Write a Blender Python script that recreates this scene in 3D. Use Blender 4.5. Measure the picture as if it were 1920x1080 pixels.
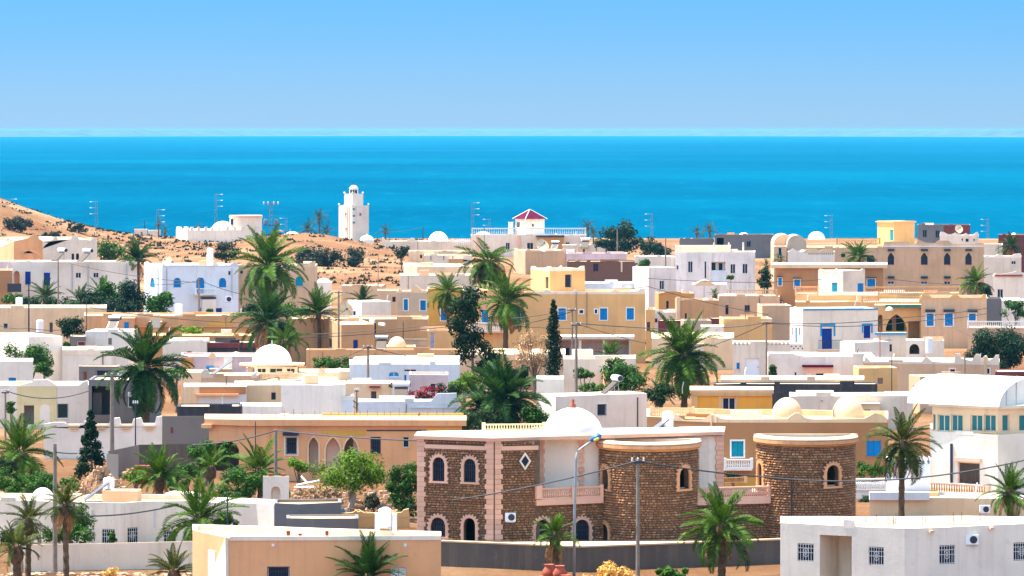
import bpy, bmesh, math, random
from mathutils import Vector, Matrix, noise
random.seed(7)
for _o in list(bpy.data.objects): bpy.data.objects.remove(_o, do_unlink=True)
SC = bpy.context.scene
COL = SC.collection
R = math.radians
# ------------------------------------------------------------------ camera, sky, sun, exposure
F, CX, HY = 7292.0, 960.0, 243.0            # focal length in photo pixels, centre column, horizon row
cam = bpy.data.cameras.new('camera'); co = bpy.data.objects.new('camera', cam); COL.objects.link(co)
co.location = (0, 0, 0); co.rotation_euler = (R(90), 0, 0)
cam.sensor_width = 36; cam.lens = 36 * F / 1920; cam.shift_y = -(540 - HY) / 1920
cam.clip_start = 1; cam.clip_end = 80000
SC.camera = co
SUN_AZ, SUN_EL = (-0.93, 0.37), R(66)        # sun stands to the left, a little beyond the town
_l = math.hypot(*SUN_AZ); SUNV = Vector((SUN_AZ[0]/_l*math.cos(SUN_EL), SUN_AZ[1]/_l*math.cos(SUN_EL), math.sin(SUN_EL)))
W = bpy.data.worlds.new('World'); SC.world = W; W.use_nodes = True
nt = W.node_tree; nt.nodes.clear()
sky = nt.nodes.new('ShaderNodeTexSky'); sky.sky_type = 'NISHITA'; sky.sun_disc = False
sky.sun_elevation = SUN_EL; sky.sun_rotation = math.atan2(SUNV.x, SUNV.y)
sky.altitude = 0; sky.air_density = 1.0; sky.dust_density = 0.0; sky.ozone_density = 2.0
bg = nt.nodes.new('ShaderNodeBackground'); bg.inputs[1].default_value = 0.15
wo = nt.nodes.new('ShaderNodeOutputWorld')
tc = nt.nodes.new('ShaderNodeTexCoord'); sz = nt.nodes.new('ShaderNodeSeparateXYZ'); nt.links.new(tc.outputs['Generated'], sz.inputs[0])
cr = nt.nodes.new('ShaderNodeValToRGB'); nt.links.new(sz.outputs['Z'], cr.inputs[0]); cr.color_ramp.interpolation = 'EASE'
for _i, (_p, _c) in enumerate(((0.0, (.054, .105, .222)), (.036, (.035, .096, .215)), (.30, (.78, .76, .66)), (.75, (1.15, .94, .68)))):   # low sky tinted blue; unseen upper sky warmed to tint the shaded walls
    _e = cr.color_ramp.elements[_i] if _i < 2 else cr.color_ramp.elements.new(_p); _e.position = _p; _e.color = (*_c, 1)
mm = nt.nodes.new('ShaderNodeMix'); mm.data_type = 'RGBA'; mm.blend_type = 'MULTIPLY'; mm.inputs[0].default_value = 1
nt.links.new(sky.outputs[0], mm.inputs[6]); nt.links.new(cr.outputs[0], mm.inputs[7]); nt.links.new(mm.outputs[2], bg.inputs[0]); nt.links.new(bg.outputs[0], wo.inputs[0])
sun = bpy.data.lights.new('sun', 'SUN'); sun.energy = 2.8; sun.angle = R(0.53); sun.color = (1.0, 0.95, 0.87)
so = bpy.data.objects.new('sun', sun); COL.objects.link(so); so.rotation_euler = SUNV.to_track_quat('Z', 'Y').to_euler(); so.location = (-300, 500, 500)
SC.view_settings.view_transform = 'Standard'; SC.view_settings.look = 'None'; SC.view_settings.gamma = 1; SC.view_settings.use_curve_mapping = False
SC.view_settings.exposure = 2.36
SC.cycles.use_denoising = True; SC.cycles.max_bounces = 6; SC.cycles.diffuse_bounces = 4; SC.cycles.volume_bounces = 0
SC.cycles.transparent_max_bounces = 8; SC.cycles.caustics_reflective = False; SC.cycles.caustics_refractive = False

# ------------------------------------------------------------------ materials
MATS = {}
def nodes(name):
    m = bpy.data.materials.new(name); m.use_nodes = True
    t = m.node_tree; return m, t, t.nodes['Principled BSDF'], t.nodes.new, t.links.new
def noise_fac(t, vec_scale, scale, detail=4, rough=.55):
    N, L = t.nodes.new, t.links.new
    g = N('ShaderNodeNewGeometry'); mp = N('ShaderNodeMapping'); mp.inputs['Scale'].default_value = vec_scale
    L(g.outputs['Position'], mp.inputs['Vector'])
    n = N('ShaderNodeTexNoise'); n.inputs['Scale'].default_value = scale; n.inputs['Detail'].default_value = detail; n.inputs['Roughness'].default_value = rough
    L(mp.outputs[0], n.inputs['Vector']); return n.outputs['Fac']
def ramp(t, fac, stops):
    r = t.nodes.new('ShaderNodeValToRGB'); t.links.new(fac, r.inputs[0])
    e = r.color_ramp.elements
    while len(e) < len(stops): e.new(0.5)
    for i, (p, c) in enumerate(stops): e[i].position = p; e[i].color = (*c, 1) if len(c) == 3 else c
    return r.outputs[0]
def mixc(t, fac, a, b, mode='MIX'):
    m = t.nodes.new('ShaderNodeMix'); m.data_type = 'RGBA'; m.blend_type = mode
    for s, v in ((m.inputs[0], fac), (m.inputs[6], a), (m.inputs[7], b)):
        if hasattr(v, 'default_value'): t.links.new(v, s)
        elif isinstance(v, (int, float)): s.default_value = v
        else: s.default_value = (*v, 1)
    return m.outputs[2]
def k(c, f): return tuple(min(1, x*f) for x in c)
def bump(t, b, fac, strength, dist=.05):
    n = t.nodes.new('ShaderNodeBump'); n.inputs['Strength'].default_value = strength; n.inputs['Distance'].default_value = dist
    t.links.new(fac, n.inputs['Height']); t.links.new(n.outputs[0], b.inputs['Normal'])
def plaster(name, c, dirt=.5, stain=(.30, .22, .15), patch=.12):
    m, t, b, N, L = nodes(name)
    big = ramp(t, noise_fac(t, (1, 1, 1), .22, 5), [(.3, k(c, 1-patch*1.6)), (.52, c), (.72, k(c, 1+patch*.7))])
    st = noise_fac(t, (1.6, 1.6, .12), 1.1, 6, .65)                    # rain streaks running down the wall
    sf = ramp(t, st, [(.50, (0, 0, 0)), (.74, (dirt*.85,)*3)])
    c1 = mixc(t, sf, big, k(tuple(.5*x+.5*y for x, y in zip(c, stain)), .95))
    sp = ramp(t, noise_fac(t, (1, 1, 1), 1.7, 6, .7), [(.57, (0, 0, 0)), (.68, (dirt*.8,)*3)])   # flaked patches
    c2 = mixc(t, sp, c1, tuple(.62*x+.38*y for x, y in zip(c, stain)))
    oi = N('ShaderNodeObjectInfo'); c2 = mixc(t, 1., c2, ramp(t, oi.outputs['Random'], [(0, (.86, .85, .84)), (1, (1.06, 1.05, 1.05))]), 'MULTIPLY')   # no two coats of limewash alike
    L(c2, b.inputs['Base Color']); b.inputs['Roughness'].default_value = .92; b.inputs['Specular IOR Level'].default_value = .2
    bump(t, b, noise_fac(t, (1, 1, 1), 5, 6, .7), .35, .04)
    MATS[name] = m
for n_, c_, d_ in (('white', (.87, .765, .645), .35), ('white_warm', (.86, .72, .565), .5), ('white_blue', (.70, .73, .76), .35), ('cream', (.80, .575, .35), .5),
                   ('tan', (.76, .445, .18), .45), ('brown', (.42, .205, .088), .5), ('peach', (.76, .375, .175), .45), ('orange', (.80, .36, .05), .3),
                   ('yellow', (.80, .66, .36), .3), ('beige', (.67, .435, .26), .6), ('greytan', (.52, .42, .31), .7), ('lilac', (.70, .54, .54), .5),
                   ('pink', (.82, .475, .33), .3), ('clay', (.66, .32, .10), .8), ('old', (.63, .355, .165), 1.1), ('concrete', (.185, .18, .182), .7), ('darkwall', (.115, .092, .078), .6),
                   ('block', (.21, .19, .175), .7), ('tar', (.05, .05, .06), .4), ('ochre', (.74, .42, .09), .3)):
    plaster(n_, c_, min(1.15, d_*1.45))
plaster('white_old', (.82, .75, .69), 1.1, (.42, .26, .16), .14)
plaster('roof_cream', (.70, .52, .33), .8, (.5, .36, .24), .12)
plaster('roof_white', (.76, .70, .62), .7, (.5, .42, .34), .10)
plaster('roof_tan', (.68, .42, .19), .8, (.40, .27, .17), .12)
plaster('dome_white', (.85, .82, .76), .25)
plaster('dome_tan', (.76, .56, .35), .6)
def simple(name, c, rough=.6, metal=0, spec=.4, var=.12, scale=3):
    m, t, b, N, L = nodes(name)
    L(ramp(t, noise_fac(t, (1, 1, 1), scale, 4), [(.3, k(c, 1-var)), (.7, k(c, 1+var))]), b.inputs['Base Color'])
    b.inputs['Roughness'].default_value = rough; b.inputs['Metallic'].default_value = metal; b.inputs['Specular IOR Level'].default_value = spec
    MATS[name] = m
simple('blue', (.0, .20, .52), .6, spec=.2); simple('blue_deep', (.004, .035, .26), .6, spec=.2); simple('blue_trim', (.02, .27, .55), .6, spec=.2); simple('teal', (.0, .27, .36), .6, spec=.2); simple('navy', (.012, .02, .05), .7)
simple('paint_white', (.82, .81, .78), .5, var=.05); simple('iron', (.035, .04, .055), .5, .3); simple('iron_white', (.7, .68, .64), .5)
simple('wood_pole', (.26, .19, .135), .9, var=.25); simple('concrete_pole', (.22, .175, .14), .9, var=.2); simple('pole_grey', (.30, .32, .34), .5, .4); simple('cable', (.03, .03, .035), .7)
simple('tank_white', (.82, .83, .84), .4, var=.04); simple('steel', (.45, .50, .54), .35, .6); simple('panel_dark', (.10, .075, .055), .25, 0, .6); simple('panel_black', (.075, .05, .035), .6, 0, .3)
simple('dish', (.70, .52, .33), .6, var=.2, scale=1.2); simple('lamp_blue', (.01, .12, .34), .35); simple('lens', (.75, .60, .12), .3); simple('lilac_door', (.42, .36, .46), .7)
simple('terracotta', (.34, .07, .03), .7, var=.3); simple('red_dark', (.17, .035, .035), .8, var=.3); simple('purple_tile', (.10, .008, .028), .9, spec=.03, var=.35, scale=2); simple('green_tile', (.02, .16, .14), .5, var=.3)
simple('trunk', (.115, .068, .036), .95, var=.45, scale=4); simple('bark', (.16, .12, .085), .95, var=.3, scale=3); simple('bark_pale', (.34, .28, .22), .95, var=.3, scale=3)
simple('rock', (.40, .235, .13), .95, var=.25, scale=1.2); simple('plank', (.55, .50, .44), .9, var=.2); simple('net', (.10, .10, .11), .95, var=.4, scale=2); simple('dark_green', (.02, .05, .02), .9); simple('pylon', (.15, .18, .24), .6, .2); simple('insulator', (.5, .52, .55), .4)
simple('yellow_tub', (.75, .55, .02), .5); simple('red_bucket', (.5, .02, .02), .5); simple('far_white', (.36, .36, .36), .9); simple('speck_teal', (.03, .30, .32), .6)
def glass(name, c):
    m, t, b, N, L = nodes(name); b.inputs['Base Color'].default_value = (*c, 1); b.inputs['Roughness'].default_value = .25; b.inputs['Specular IOR Level'].default_value = .18; MATS[name] = m
glass('pane', (.012, .022, .05)); glass('pane_teal', (.03, .17, .18)); glass('pane_green', (.015, .045, .03))
def leafmat(name, c, trans=.22, var=.35):
    m, t, b, N, L = nodes(name)
    oi = N('ShaderNodeObjectInfo'); g = N('ShaderNodeNewGeometry')
    a = ramp(t, oi.outputs['Random'], [(0, k(c, 1-var)), (1, k((c[0]*1.25, c[1]*1.05, c[2]), 1+var))])
    a2 = mixc(t, ramp(t, g.outputs['Random Per Island'], [(.25, (0, 0, 0)), (1, (.9,)*3)]), a, k((c[0]*1.9, c[1]*1.25, c[2]*.7), 1.7))  # random leaves and leaflets lightened in colour to stand for highlights
    L(a2, b.inputs['Base Color']); b.inputs['Roughness'].default_value = .6; b.inputs['Specular IOR Level'].default_value = .12
    tr = N('ShaderNodeBsdfTranslucent'); L(a2, tr.inputs[0]); mx = N('ShaderNodeMixShader'); mx.inputs[0].default_value = trans
    L(b.outputs[0], mx.inputs[1]); L(tr.outputs[0], mx.inputs[2]); L(mx.outputs[0], t.nodes['Material Output'].inputs[0]); MATS[name] = m
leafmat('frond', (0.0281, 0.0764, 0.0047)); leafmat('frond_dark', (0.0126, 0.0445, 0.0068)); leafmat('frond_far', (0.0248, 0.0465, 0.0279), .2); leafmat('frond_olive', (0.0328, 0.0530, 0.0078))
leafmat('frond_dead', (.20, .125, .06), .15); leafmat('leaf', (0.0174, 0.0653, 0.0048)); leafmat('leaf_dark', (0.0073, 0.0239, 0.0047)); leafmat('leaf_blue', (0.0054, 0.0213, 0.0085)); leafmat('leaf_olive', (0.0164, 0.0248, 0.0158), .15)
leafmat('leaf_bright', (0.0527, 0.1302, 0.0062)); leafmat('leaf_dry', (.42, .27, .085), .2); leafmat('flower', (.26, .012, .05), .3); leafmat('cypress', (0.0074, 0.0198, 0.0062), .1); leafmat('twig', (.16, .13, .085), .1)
m, t, b, N, L = nodes('sand')                                                  # dry ground
c = ramp(t, noise_fac(t, (1, 1, 1), .035, 6, .6), [(.30, (.20, .082, .032)), (.48, (.28, .135, .060)), (.70, (.44, .265, .14))])
c = mixc(t, ramp(t, noise_fac(t, (1, 1, 1), .32, 8, .7), [(.50, (0,)*3), (.66, (.55,)*3)]), c, (.20, .095, .04))
c = mixc(t, ramp(t, noise_fac(t, (1, 1, 1), 1.1, 8, .75), [(.58, (0,)*3), (.68, (.7,)*3)]), c, (.11, .065, .032))
L(c, b.inputs['Base Color']); b.inputs['Roughness'].default_value = 1; b.inputs['Specular IOR Level'].default_value = .1
bump(t, b, noise_fac(t, (1, 1, 1), .5, 10, .75), 1., 1.2); MATS['sand'] = m
m, t, b, N, L = nodes('sea')
c = ramp(t, noise_fac(t, (.0009, .0013, 1), 1.0, 4, .6), [(.30, (.0, .048, .094)), (.50, (.0, .062, .118)), (.72, (.0, .083, .144))])
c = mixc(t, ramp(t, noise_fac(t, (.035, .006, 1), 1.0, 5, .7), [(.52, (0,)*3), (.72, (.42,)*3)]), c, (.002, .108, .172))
c = mixc(t, ramp(t, noise_fac(t, (.24, .015, 1), 1.0, 4, .7), [(.56, (0,)*3), (.76, (.45,)*3)]), c, (.004, .125, .19))  # glints and wind patches put into the water colour
L(c, b.inputs['Base Color']); b.inputs['Roughness'].default_value = .5; b.inputs['Specular IOR Level'].default_value = 0
bump(t, b, noise_fac(t, (.15, .4, 1), 1.0, 5, .7), .4, .5); MATS['sea'] = m
m, t, b, N, L = nodes('stone')                                                 # colour of each stone is stored with it
at = N('ShaderNodeAttribute'); at.attribute_name = 'tint'
L(mixc(t, .45, at.outputs['Color'], ramp(t, noise_fac(t, (1, 1, 1), 9, 4, .7), [(.3, (.45, .45, .45)), (.7, (1, 1, 1))]), 'MULTIPLY'), b.inputs['Base Color'])
b.inputs['Roughness'].default_value = .9; b.inputs['Specular IOR Level'].default_value = .25; bump(t, b, noise_fac(t, (1, 1, 1), 14, 5, .7), .5, .03); MATS['stone'] = m
simple('mortar', (.12, .078, .048), .95, var=.3)
m, t, b, N, L = nodes('brickwork')
g_ = N('ShaderNodeNewGeometry'); sx = N('ShaderNodeSeparateXYZ'); L(g_.outputs['Position'], sx.inputs[0]); cb = N('ShaderNodeCombineXYZ'); L(sx.outputs[0], cb.inputs[0]); L(sx.outputs[2], cb.inputs[1])
br = N('ShaderNodeTexBrick'); br.inputs['Scale'].default_value = 3.2; L(cb.outputs[0], br.inputs[0]); br.inputs['Color1'].default_value = (.21, .085, .05, 1); br.inputs['Color2'].default_value = (.13, .055, .035, 1); br.inputs['Mortar'].default_value = (.20, .14, .10, 1)
L(br.outputs[0], b.inputs['Base Color']); b.inputs['Roughness'].default_value = .95; MATS['brickwork'] = m
simple('scrub_far', (.05, .055, .05), .95, var=.4, scale=.01)

# ------------------------------------------------------------------ helpers
GA, GB = 24.03, .0082
def Dg(yb): return GA * F / (yb - HY - GB * F)          # depth of level ground seen at picture row yb
def PX(x, d): return (x - CX) / F * d
def PZ(y, d): return -(y - HY) / F * d
EXTRA = [(0, 0), (260, 0), (300, .6), (345, .6), (430, 2.3), (500, 2.6), (560, 3.7), (600, 4.1), (720, 3.2), (860, 1.6), (1000, .8), (1190, 0), (9999, 0)]   # the streets lie lower behind the first rows
def interp(v, T):
    for (a, p), (b, q) in zip(T[:-1], T[1:]):
        if a <= v <= b: return p + (q-p)*(v-a)/(b-a)
    return T[-1][1]
def gz(x, y):
    z = -(GA + GB * min(y, 1215)) - interp(y, EXTRA)
    z += 21 * math.exp(-.5*((x+172)/34)**2 - .5*((y-1060)/85)**2)
    z += 6.4 * math.exp(-.5*((x+55)/17)**2 - .5*((y-985)/52)**2)
    if y > 1215: z -= (y - 1215) * .075
    return max(z, -42)
ORG = {}
def empty(name, loc, label=None, cat=None, group=None):
    o = bpy.data.objects.new(name, None); COL.objects.link(o); o.location = loc; o.empty_display_size = .2
    ORG[o] = Vector(loc); tag(o, label, cat, group); return o
def tag(o, label=None, cat=None, group=None, kind=None):
    if label: o['label'] = label
    if cat: o['category'] = cat
    if group: o['group'] = group
    if kind: o['kind'] = kind
    return o
class G:
    def __init__(s): s.V, s.F, s.A = [], [], []
    def poly(s, pts):
        i = len(s.V); s.V += [tuple(p) for p in pts]; s.F.append(tuple(range(i, i+len(pts)))); return s
    def hexa(s, p):      # p: bottom 4 then top 4
        i = len(s.V); s.V += [tuple(q) for q in p]
        for f in ((3, 2, 1, 0), (4, 5, 6, 7), (0, 1, 5, 4), (1, 2, 6, 5), (2, 3, 7, 6), (3, 0, 4, 7)): s.F.append(tuple(i+a for a in f))
        return s
    def fbox(s, f, s0, s1, o0, o1, z0, z1):
        return s.hexa([f.pt(a, o, z) for z in (z0, z1) for a, o in ((s0, o1), (s1, o1), (s1, o0), (s0, o0))])
    def box(s, c, sz, rz=0):
        cx, sn = math.cos(rz), math.sin(rz); P = []
        for z in (-.5, .5):
            for x, y in ((-.5, -.5), (.5, -.5), (.5, .5), (-.5, .5)):
                X, Y = x*sz[0], y*sz[1]; P.append((c[0]+X*cx-Y*sn, c[1]+X*sn+Y*cx, c[2]+z*sz[2]))
        return s.hexa(P)
    def prism(s, f, poly, o0, o1):
        a = [f.pt(p[0], o1, p[1]) for p in poly]; b = [f.pt(p[0], o0, p[1]) for p in poly]; n = len(poly); i = len(s.V); s.V += a+b
        s.F.append(tuple(range(i, i+n))); s.F.append(tuple(range(i+2*n-1, i+n-1, -1)))
        for j in range(n): s.F.append((i+j, i+n+j, i+n+(j+1) % n, i+(j+1) % n))
        return s
    def tube(s, pts, rad, n=6, cap=True):
        pts = [Vector(p) for p in pts]; rad = rad if isinstance(rad, (list, tuple)) else [rad]*len(pts); i0 = len(s.V)
        for i, p in enumerate(pts):
            d = (pts[min(i+1, len(pts)-1)] - pts[max(i-1, 0)]).normalized()
            a = d.cross(Vector((0, 0, 1)) if abs(d.z) < .95 else Vector((1, 0, 0))).normalized(); b = d.cross(a)
            for j in range(n):
                w = 2*math.pi*j/n; s.V.append(tuple(p + (a*math.cos(w) + b*math.sin(w))*rad[i]))
        for i in range(len(pts)-1):
            for j in range(n): s.F.append((i0+i*n+j, i0+i*n+(j+1) % n, i0+(i+1)*n+(j+1) % n, i0+(i+1)*n+j))
        if cap:
            s.F.append(tuple(range(i0+n-1, i0-1, -1))); e = i0+(len(pts)-1)*n; s.F.append(tuple(range(e, e+n)))
        return s
    def lathe(s, c, prof, n=12, a0=0, a1=2*math.pi):
        full = abs(a1-a0-2*math.pi) < 1e-4; m = n if full else n+1; i0 = len(s.V)
        for r, z in prof:
            for j in range(m):
                w = a0+(a1-a0)*j/n; s.V.append((c[0]+r*math.cos(w), c[1]+r*math.sin(w), c[2]+z))
        for i in range(len(prof)-1):
            for j in range(n):
                q = (j+1) % m; s.F.append((i0+i*m+j, i0+i*m+q, i0+(i+1)*m+q, i0+(i+1)*m+j))
        return s
    def out(s, name, mat, parent=None, smooth=False, weld=True, label=None, kind=None, local=False):
        o0 = Vector((0, 0, 0)) if (local or parent is None) else ORG[parent]
        me = bpy.data.meshes.new(name); me.from_pydata([(v[0]-o0.x, v[1]-o0.y, v[2]-o0.z) for v in s.V], [], s.F)
        if s.A:
            at = me.color_attributes.new('tint', 'FLOAT_COLOR', 'CORNER'); k_ = 0
            for p, cc in zip(me.polygons, s.A):
                for li in p.loop_indices: at.data[li].color = (*cc, 1)
        if weld and len(s.V) < 60000:
            bm = bmesh.new(); bm.from_mesh(me); bmesh.ops.remove_doubles(bm, verts=bm.verts, dist=.0005); bmesh.ops.recalc_face_normals(bm, faces=bm.faces); bm.to_mesh(me); bm.free()
        if smooth: me.polygons.foreach_set('use_smooth', [True]*len(me.polygons))
        me.materials.append(MATS[mat]); o = bpy.data.objects.new(name, me); COL.objects.link(o)
        if parent is not None: o.parent = parent; ORG[o] = ORG[parent]
        else: ORG[o] = Vector((0, 0, 0))
        return tag(o, label, None, None, kind)
def inst(me_obj, name, parent, loc, rot=(0, 0, 0), scale=(1, 1, 1), mat=None):
    o = bpy.data.objects.new(name, me_obj if not hasattr(me_obj, 'data') else me_obj.data); COL.objects.link(o); o.parent = parent
    o.location = Vector(loc) - ORG[parent]; o.rotation_euler = rot; o.scale = scale; ORG[o] = Vector(loc)
    return o
def proto(g, name, mat, smooth=False):
    o = g.out(name, mat, smooth=smooth); me = o.data; bpy.data.objects.remove(o); return me
class Face:
    def __init__(s, a, b):
        s.O = Vector(a[:2]); dv = Vector(b[:2]) - s.O; s.L = dv.length; s.u = dv.normalized(); s.n = Vector((s.u.y, -s.u.x)); s.step = 2.2
    def pt(s, a, o, z): return (s.O.x + s.u.x*a + s.n.x*o, s.O.y + s.u.y*a + s.n.y*o, z)
    def px(s, x, y, o=0):
        r = Vector(((x-CX)/F, 1)); O = s.O + s.n*o; tt = O.dot(s.n)/r.dot(s.n); return (r*tt - O).dot(s.u), -(y-HY)/F*tt
    def has(s, x): a = s.px(x, 500)[0]; return -.3 < a < s.L+.3
class CylFace:                                             # s is measured along the front of a round tower, 0 at the middle
    def __init__(s, c, r, half): s.c, s.r, s.h = c, r, half; s.L = 2*r*half; s.step = .35
    def pt(s, a, o, z): w = (a - s.L/2)/s.r; return (s.c[0]+(s.r+o)*math.sin(w), s.c[1]-(s.r+o)*math.cos(w), z)
    def px(s, x, y, o=0):
        q = (x-CX)/F; A = q*q+1; B = -2*(q*s.c[0]+s.c[1]); C = s.c[0]**2+s.c[1]**2-(s.r+o)**2
        tt = (-B-math.sqrt(max(0, B*B-4*A*C)))/(2*A); w = math.atan2(q*tt-s.c[0], -(tt-s.c[1])); return w*s.r + s.L/2, -(y-HY)/F*tt
    def has(s, x): return True
def archpts(s0, s1, z0, z1, kind, n=8):
    w = (s1-s0)/2; m = (s0+s1)/2; P = []
    h = min(w*{'round': 1.0, 'point': 1.35, 'ogee': 1.6, 'flat': .55}[kind], (z1-z0)*.8)
    for i in range(n+1):
        q = -1+2*i/n
        if kind in ('round', 'flat'): zz = math.sqrt(max(0, 1-q*q))
        elif kind == 'point': zz = (1-abs(q)**1.5)
        else: zz = (1-abs(q))**.75*.55 + math.sqrt(max(0, 1-q*q))*.45
        P.append((m+q*w, z1-h+h*zz))
    return P
def jit(p): return .055*noise.noise((p[0]*.33, p[1]*.33, 3.1)) + .02*noise.noise((p[0]*1.3, p[1]*1.3, 8.))
def wallface(g, f, z0, z1, holes, top=True):
    bs = {0.0, f.L}; n = max(1, int(f.L/f.step))
    for i in range(1, n): bs.add(f.L*i/n)
    bz = {z0, z1}
    for h in holes: bs |= {max(0, h[0]), min(f.L, h[1])}; bz |= {max(z0, h[2]), min(z1, h[3])}
    bs, bz = sorted(bs), sorted(bz)
    def P(s, z, o=0): p = f.pt(s, o, z); return (p[0], p[1], z+jit(p)) if (top and z == z1) else p
    for i in range(len(bs)-1):
        for j in range(len(bz)-1):
            if bs[i+1]-bs[i] < 1e-5 or bz[j+1]-bz[j] < 1e-5: continue
            m = ((bs[i]+bs[i+1])/2, (bz[j]+bz[j+1])/2)
            if any(h[0] < m[0] < h[1] and h[2] < m[1] < h[3] for h in holes): continue
            g.poly([P(bs[i], bz[j]), P(bs[i+1], bz[j]), P(bs[i+1], bz[j+1]), P(bs[i], bz[j+1])])
    for s0, s1, a, b, kind, rec in holes:
        s0, s1, a, b = max(0, s0), min(f.L, s1), max(z0, a), min(z1, b)
        if kind:
            C = archpts(s0, s1, a, b, kind)
            for p, q in zip(C[:-1], C[1:]): g.poly([f.pt(p[0], 0, p[1]), f.pt(q[0], 0, q[1]), f.pt(q[0], 0, b), f.pt(p[0], 0, b)])
            ring = [(s0, a)] + C + [(s1, a)]
        else: ring = [(s0, a), (s0, b), (s1, b), (s1, a)]
        ring.append((s0, a))
        for p, q in zip(ring[:-1], ring[1:]): g.poly([f.pt(p[0], 0, p[1]), f.pt(q[0], 0, q[1]), f.pt(q[0], -rec, q[1]), f.pt(p[0], -rec, p[1])])
def inset(P, t):                                           # inward offset of a footprint (front runs left to right)
    n = len(P); out = []
    for i in range(n):
        a, b, c_ = Vector(P[i-1]), Vector(P[i]), Vector(P[(i+1) % n]); d1, d2 = (b-a).normalized(), (c_-b).normalized()
        n1, n2 = Vector((-d1.y, d1.x)), Vector((-d2.y, d2.x)); bi = (n1+n2); bi = bi/max(.35, bi.length_squared/2) if bi.length > 1e-6 else n1
        out.append(tuple(b + bi*t))
    return out
def arcsteps(a, b, n): return [a+(b-a)*i/n for i in range(n+1)]
BAL = None
def baluster_mesh():
    global BAL
    if BAL is None: BAL = {}
    return BAL
def baluster(col):
    B = baluster_mesh()
    if col not in B: B[col] = proto(G().lathe((0, 0, 0), [(.35, 0), (.5, .12), (.95, .34), (.45, .66), (.4, .8), (.75, 1)], 6), 'baluster', col, True)
    return B[col]
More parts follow.
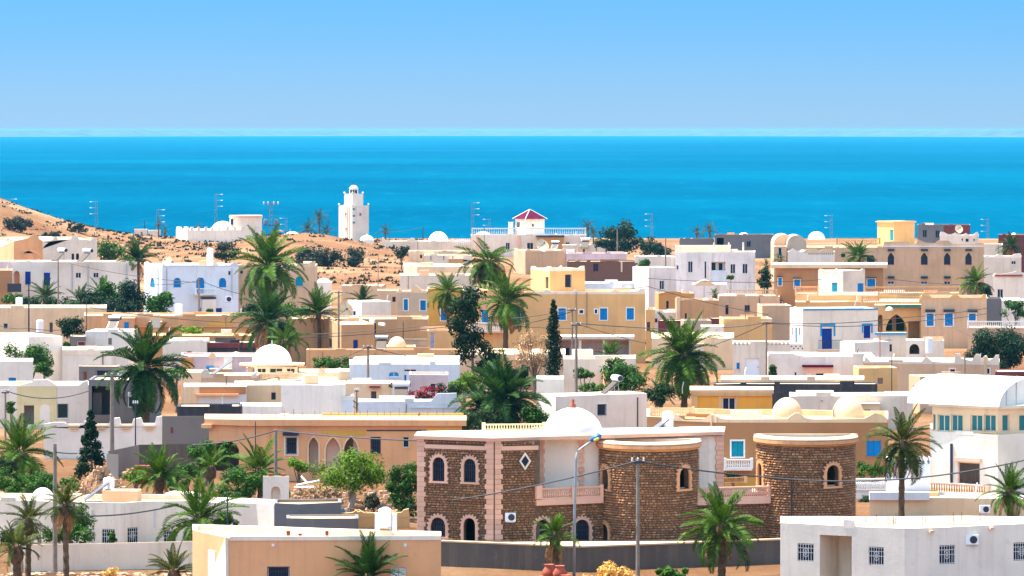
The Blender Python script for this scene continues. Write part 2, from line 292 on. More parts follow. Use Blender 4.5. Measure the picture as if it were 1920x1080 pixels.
class Bld:
    """a building: visible front corners as picture columns (with a depth offset in metres), top row, ground row"""
    def __init__(s, name, label, cat, pts, yt, yb, col='white', dep=9, rot=0, par=.35, th=.22, roof='roof_cream', group=None, root=None, d=None, doff=0, eave=None, zb=None, jtop=True):
        s.d = d = (d or Dg(yb)) + doff; P = []; dep = dep if dep <= 4 else dep*(.6 if d < 420 else .8)
        if rot and len(pts) == 3:
            a = R(rot); u = Vector((math.cos(a), math.sin(a))); v = Vector((-math.sin(a), math.cos(a))); Cn = Vector((PX(pts[1], d), d))
            def hit(x, w): q = (x-CX)/F; return Cn + w*((q*Cn.y-Cn.x)/(w.x-q*w.y))
            p0, p2 = hit(pts[0], v), hit(pts[2], u); P = [p0, Cn, p2, p0+p2-Cn]; nf = 2
        elif rot:
            a = R(rot); u = Vector((math.cos(a), math.sin(a))); x0, x1 = (pts[0], pts[1]) if rot > 0 else (pts[1], pts[0])
            Cn = Vector((PX(x0, d), d)); q = (x1-CX)/F; e = Cn + u*((q*Cn.y-Cn.x)/(u.x-q*u.y)); A, B = (Cn, e) if rot > 0 else (e, Cn)
            bk = Vector((-u.y, u.x))*dep; P = [A, B, B+bk, A+bk]; nf = 1
        else:
            for p in pts:
                x, o = p if isinstance(p, tuple) else (p, 0); P.append(Vector((PX(x, d+o), d+o)))
            nf = len(P)-1; P += [P[-1]+P[-1].normalized()*dep, P[0]+P[0].normalized()*dep]
        s.P = [tuple(p) for p in P]; s.z1 = PZ(yt, d); ctr = sum((Vector(p) for p in P), Vector((0, 0)))/len(P); s.ctr = ctr
        zg = gz(ctr.x, ctr.y); s.zg = zg; s.z0 = zb if zb is not None else min(zg, gz(*s.P[0]), gz(*s.P[1])) - .6
        s.faces = [Face(s.P[i], s.P[(i+1) % len(P)]) for i in range(len(P))]; s.nf = nf; s.holes = [[] for _ in P]
        s.col, s.par, s.th, s.roofc, s.eave, s.jtop = col, par, th, roof, eave, jtop
        s.clut = root is None; s.name = name; s.root = root or empty(name, (ctr.x, ctr.y, zg), label, cat, group); s.zt = s.z1
    def face(s, x, fi=None):
        if fi is not None: return fi
        for i in range(s.nf):
            if s.faces[i].has(x): return i
        return 0
    def rect(s, x0, x1, y0, y1, fi=None):
        fi = s.face((x0+x1)/2, fi); f = s.faces[fi]; a, za = f.px(x0, (y0+y1)/2); b, zb = f.px(x1, (y0+y1)/2)
        xm = (x0+x1)/2; zt, zb = f.px(xm, y0)[1], f.px(xm, y1)[1]; return fi, f, min(a, b), max(a, b), zb, zt
    def hole(s, x0, x1, y0, y1, arch=None, rec=.2, fi=None):
        fi, f, a, b, z0, z1 = s.rect(x0, x1, y0, y1, fi); s.holes[fi].append((a, b, z0, z1, arch, rec)); return f, a, b, z0, z1
    def win(s, x0, x1, y0, y1, kd='pane', arch=None, col=None, fr='paint_white', trim=None, hood=None, sill=True, rec=.16, fi=None, label=None, trimw=.12):
        f, a, b, z0, z1 = s.hole(x0, x1, y0, y1, arch, rec, fi); r = s.root; w = b-a; door = kd in ('door', 'gate'); fw = min(.07, w*.1)
        g = G(); o0, o1 = -rec-.03, -rec+.03
        g.fbox(f, a-.04, a+fw, o0, o1, z0-.02, z1+.03).fbox(f, b-fw, b+.04, o0, o1, z0-.02, z1+.03).fbox(f, a+fw, b-fw, o0, o1, z1-fw, z1+.03)
        if not door: g.fbox(f, a+fw, b-fw, o0, o1, z0-.02, z0+fw)
        if kd in ('pane', 'grille') and w > .75: g.fbox(f, (a+b)/2-.03, (a+b)/2+.03, o0, o1, z0+fw, z1-fw)
        W_ = g.out('door' if door else 'window', fr, r, label=label)
        if kd in ('pane', 'grille', 'bars'):
            G().fbox(f, a+fw*.6, b-fw*.6, -rec-.02, -rec, z0+fw*.6, z1-fw*.6).out('pane', col or 'pane', W_)
        if kd in ('grille', 'bars'):
            q = G(); nb = max(3, int(w/.14)); br = .011 if kd == 'grille' else .016
            for i in range(nb+1): x = a+.02+(w-.04)*i/nb; q.fbox(f, x-br, x+br, -.05, -.03, z0+.01, z1-.01)
            for z in (z0+.05, (z0+z1)/2, z1-.25*(z1-z0), z1-.05): q.fbox(f, a, b, -.052, -.028, z-.012, z+.012)
            if kd == 'grille': [q.tube([f.pt((a+b)/2+rr*math.cos(w_), -.04, (z0+z1)/2+rr*1.6*math.sin(w_)) for w_ in arcsteps(0, 6.28, 10)], .016, 4) for rr in (.07, .15)]
            tag(q.out('grille', 'iron_white' if kd == 'grille' else 'iron', W_, weld=False), kind='stuff')
        if kd == 'shut':
            m_ = (a+b)/2
            for e0, e1 in ((a+.01, m_-.012), (m_+.012, b-.01)):
                q = G(); st = .05; q.fbox(f, e0, e0+st, -rec*.6, -rec*.6+.045, z0+.01, z1-.01).fbox(f, e1-st, e1, -rec*.6, -rec*.6+.045, z0+.01, z1-.01)
                nl = max(4, min(14, int((z1-z0)/.12)))
                for i in range(nl):
                    za = z0+.03+(z1-z0-.06)*i/nl; zb = za+(z1-z0-.06)/nl*.9
                    q.hexa([f.pt(e0+st, -rec*.6+.040, za), f.pt(e1-st, -rec*.6+.040, za), f.pt(e1-st, -rec*.6+.005, za), f.pt(e0+st, -rec*.6+.005, za), f.pt(e0+st, -rec*.6+.022, zb), f.pt(e1-st, -rec*.6+.022, zb), f.pt(e1-st, -rec*.6, zb), f.pt(e0+st, -rec*.6, zb)])
                tag(q.out('shutter', col or 'blue', W_, weld=False), kind=None)
            G().fbox(f, a, b, -rec-.05, -rec-.03, z0, z1).out('pane', 'pane', W_)
        if kd == 'door':
            q = G(); q.fbox(f, a+fw, b-fw, -rec-.02, -rec+.01, z0, z1-fw)
            for i in (0, 1):
                for j in (0, 1): e0 = a+fw+.08+(w-2*fw)*i*.5; q.fbox(f, e0, e0+(w-2*fw)*.5-.14, -rec+.01, -rec+.028, z0+.12+(z1-z0)*.5*j, z0+(z1-z0)*(.5*j+.42))
            L_ = q.out('leaf', col or 'blue', W_, weld=False)
            G().fbox(f, b-fw-.14, b-fw-.08, -rec+.03, -rec+.08, (z0+z1)/2-.12, (z0+z1)/2+.04).out('handle', 'iron', W_)
        if kd == 'gate':
            q = G(); nb = 7
            for i in range(nb): e0 = a+fw+(w-2*fw)*i/nb; q.fbox(f, e0, e0+(w-2*fw)/nb*.86, -rec-.02, -rec+.01, z0, z1-fw)
            q.fbox(f, a+fw, b-fw, -rec-.03, -rec-.02, z0, z1-fw); tag(q.out('leaf', col or 'pane', W_, weld=False))
        if trim:
            q = G(); tw = trimw
            if arch:
                C = archpts(a, b, z0, z1, arch, 10); Co = archpts(a-tw, b+tw, z0, z1+tw, arch, 10); ri = [(a, z0)]+C+[(b, z0)]; ro = [(a-tw, z0)]+Co+[(b+tw, z0)]
                for i in range(len(ri)-1): q.hexa([f.pt(*p) for p in ((ri[i][0], .05, ri[i][1]), (ri[i+1][0], .05, ri[i+1][1]), (ri[i+1][0], -.02, ri[i+1][1]), (ri[i][0], -.02, ri[i][1]), (ro[i][0], .05, ro[i][1]), (ro[i+1][0], .05, ro[i+1][1]), (ro[i+1][0], -.02, ro[i+1][1]), (ro[i][0], -.02, ro[i][1]))])
            else: q.fbox(f, a-tw, a, -.02, .05, z0-tw*.8, z1+tw).fbox(f, b, b+tw, -.02, .05, z0-tw*.8, z1+tw).fbox(f, a, b, -.02, .05, z1, z1+tw).fbox(f, a, b, -.02, .05, z0-tw*.8, z0)
            q.out('surround', trim, W_)
        elif sill and not door: G().fbox(f, a-.1, b+.1, -.02, .09, z0-.09, z0-.003).out('sill', s.col if s.col in MATS else 'white', W_)
        if hood: G().fbox(f, a-.16, b+.16, -.02, .42, z1+.18, z1+.30).out('hood', hood, W_)
        return W_
    def box(s, name, x0, x1, y0, y1, o0, o1, mat, fi=None, label=None, parent=None):
        fi, f, a, b, z0, z1 = s.rect(x0, x1, y0, y1, fi); return G().fbox(f, a, b, o0, o1, z0, z1).out(name, mat, parent or s.root, label=label)
    def crest(s, pts, mat=None, fi=None, th=.24, name='parapet', o=.015):      # shaped parapet: outline given as picture points, stands on the wall top
        fi = s.face(sum(p[0] for p in pts)/len(pts), fi); f = s.faces[fi]; q = [f.px(x, y) for x, y in pts]; zb = s.z1-.25
        return G().prism(f, [(q[0][0], zb)]+q+[(q[-1][0], zb)], o-th, o).out(name, mat or s.col, s.root)
    def balus(s, x0, x1, y0, y1, col='tan', o=.1, fi=None, n=None, posts=True, pcol=None, thick=.16):
        fi, f, a, b, z0, z1 = s.rect(x0, x1, y0, y1, fi); return balustrade(s.root, f, a, b, z0, z1, col, o, n, posts, pcol, thick)
    def dome(s, x, ybase, ytop, rpx, off=3, mat='dome_white', fin=None, drum=0, n=20):
        d = s.d+off; r = rpx/F*d; zb, zt = PZ(ybase, d), PZ(ytop, d); c = (PX(x, d), d, zb); h = zt-zb
        g = G().lathe(c, [(r*1.0, -.12)]+[(r*math.cos(w), h*math.sin(w)) for w in arcsteps(0, math.pi/2*.985, 9)], n); o = g.out('dome', mat, s.root, smooth=True)
        if drum: G().lathe(c, [(r*1.10, -drum-.3), (r*1.10, 0), (r*.95, .02)], n).out('drum', mat, s.root)
        if fin: G().lathe((c[0], c[1], zt-.05), [(.16, 0), (.2, .2), (.07, .3), (.12, .45), (.02, .6)], 8).out('finial', fin, s.root, smooth=True)
        return o
    def clutter(s, zr):                                      # small things a roof collects: stair hut, low divider, vents, lumps of masonry
        rnd = random.Random(int(s.P[0][0]*37+s.P[0][1]*11)); A, B, C = Vector(s.P[0]), Vector(s.P[s.nf]), Vector(s.P[-1]); w = (B-A).length; dp = (C-A).length
        f = s.faces[0]
        if s.nf == 1 and not s.holes[0] and f.L > 3 and s.z1-s.z0 > 2:
            for i in range(max(1, int(f.L/6))):
                a = f.L*(i+rnd.uniform(.2, .8))/max(1, int(f.L/6)); zt = s.z1-rnd.uniform(.7, 1.1); kd = rnd.choice(('win', 'pipe', 'win', 'spout'))
                if kd == 'win': ww, hh = rnd.uniform(.35, .6), rnd.uniform(.5, .9); s.holes[0].append((a-ww/2, a+ww/2, zt-hh, zt, None, .16)); G().fbox(f, a-ww/2-.02, a+ww/2+.02, -.19, -.15, zt-hh-.02, zt+.02).out('window', rnd.choice(('pane', 'navy', 'wood_pole')), s.root)  # small dark windows added to stand in for shadow accents
                elif kd == 'pipe': G().fbox(f, a-.04, a+.04, .0, .08, s.z0+.6, s.z1-.2).out('drain_pipe', rnd.choice(('steel', 'wood_pole', 'iron')), s.root)
                else: G().fbox(f, a-.06, a+.06, -.02, .35, s.z1-.5, s.z1-.4).out('spout', 'wood_pole', s.root)
        if s.nf == 1 and s.name in ('flat_roofed_house', 'old_row_house', 'lean_to', 'old_clay_house', 'cream_terrace_house', 'long_pale_house', 'roof_terrace', 'white_house', 'old_yard_wall', 'cream_yard_house') and f.L > 6:
            for i in range(int(f.L/7)):                      # small annexes and yards built against the front
                if rnd.random() < .35: continue
                a = f.L*(i+rnd.uniform(.15, .6))/int(f.L/7); ww = rnd.uniform(1.6, 3.4); zt = s.z1-rnd.uniform(.35, 1.5); oo = rnd.uniform(.8, 2.2); mc = rnd.choice((s.col, s.col, 'white_warm', 'beige', 'old', 'cream', 'peach'))
                X = G().fbox(f, a, a+ww, .02, oo, s.z0, zt).out('annex', mc, s.root)
                G().fbox(f, a-.06, a+ww+.06, .02, oo+.06, zt, zt+.12).out('annex_roof', 'roof_cream', s.root)
                if rnd.random() < .6: c0 = a+ww*rnd.uniform(.2, .6); G().fbox(f, c0, c0+rnd.uniform(.4, .7), oo-.02, oo+.03, zt-1.7, zt-.45).out('door', rnd.choice(('navy', 'blue', 'wood_pole', 'panel_black', 'pane')), s.root)
        if f.L > 5:
            for i in range(int(f.L/5)):                      # uneven parapet: raised bits of masonry along the edge
                a = f.L*(i+rnd.uniform(.1, .6))/int(f.L/5); G().fbox(f, a, a+rnd.uniform(.5, 2.2), -.24, .012, s.z1-.12, s.z1+rnd.uniform(.10, .34)).out('parapet_block', s.col, s.root)
        if dp < 3.4 or w < 4: return
        u, v = (B-A).normalized(), (C-A).normalized(); az = math.atan2(u.y, u.x); n = max(1, int(w/5.5))
        for i in range(n):
            q = (i+rnd.uniform(.2, .8))/n; kd = rnd.choice(('hut', 'divider', 'vent', 'step', 'vent', 'lump', 'divider')); c = A+u*w*q+v*dp*rnd.uniform(.35, .8)
            if kd == 'hut': sz = (rnd.uniform(1.2, 2.4), 1.5, rnd.uniform(.5, 1.05)); G().box((c.x, c.y, zr+sz[2]/2-.02), sz, az).out('roof_hut', rnd.choice((s.col, s.col, 'white_warm', 'beige')), s.root)
            elif kd == 'divider': sz = (rnd.uniform(1.5, 4), .2, rnd.uniform(.3, .7)); G().box((c.x, c.y, zr+sz[2]/2-.02), sz, az).out('roof_divider', rnd.choice((s.col, 'beige', 'white_old')), s.root)
            elif kd == 'step': sz = (rnd.uniform(1.5, 3), 2, .3); G().box((c.x, c.y, zr+.13), sz, az).out('roof_step', rnd.choice(('roof_cream', 'roof_tan', s.col)), s.root)
            elif kd == 'vent': G().tube([(c.x, c.y, zr-.05), (c.x, c.y, zr+rnd.uniform(.4, 1.)), (c.x+.12, c.y, zr+1.02)], .05, 6).out('vent_pipe', rnd.choice(('iron', 'steel', 'tank_white')), s.root)
            else: G().lathe((c.x, c.y, zr-.05), [(.5, 0), (.45, .25), (.25, .45), (.02, .5)], 10).out('roof_lump', rnd.choice((s.col, 'white_warm')), s.root, smooth=True)
    def finish(s):
        g = G(); P = s.P; n = len(P); zr = s.z1-s.par if s.par else s.z1
        if s.par and s.col not in ('mortar',) and s.clut: s.clutter(zr)
        for i in range(n): wallface(g, s.faces[i], s.z0, s.z1, s.holes[i], s.jtop)
        gw, g = g, G()
        if s.par:
            I = inset(P, s.th); fi = [Face(I[i], I[(i+1) % n]) for i in range(n)]
            def top(p, z): return (p[0], p[1], z+(jit(p) if s.jtop else 0))
            for i in range(n):
                A, B, fo, fin = P[i], P[(i+1) % n], s.faces[i], fi[i]; m = max(1, int(fo.L/fo.step))
                for j in range(m):
                    q0, q1 = j/m, (j+1)/m; a0, a1 = fo.pt(fo.L*q0, 0, 0), fo.pt(fo.L*q1, 0, 0); b0, b1 = fin.pt(fin.L*q0, 0, 0), fin.pt(fin.L*q1, 0, 0)
                    g.poly([top(a0, s.z1), top(a1, s.z1), (b1[0], b1[1], s.z1+(jit(a1) if s.jtop else 0)), (b0[0], b0[1], s.z1+(jit(a0) if s.jtop else 0))])
                    g.poly([(b0[0], b0[1], s.z1+(jit(a0) if s.jtop else 0)), (b1[0], b1[1], s.z1+(jit(a1) if s.jtop else 0)), (b1[0], b1[1], zr-.05), (b0[0], b0[1], zr-.05)])
        else: I = inset(P, .03); zr = s.z1-.08
        gw.out('wall', s.col, s.root)
        if g.V: g.out('coping', {'peach': 'white_warm', 'tan': 'cream', 'brown': 'cream', 'orange': 'beige', 'ochre': 'cream', 'beige': 'white_warm', 'cream': 'white_warm', 'old': 'beige', 'clay': 'beige'}.get(s.col, s.col), s.root)
        if s.eave:
            ov, tk, ec = s.eave; E = inset(P, -ov); q = G(); e0 = [(p[0], p[1], s.z1-.04) for p in E]; e1 = [(p[0], p[1], s.z1+tk+jit(p)) for p in E]; m = len(E)
            q.poly(e1); q.poly(e0[::-1])
            for i in range(m): q.poly([e0[i], e0[(i+1) % m], e1[(i+1) % m], e1[i]])
            q.out('roof', ec, s.root)
        else:
            q = G(); E = [(p[0], p[1], zr) for p in I]; E0 = [(p[0], p[1], zr-.12) for p in I]; q.poly(E); q.poly(E0[::-1]); m = len(E)
            for i in range(m): q.poly([E0[i], E0[(i+1) % m], E[(i+1) % m], E[i]])
            q.out('roof', s.roofc, s.root)
        return s
def balustrade(root, f, a, b, z0, z1, col, o=.1, n=None, posts=True, pcol=None, thick=.16):
    h = z1-z0; w = thick; pc = pcol or col
    G().fbox(f, a, b, o-w/2, o+w/2, z1-.14*h, z1).out('handrail', pc, root); G().fbox(f, a, b, o-w/2, o+w/2, z0, z0+.14*h).out('base_rail', pc, root)
    n = n or max(3, int((b-a)/.24)); me = baluster(col); zb = z0+.14*h; hh = h*.72
    for i in range(n):
        p = f.pt(a+(b-a)*(i+.5)/n, o, zb); inst(me, 'baluster', root, p, (0, 0, 0), (.085, .085, hh))
    if posts:
        for e in (a, b): G().fbox(f, e-.1, e+.1, o-w*.7, o+w*.7, z0-.02, z1+.08).out('post', pc, root)
def H(name, label, cat, *a, **kw):
    wins = kw.pop('w', []); b = Bld(name, label, cat, *a, **kw)
    for q in wins: b.win(*q[:4], **(q[4] if len(q) > 4 else {}))
    return b
# ------------------------------------------------------------------ ground, sea, far shore
def make_ground():
    ys = []; y = 110.
    while y < 1420: ys.append(y); y += 2.5 + y*.006
    nx = 130; g = G()
    for y in ys:
        hw = 90 + y*.22
        for i in range(nx+1):
            x = -hw + 2*hw*i/nx; z = gz(x, y); q = noise.fractal((x*.05, y*.05, 0), 1.0, 2.0, 5)
            z += q*(.2 + .55*math.exp(-.5*((x+52)/26)**2-.5*((y-985)/85)**2) + 1.2*math.exp(-.5*((x+172)/45)**2-.5*((y-1060)/110)**2)) if y < 1300 else 0
            g.V.append((x, y, z))
    for j in range(len(ys)-1):
        for i in range(nx): a = j*(nx+1)+i; g.F.append((a, a+1, a+nx+2, a+nx+1))
    tag(g.out('ground', 'sand', smooth=True, weld=False), kind='structure')
make_ground()
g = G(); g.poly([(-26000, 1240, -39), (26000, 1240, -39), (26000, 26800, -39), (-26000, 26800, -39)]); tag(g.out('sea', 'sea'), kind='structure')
g = G(); nx = 420                                            # low coast across the bay
for j in range(4):
    for i in range(nx+1):
        x = -7200+14400*i/nx; y = 24000+j*300 - (min(abs(x), 4500)/3160)**2*(6000 if x > 0 else 4200); hh = (34+8*noise.fractal((x*.0016, 2.2, 0), 1., 2., 5)+3.5*noise.noise((x*.012, 0, 0))+2.5*noise.noise((x*.04, 0, 0)))
        g.V.append((x, y, [-40, -36, -37+hh*.7, -37+hh][j]+ (1.2*noise.noise((x*.05, j, 0)) if j > 1 else 0)))
for j in range(3):
    for i in range(nx): a = j*(nx+1)+i; g.F.append((a, a+1, a+nx+2, a+nx+1))
tag(g.out('far_shore_hills', 'scrub_far'), kind='structure')
# ------------------------------------------------------------------ far row by the sea
b = H('minaret', 'tall white square minaret in three tiers standing before the sea', 'minaret', [635, 660.5, 691.5], 386, 456, 'white', rot=39.4, par=.3, roof='roof_white')
b.win(646.6, 649.6, 399, 405); b.win(647.5, 650.5, 427, 433); b.win(674, 678, 399, 405.5)
for y in (392, 404.7, 417.3): b.box('plaque', 661, 665.5, y-1.7, y+1.7, 0, .12, 'speck_teal')
b.finish(); d0 = b.d+1.3; mid = b.ctr
for dx, c_ in ((-9.5, 'beige'), (-5.8, 'beige')): b.box('pilaster_strip', 660.5+dx-.5, 660.5+dx+.5, 387, 446, 0, .1, c_)
u_ = Bld('x', None, None, [645.5, 661, 681], 364, 400, 'white', rot=39.4, par=.3, root=b.root, d=b.d+1.6, zb=b.z1-.5, roof='roof_white'); u_.finish()
c_ = (b.ctr.x, b.ctr.y); za, zb_, zc = PZ(364.5, d0+4), PZ(354, d0+4), PZ(347, d0+4); rr = 8/F*1180
G().lathe((c_[0], c_[1], za-.4), [(rr, 0), (rr, zb_-za+.4), (rr*1.12, zb_-za+.45), (rr*1.12, zb_-za+.6), (rr*.9, zb_-za+.6)], 8).out('lantern', 'white', b.root)
G().lathe((c_[0], c_[1], zb_), [(rr*math.cos(w), (zc-zb_)*math.sin(w)) for w in arcsteps(0, 1.54, 6)], 12).out('dome', 'dome_white', b.root, smooth=True)
for w in (-2.2, -1.57, -.95):
    G().box((c_[0]+rr*math.cos(w)*.98, c_[1]+rr*math.sin(w)*.98, (za+zb_)/2), (.55, .25, 1.0), w+1.57).out('arch_opening', 'pane', b.root)
G().tube([(c_[0], c_[1], zc-.1), (c_[0], c_[1], zc+1.1)], .07).out('finial', 'iron', b.root)
for p in b.P+u_.P:
    zt = b.z1 if p in b.P else u_.z1; G().lathe((p[0]*.97+c_[0]*.03, p[1]+ (c_[1]-p[1])*.03, zt), [(.12, 0), (.3, .25), (.3, .45), (.05, .7)], 6).out('corner_ball', 'white', b.root, smooth=True)

b = H('domed_tomb', 'small round white dome on the sand hill left of the minaret', 'tomb', [533, 563], 447.5, 458, 'white', dep=5, d=1065, roof='roof_white'); b.dome(548, 447.5, 434, 16.5, 2.6, fin=None); b.finish()
b = H('domed_tomb', 'little white cone-shaped tomb dome at the foot of the minaret', 'tomb', [675, 701], 450, 462, 'white', dep=4, d=1090, roof='roof_white'); b.dome(688, 450, 441, 13, 2.2, fin='paint_white'); b.finish()
b = H('white_fort_house', 'white walled house with battlements, dome and round turret before the sea', 'house', [330, 351, 492], 432, 457, 'white', rot=14, par=.8, roof='roof_white')
for x0, x1 in ((331, 338), (345, 351), (357, 363), (370, 375), (384, 389), (396, 401), (409, 413), (424, 429), (438, 443), (452, 457), (466, 471), (480, 487)): b.box('merlon', x0, x1, 425.5, 433, -.5, .012, 'white')
b.dome(418, 431, 414.5, 21, 7); b.finish()
d_ = b.d+9; c_ = (PX(461, d_), d_, PZ(436, d_)); r_ = 30/F*d_
G().lathe(c_, [(r_, -3), (r_, 27/F*d_), (r_*1.03, 27/F*d_), (r_*1.03, 32.5/F*d_), (r_*.93, 32.5/F*d_), (r_*.93, 30.8/F*d_), (.05, 30.8/F*d_)], 22).out('turret', 'white_warm', b.root)
G().lathe(c_, [(r_*1.035, 28.5/F*d_), (r_*1.045, 28.5/F*d_), (r_*1.045, 32/F*d_), (r_*1.03, 32/F*d_)], 22).out('turret_band', 'pink', b.root)
G().box((PX(436.5, d_), d_-r_*.62, PZ(415.5, d_)), (.8, .5, 1.7), .5).out('turret_window', 'pane', b.root)
for n_, (x0, x1, yt, lb) in enumerate(((252, 276, 430, 'tiny pale hut left of the small seaside palm'), (278, 301, 432, 'tiny white hut under the small seaside palm'))): H('seaside_hut', lb, 'hut', [x0, x1], yt, 448, 'white_warm', dep=6, par=.2, d=1180).finish()
# white compound with two domes
b = H('domed_compound', 'long white compound with two domes and horned wall corners near the sea', 'house', [716, 950], 452.5, 484, 'white_warm', dep=10, rot=-1, d=1030, roof='roof_white')
b.crest([(716, 452), (716, 445), (719, 445), (724, 451), (732, 452)], 'white'); b.crest([(764, 452), (770, 446), (775, 446), (779, 450), (786, 452)], 'white'); b.crest([(843, 452), (848, 446), (854, 452)], 'white'); b.crest([(940, 452), (946, 448), (949, 446), (949.5, 452)], 'white')
b.dome(822, 453, 434, 18.5, 5); b.dome(906, 453, 434, 20, 5)
for i in range(13): b.box('pergola_slat', 857+i*3.7, 859.3+i*3.7, 447.5, 460, .05, .25, 'paint_white')
b.box('awning', 927, 945, 441, 452, -4, -2, 'brickwork'); b.finish()
b = H('flat_roofed_house', 'low beige flat-roofed house below the two-domed white compound', 'house', [766, 885], 471, 492, 'cream', dep=11, d=940); b.finish()
b = H('flat_roofed_house', 'low white house with small dark wall pipes below the domed compound', 'house', [796, 884], 479, 503, 'white_warm', dep=12, d=890, roof='roof_cream', w=[(854, 877, 486.5, 491, dict(kd='pane', sill=False))])
for x in (808, 832, 849): b.box('drain_pipe', x-.5, x+.5, 480, 488, .02, .14, 'iron')
b.finish()
b = H('flat_roofed_house', 'broad cream roof on a low wall beside the sand hill', 'house', [(757, 6), (782, 0), (885, 0)], 500, 522, 'cream', dep=22, d=830, par=.15); b.finish()
b = H('flat_roofed_house', 'pale plain house with rods on its roof right of the sand hill', 'house', [750, 882], 516, 546, 'white_warm', dep=14, d=760, par=.2, roof='roof_cream'); b.finish()
# hip roof house
b = H('seaside_villa', 'white villa with roof balustrade and a tower under a purple hipped roof', 'house', [883, 1099], 441, 480, 'white_warm', dep=14, d=1010, roof='roof_white', par=.2,
      w=[(988, 1000, 455, 468), (968, 972, 411, 413) if 0 else (948, 956, 455, 469), (1060, 1068, 454, 466)])
b.balus(885, 1098, 427.5, 441, 'paint_white', o=-.2, n=62)
for x in (895, 973, 1018, 1056, 1092): b.box('column', x-2.2, x+2.2, 441, 474, .02, .5, 'pink')
b.box('porch', 1007, 1056, 444, 470, 0, 2.4, 'clay'); b.box('porch_roof', 1005, 1058, 441, 444, -.2, 2.8, 'tar'); b.finish()
t_ = Bld('x', None, None, [966, 986, 1021], 410, 440, 'white_warm', rot=30, par=0, root=b.root, d=b.d+3, zb=b.z1-.5); t_.win(968.5, 974.5, 416, 427); t_.win(997.5, 1001.5, 419.5, 425); t_.finish()
E = inset(t_.P, -.5); ap = (t_.ctr.x, t_.ctr.y, PZ(393, t_.d)); q = G()
for i in range(4): q.poly([(*E[i], t_.z1-.1), (*E[(i+1) % 4], t_.z1-.1), ap])
q.poly([(*p, t_.z1-.1) for p in E]); q.out('hip_roof', 'purple_tile', b.root); G().tube([ap, (ap[0], ap[1], ap[2]+.6)], .06).out('finial', 'iron', b.root)
for i in range(4):
    A = Vector((*E[i], t_.z1-.1)); G().tube([A, Vector(ap)], .1, 5).out('ridge', 'paint_white', b.root)
H('roof_block', 'small white block on the left end of the villa roof', 'house', [953, 962], 417, 430, 'white', dep=4, d=1015, par=.1, zb=b.z1-.3).finish()
b = H('flat_roofed_house', 'small white house under the tank right of the round dish', 'house', [1055, 1142], 459.5, 486, 'white_warm', dep=9, d=965, roof='roof_white'); b.finish()
b = H('flat_roofed_house', 'beige house with rounded white parapet below the villa', 'house', [963, 985, 1062], 470, 512, 'beige', rot=14, d=880)
b.crest([(963, 469), (964, 466), (970, 467), (984, 469.5)], 'cream', fi=0); b.crest([(987, 468), (990, 466), (996, 469), (1040, 469.5), (1052, 469), (1057, 466), (1061, 466)], 'cream', fi=1); b.finish()
b = H('flat_roofed_house', 'lilac grey flat-topped house behind the brown brick wall', 'house', [1062, 1175], 475.5, 502, 'lilac', dep=12, d=880, w=[(1155, 1163, 486, 491, dict(sill=False))]); b.finish()
b = H('brick_house', 'unplastered brown brick house with one pale column right of centre', 'house', [1063, 1190], 490, 540, 'brickwork', dep=12, d=790, par=.25, w=[(1112, 1122, 494, 509, dict(fr='red_dark', sill=False))]); b.box('column', 1164, 1167, 491, 510, 0, .25, 'white_warm'); b.finish()
b = H('flat_roofed_house', 'low white house with rounded lumps behind the green bushes', 'house', [1190, 1262], 481, 505, 'white_warm', dep=11, d=900, roof='roof_white'); b.crest([(1190, 481), (1194, 479), (1200, 481)], 'white'); b.crest([(1230, 481), (1235, 477.5), (1241, 481)], 'white'); b.finish()
b = H('unfinished_house', 'grey bare concrete house with open frames against the sea', 'house', [1340, 1450], 440, 486, 'concrete', dep=10, d=1000, roof='roof_tan', par=.2)
b.hole(1344, 1357, 446, 462, rec=.3); b.win(1400, 1408, 452, 463, fr='concrete', sill=False); b.finish()
H('unfinished_house', 'low grey concrete wall of a house shell left of the open frame', 'house', [1274, 1339], 447.5, 480, 'concrete', dep=9, d=1003, roof='roof_tan').finish()
H('roof_dome', 'flat white dish-shaped cap above the grey concrete house', 'dome', [1386, 1404], 439.5, 443, 'white', dep=3, d=1004, par=0, zb=PZ(446, 1004)).dome(1394.5, 440, 436, 8, 1.6)
# white peeling house
b = H('peeling_white_house', 'white two-storey house with brown peeling patches and dark tall windows', 'house', [(1266, 1.), (1287, 0), (1416, .8)], 473, 560, 'white_old', dep=12, d=720, roof='roof_cream',
      w=[(1290, 1299, 490, 511), (1321, 1324.5, 490, 522), (1369.5, 1379, 495, 513), (1392, 1402, 494.5, 513), (1267.5, 1272, 497.5, 506)])
b.hole(1334, 1360, 491, 507, rec=1.2); b.box('loggia_back', 1333, 1361, 489, 509, -1.5, -1.25, 'white'); b.win(1336, 1343, 493, 506.5, fi=1) if 0 else None
b.box('loggia_door', 1335, 1343, 493, 507, -1.25, -1.2, 'pane'); b.box('loggia_door', 1349, 1356, 494, 507, -1.25, -1.2, 'pane'); b.box('loggia_panel', 1334, 1361, 507.5, 530, 0, .15, 'white_blue'); b.finish()
b2 = Bld('x', None, None, [1266, 1370], 461.5, 500, 'white_warm', dep=8, root=b.root, d=726, roof='roof_cream'); b2.finish()
for x in (1341, 1369, 1396): b.box('roof_pillar', x-1.3, x+1.3, 455, 473, -2, -1.6, 'white_old')
b2 = Bld('x', None, None, [1258, 1268], 482, 545, 'white_old', dep=8, root=b.root, d=722); b2.finish()
b = H('flat_roofed_house', 'pale peeling house with a bright tan left side and one dark window', 'house', [1186, 1216, 1268], 502, 595, 'white_old', rot=24, d=640, roof='roof_cream', w=[(1237, 1246, 526, 543)])
b.finish()
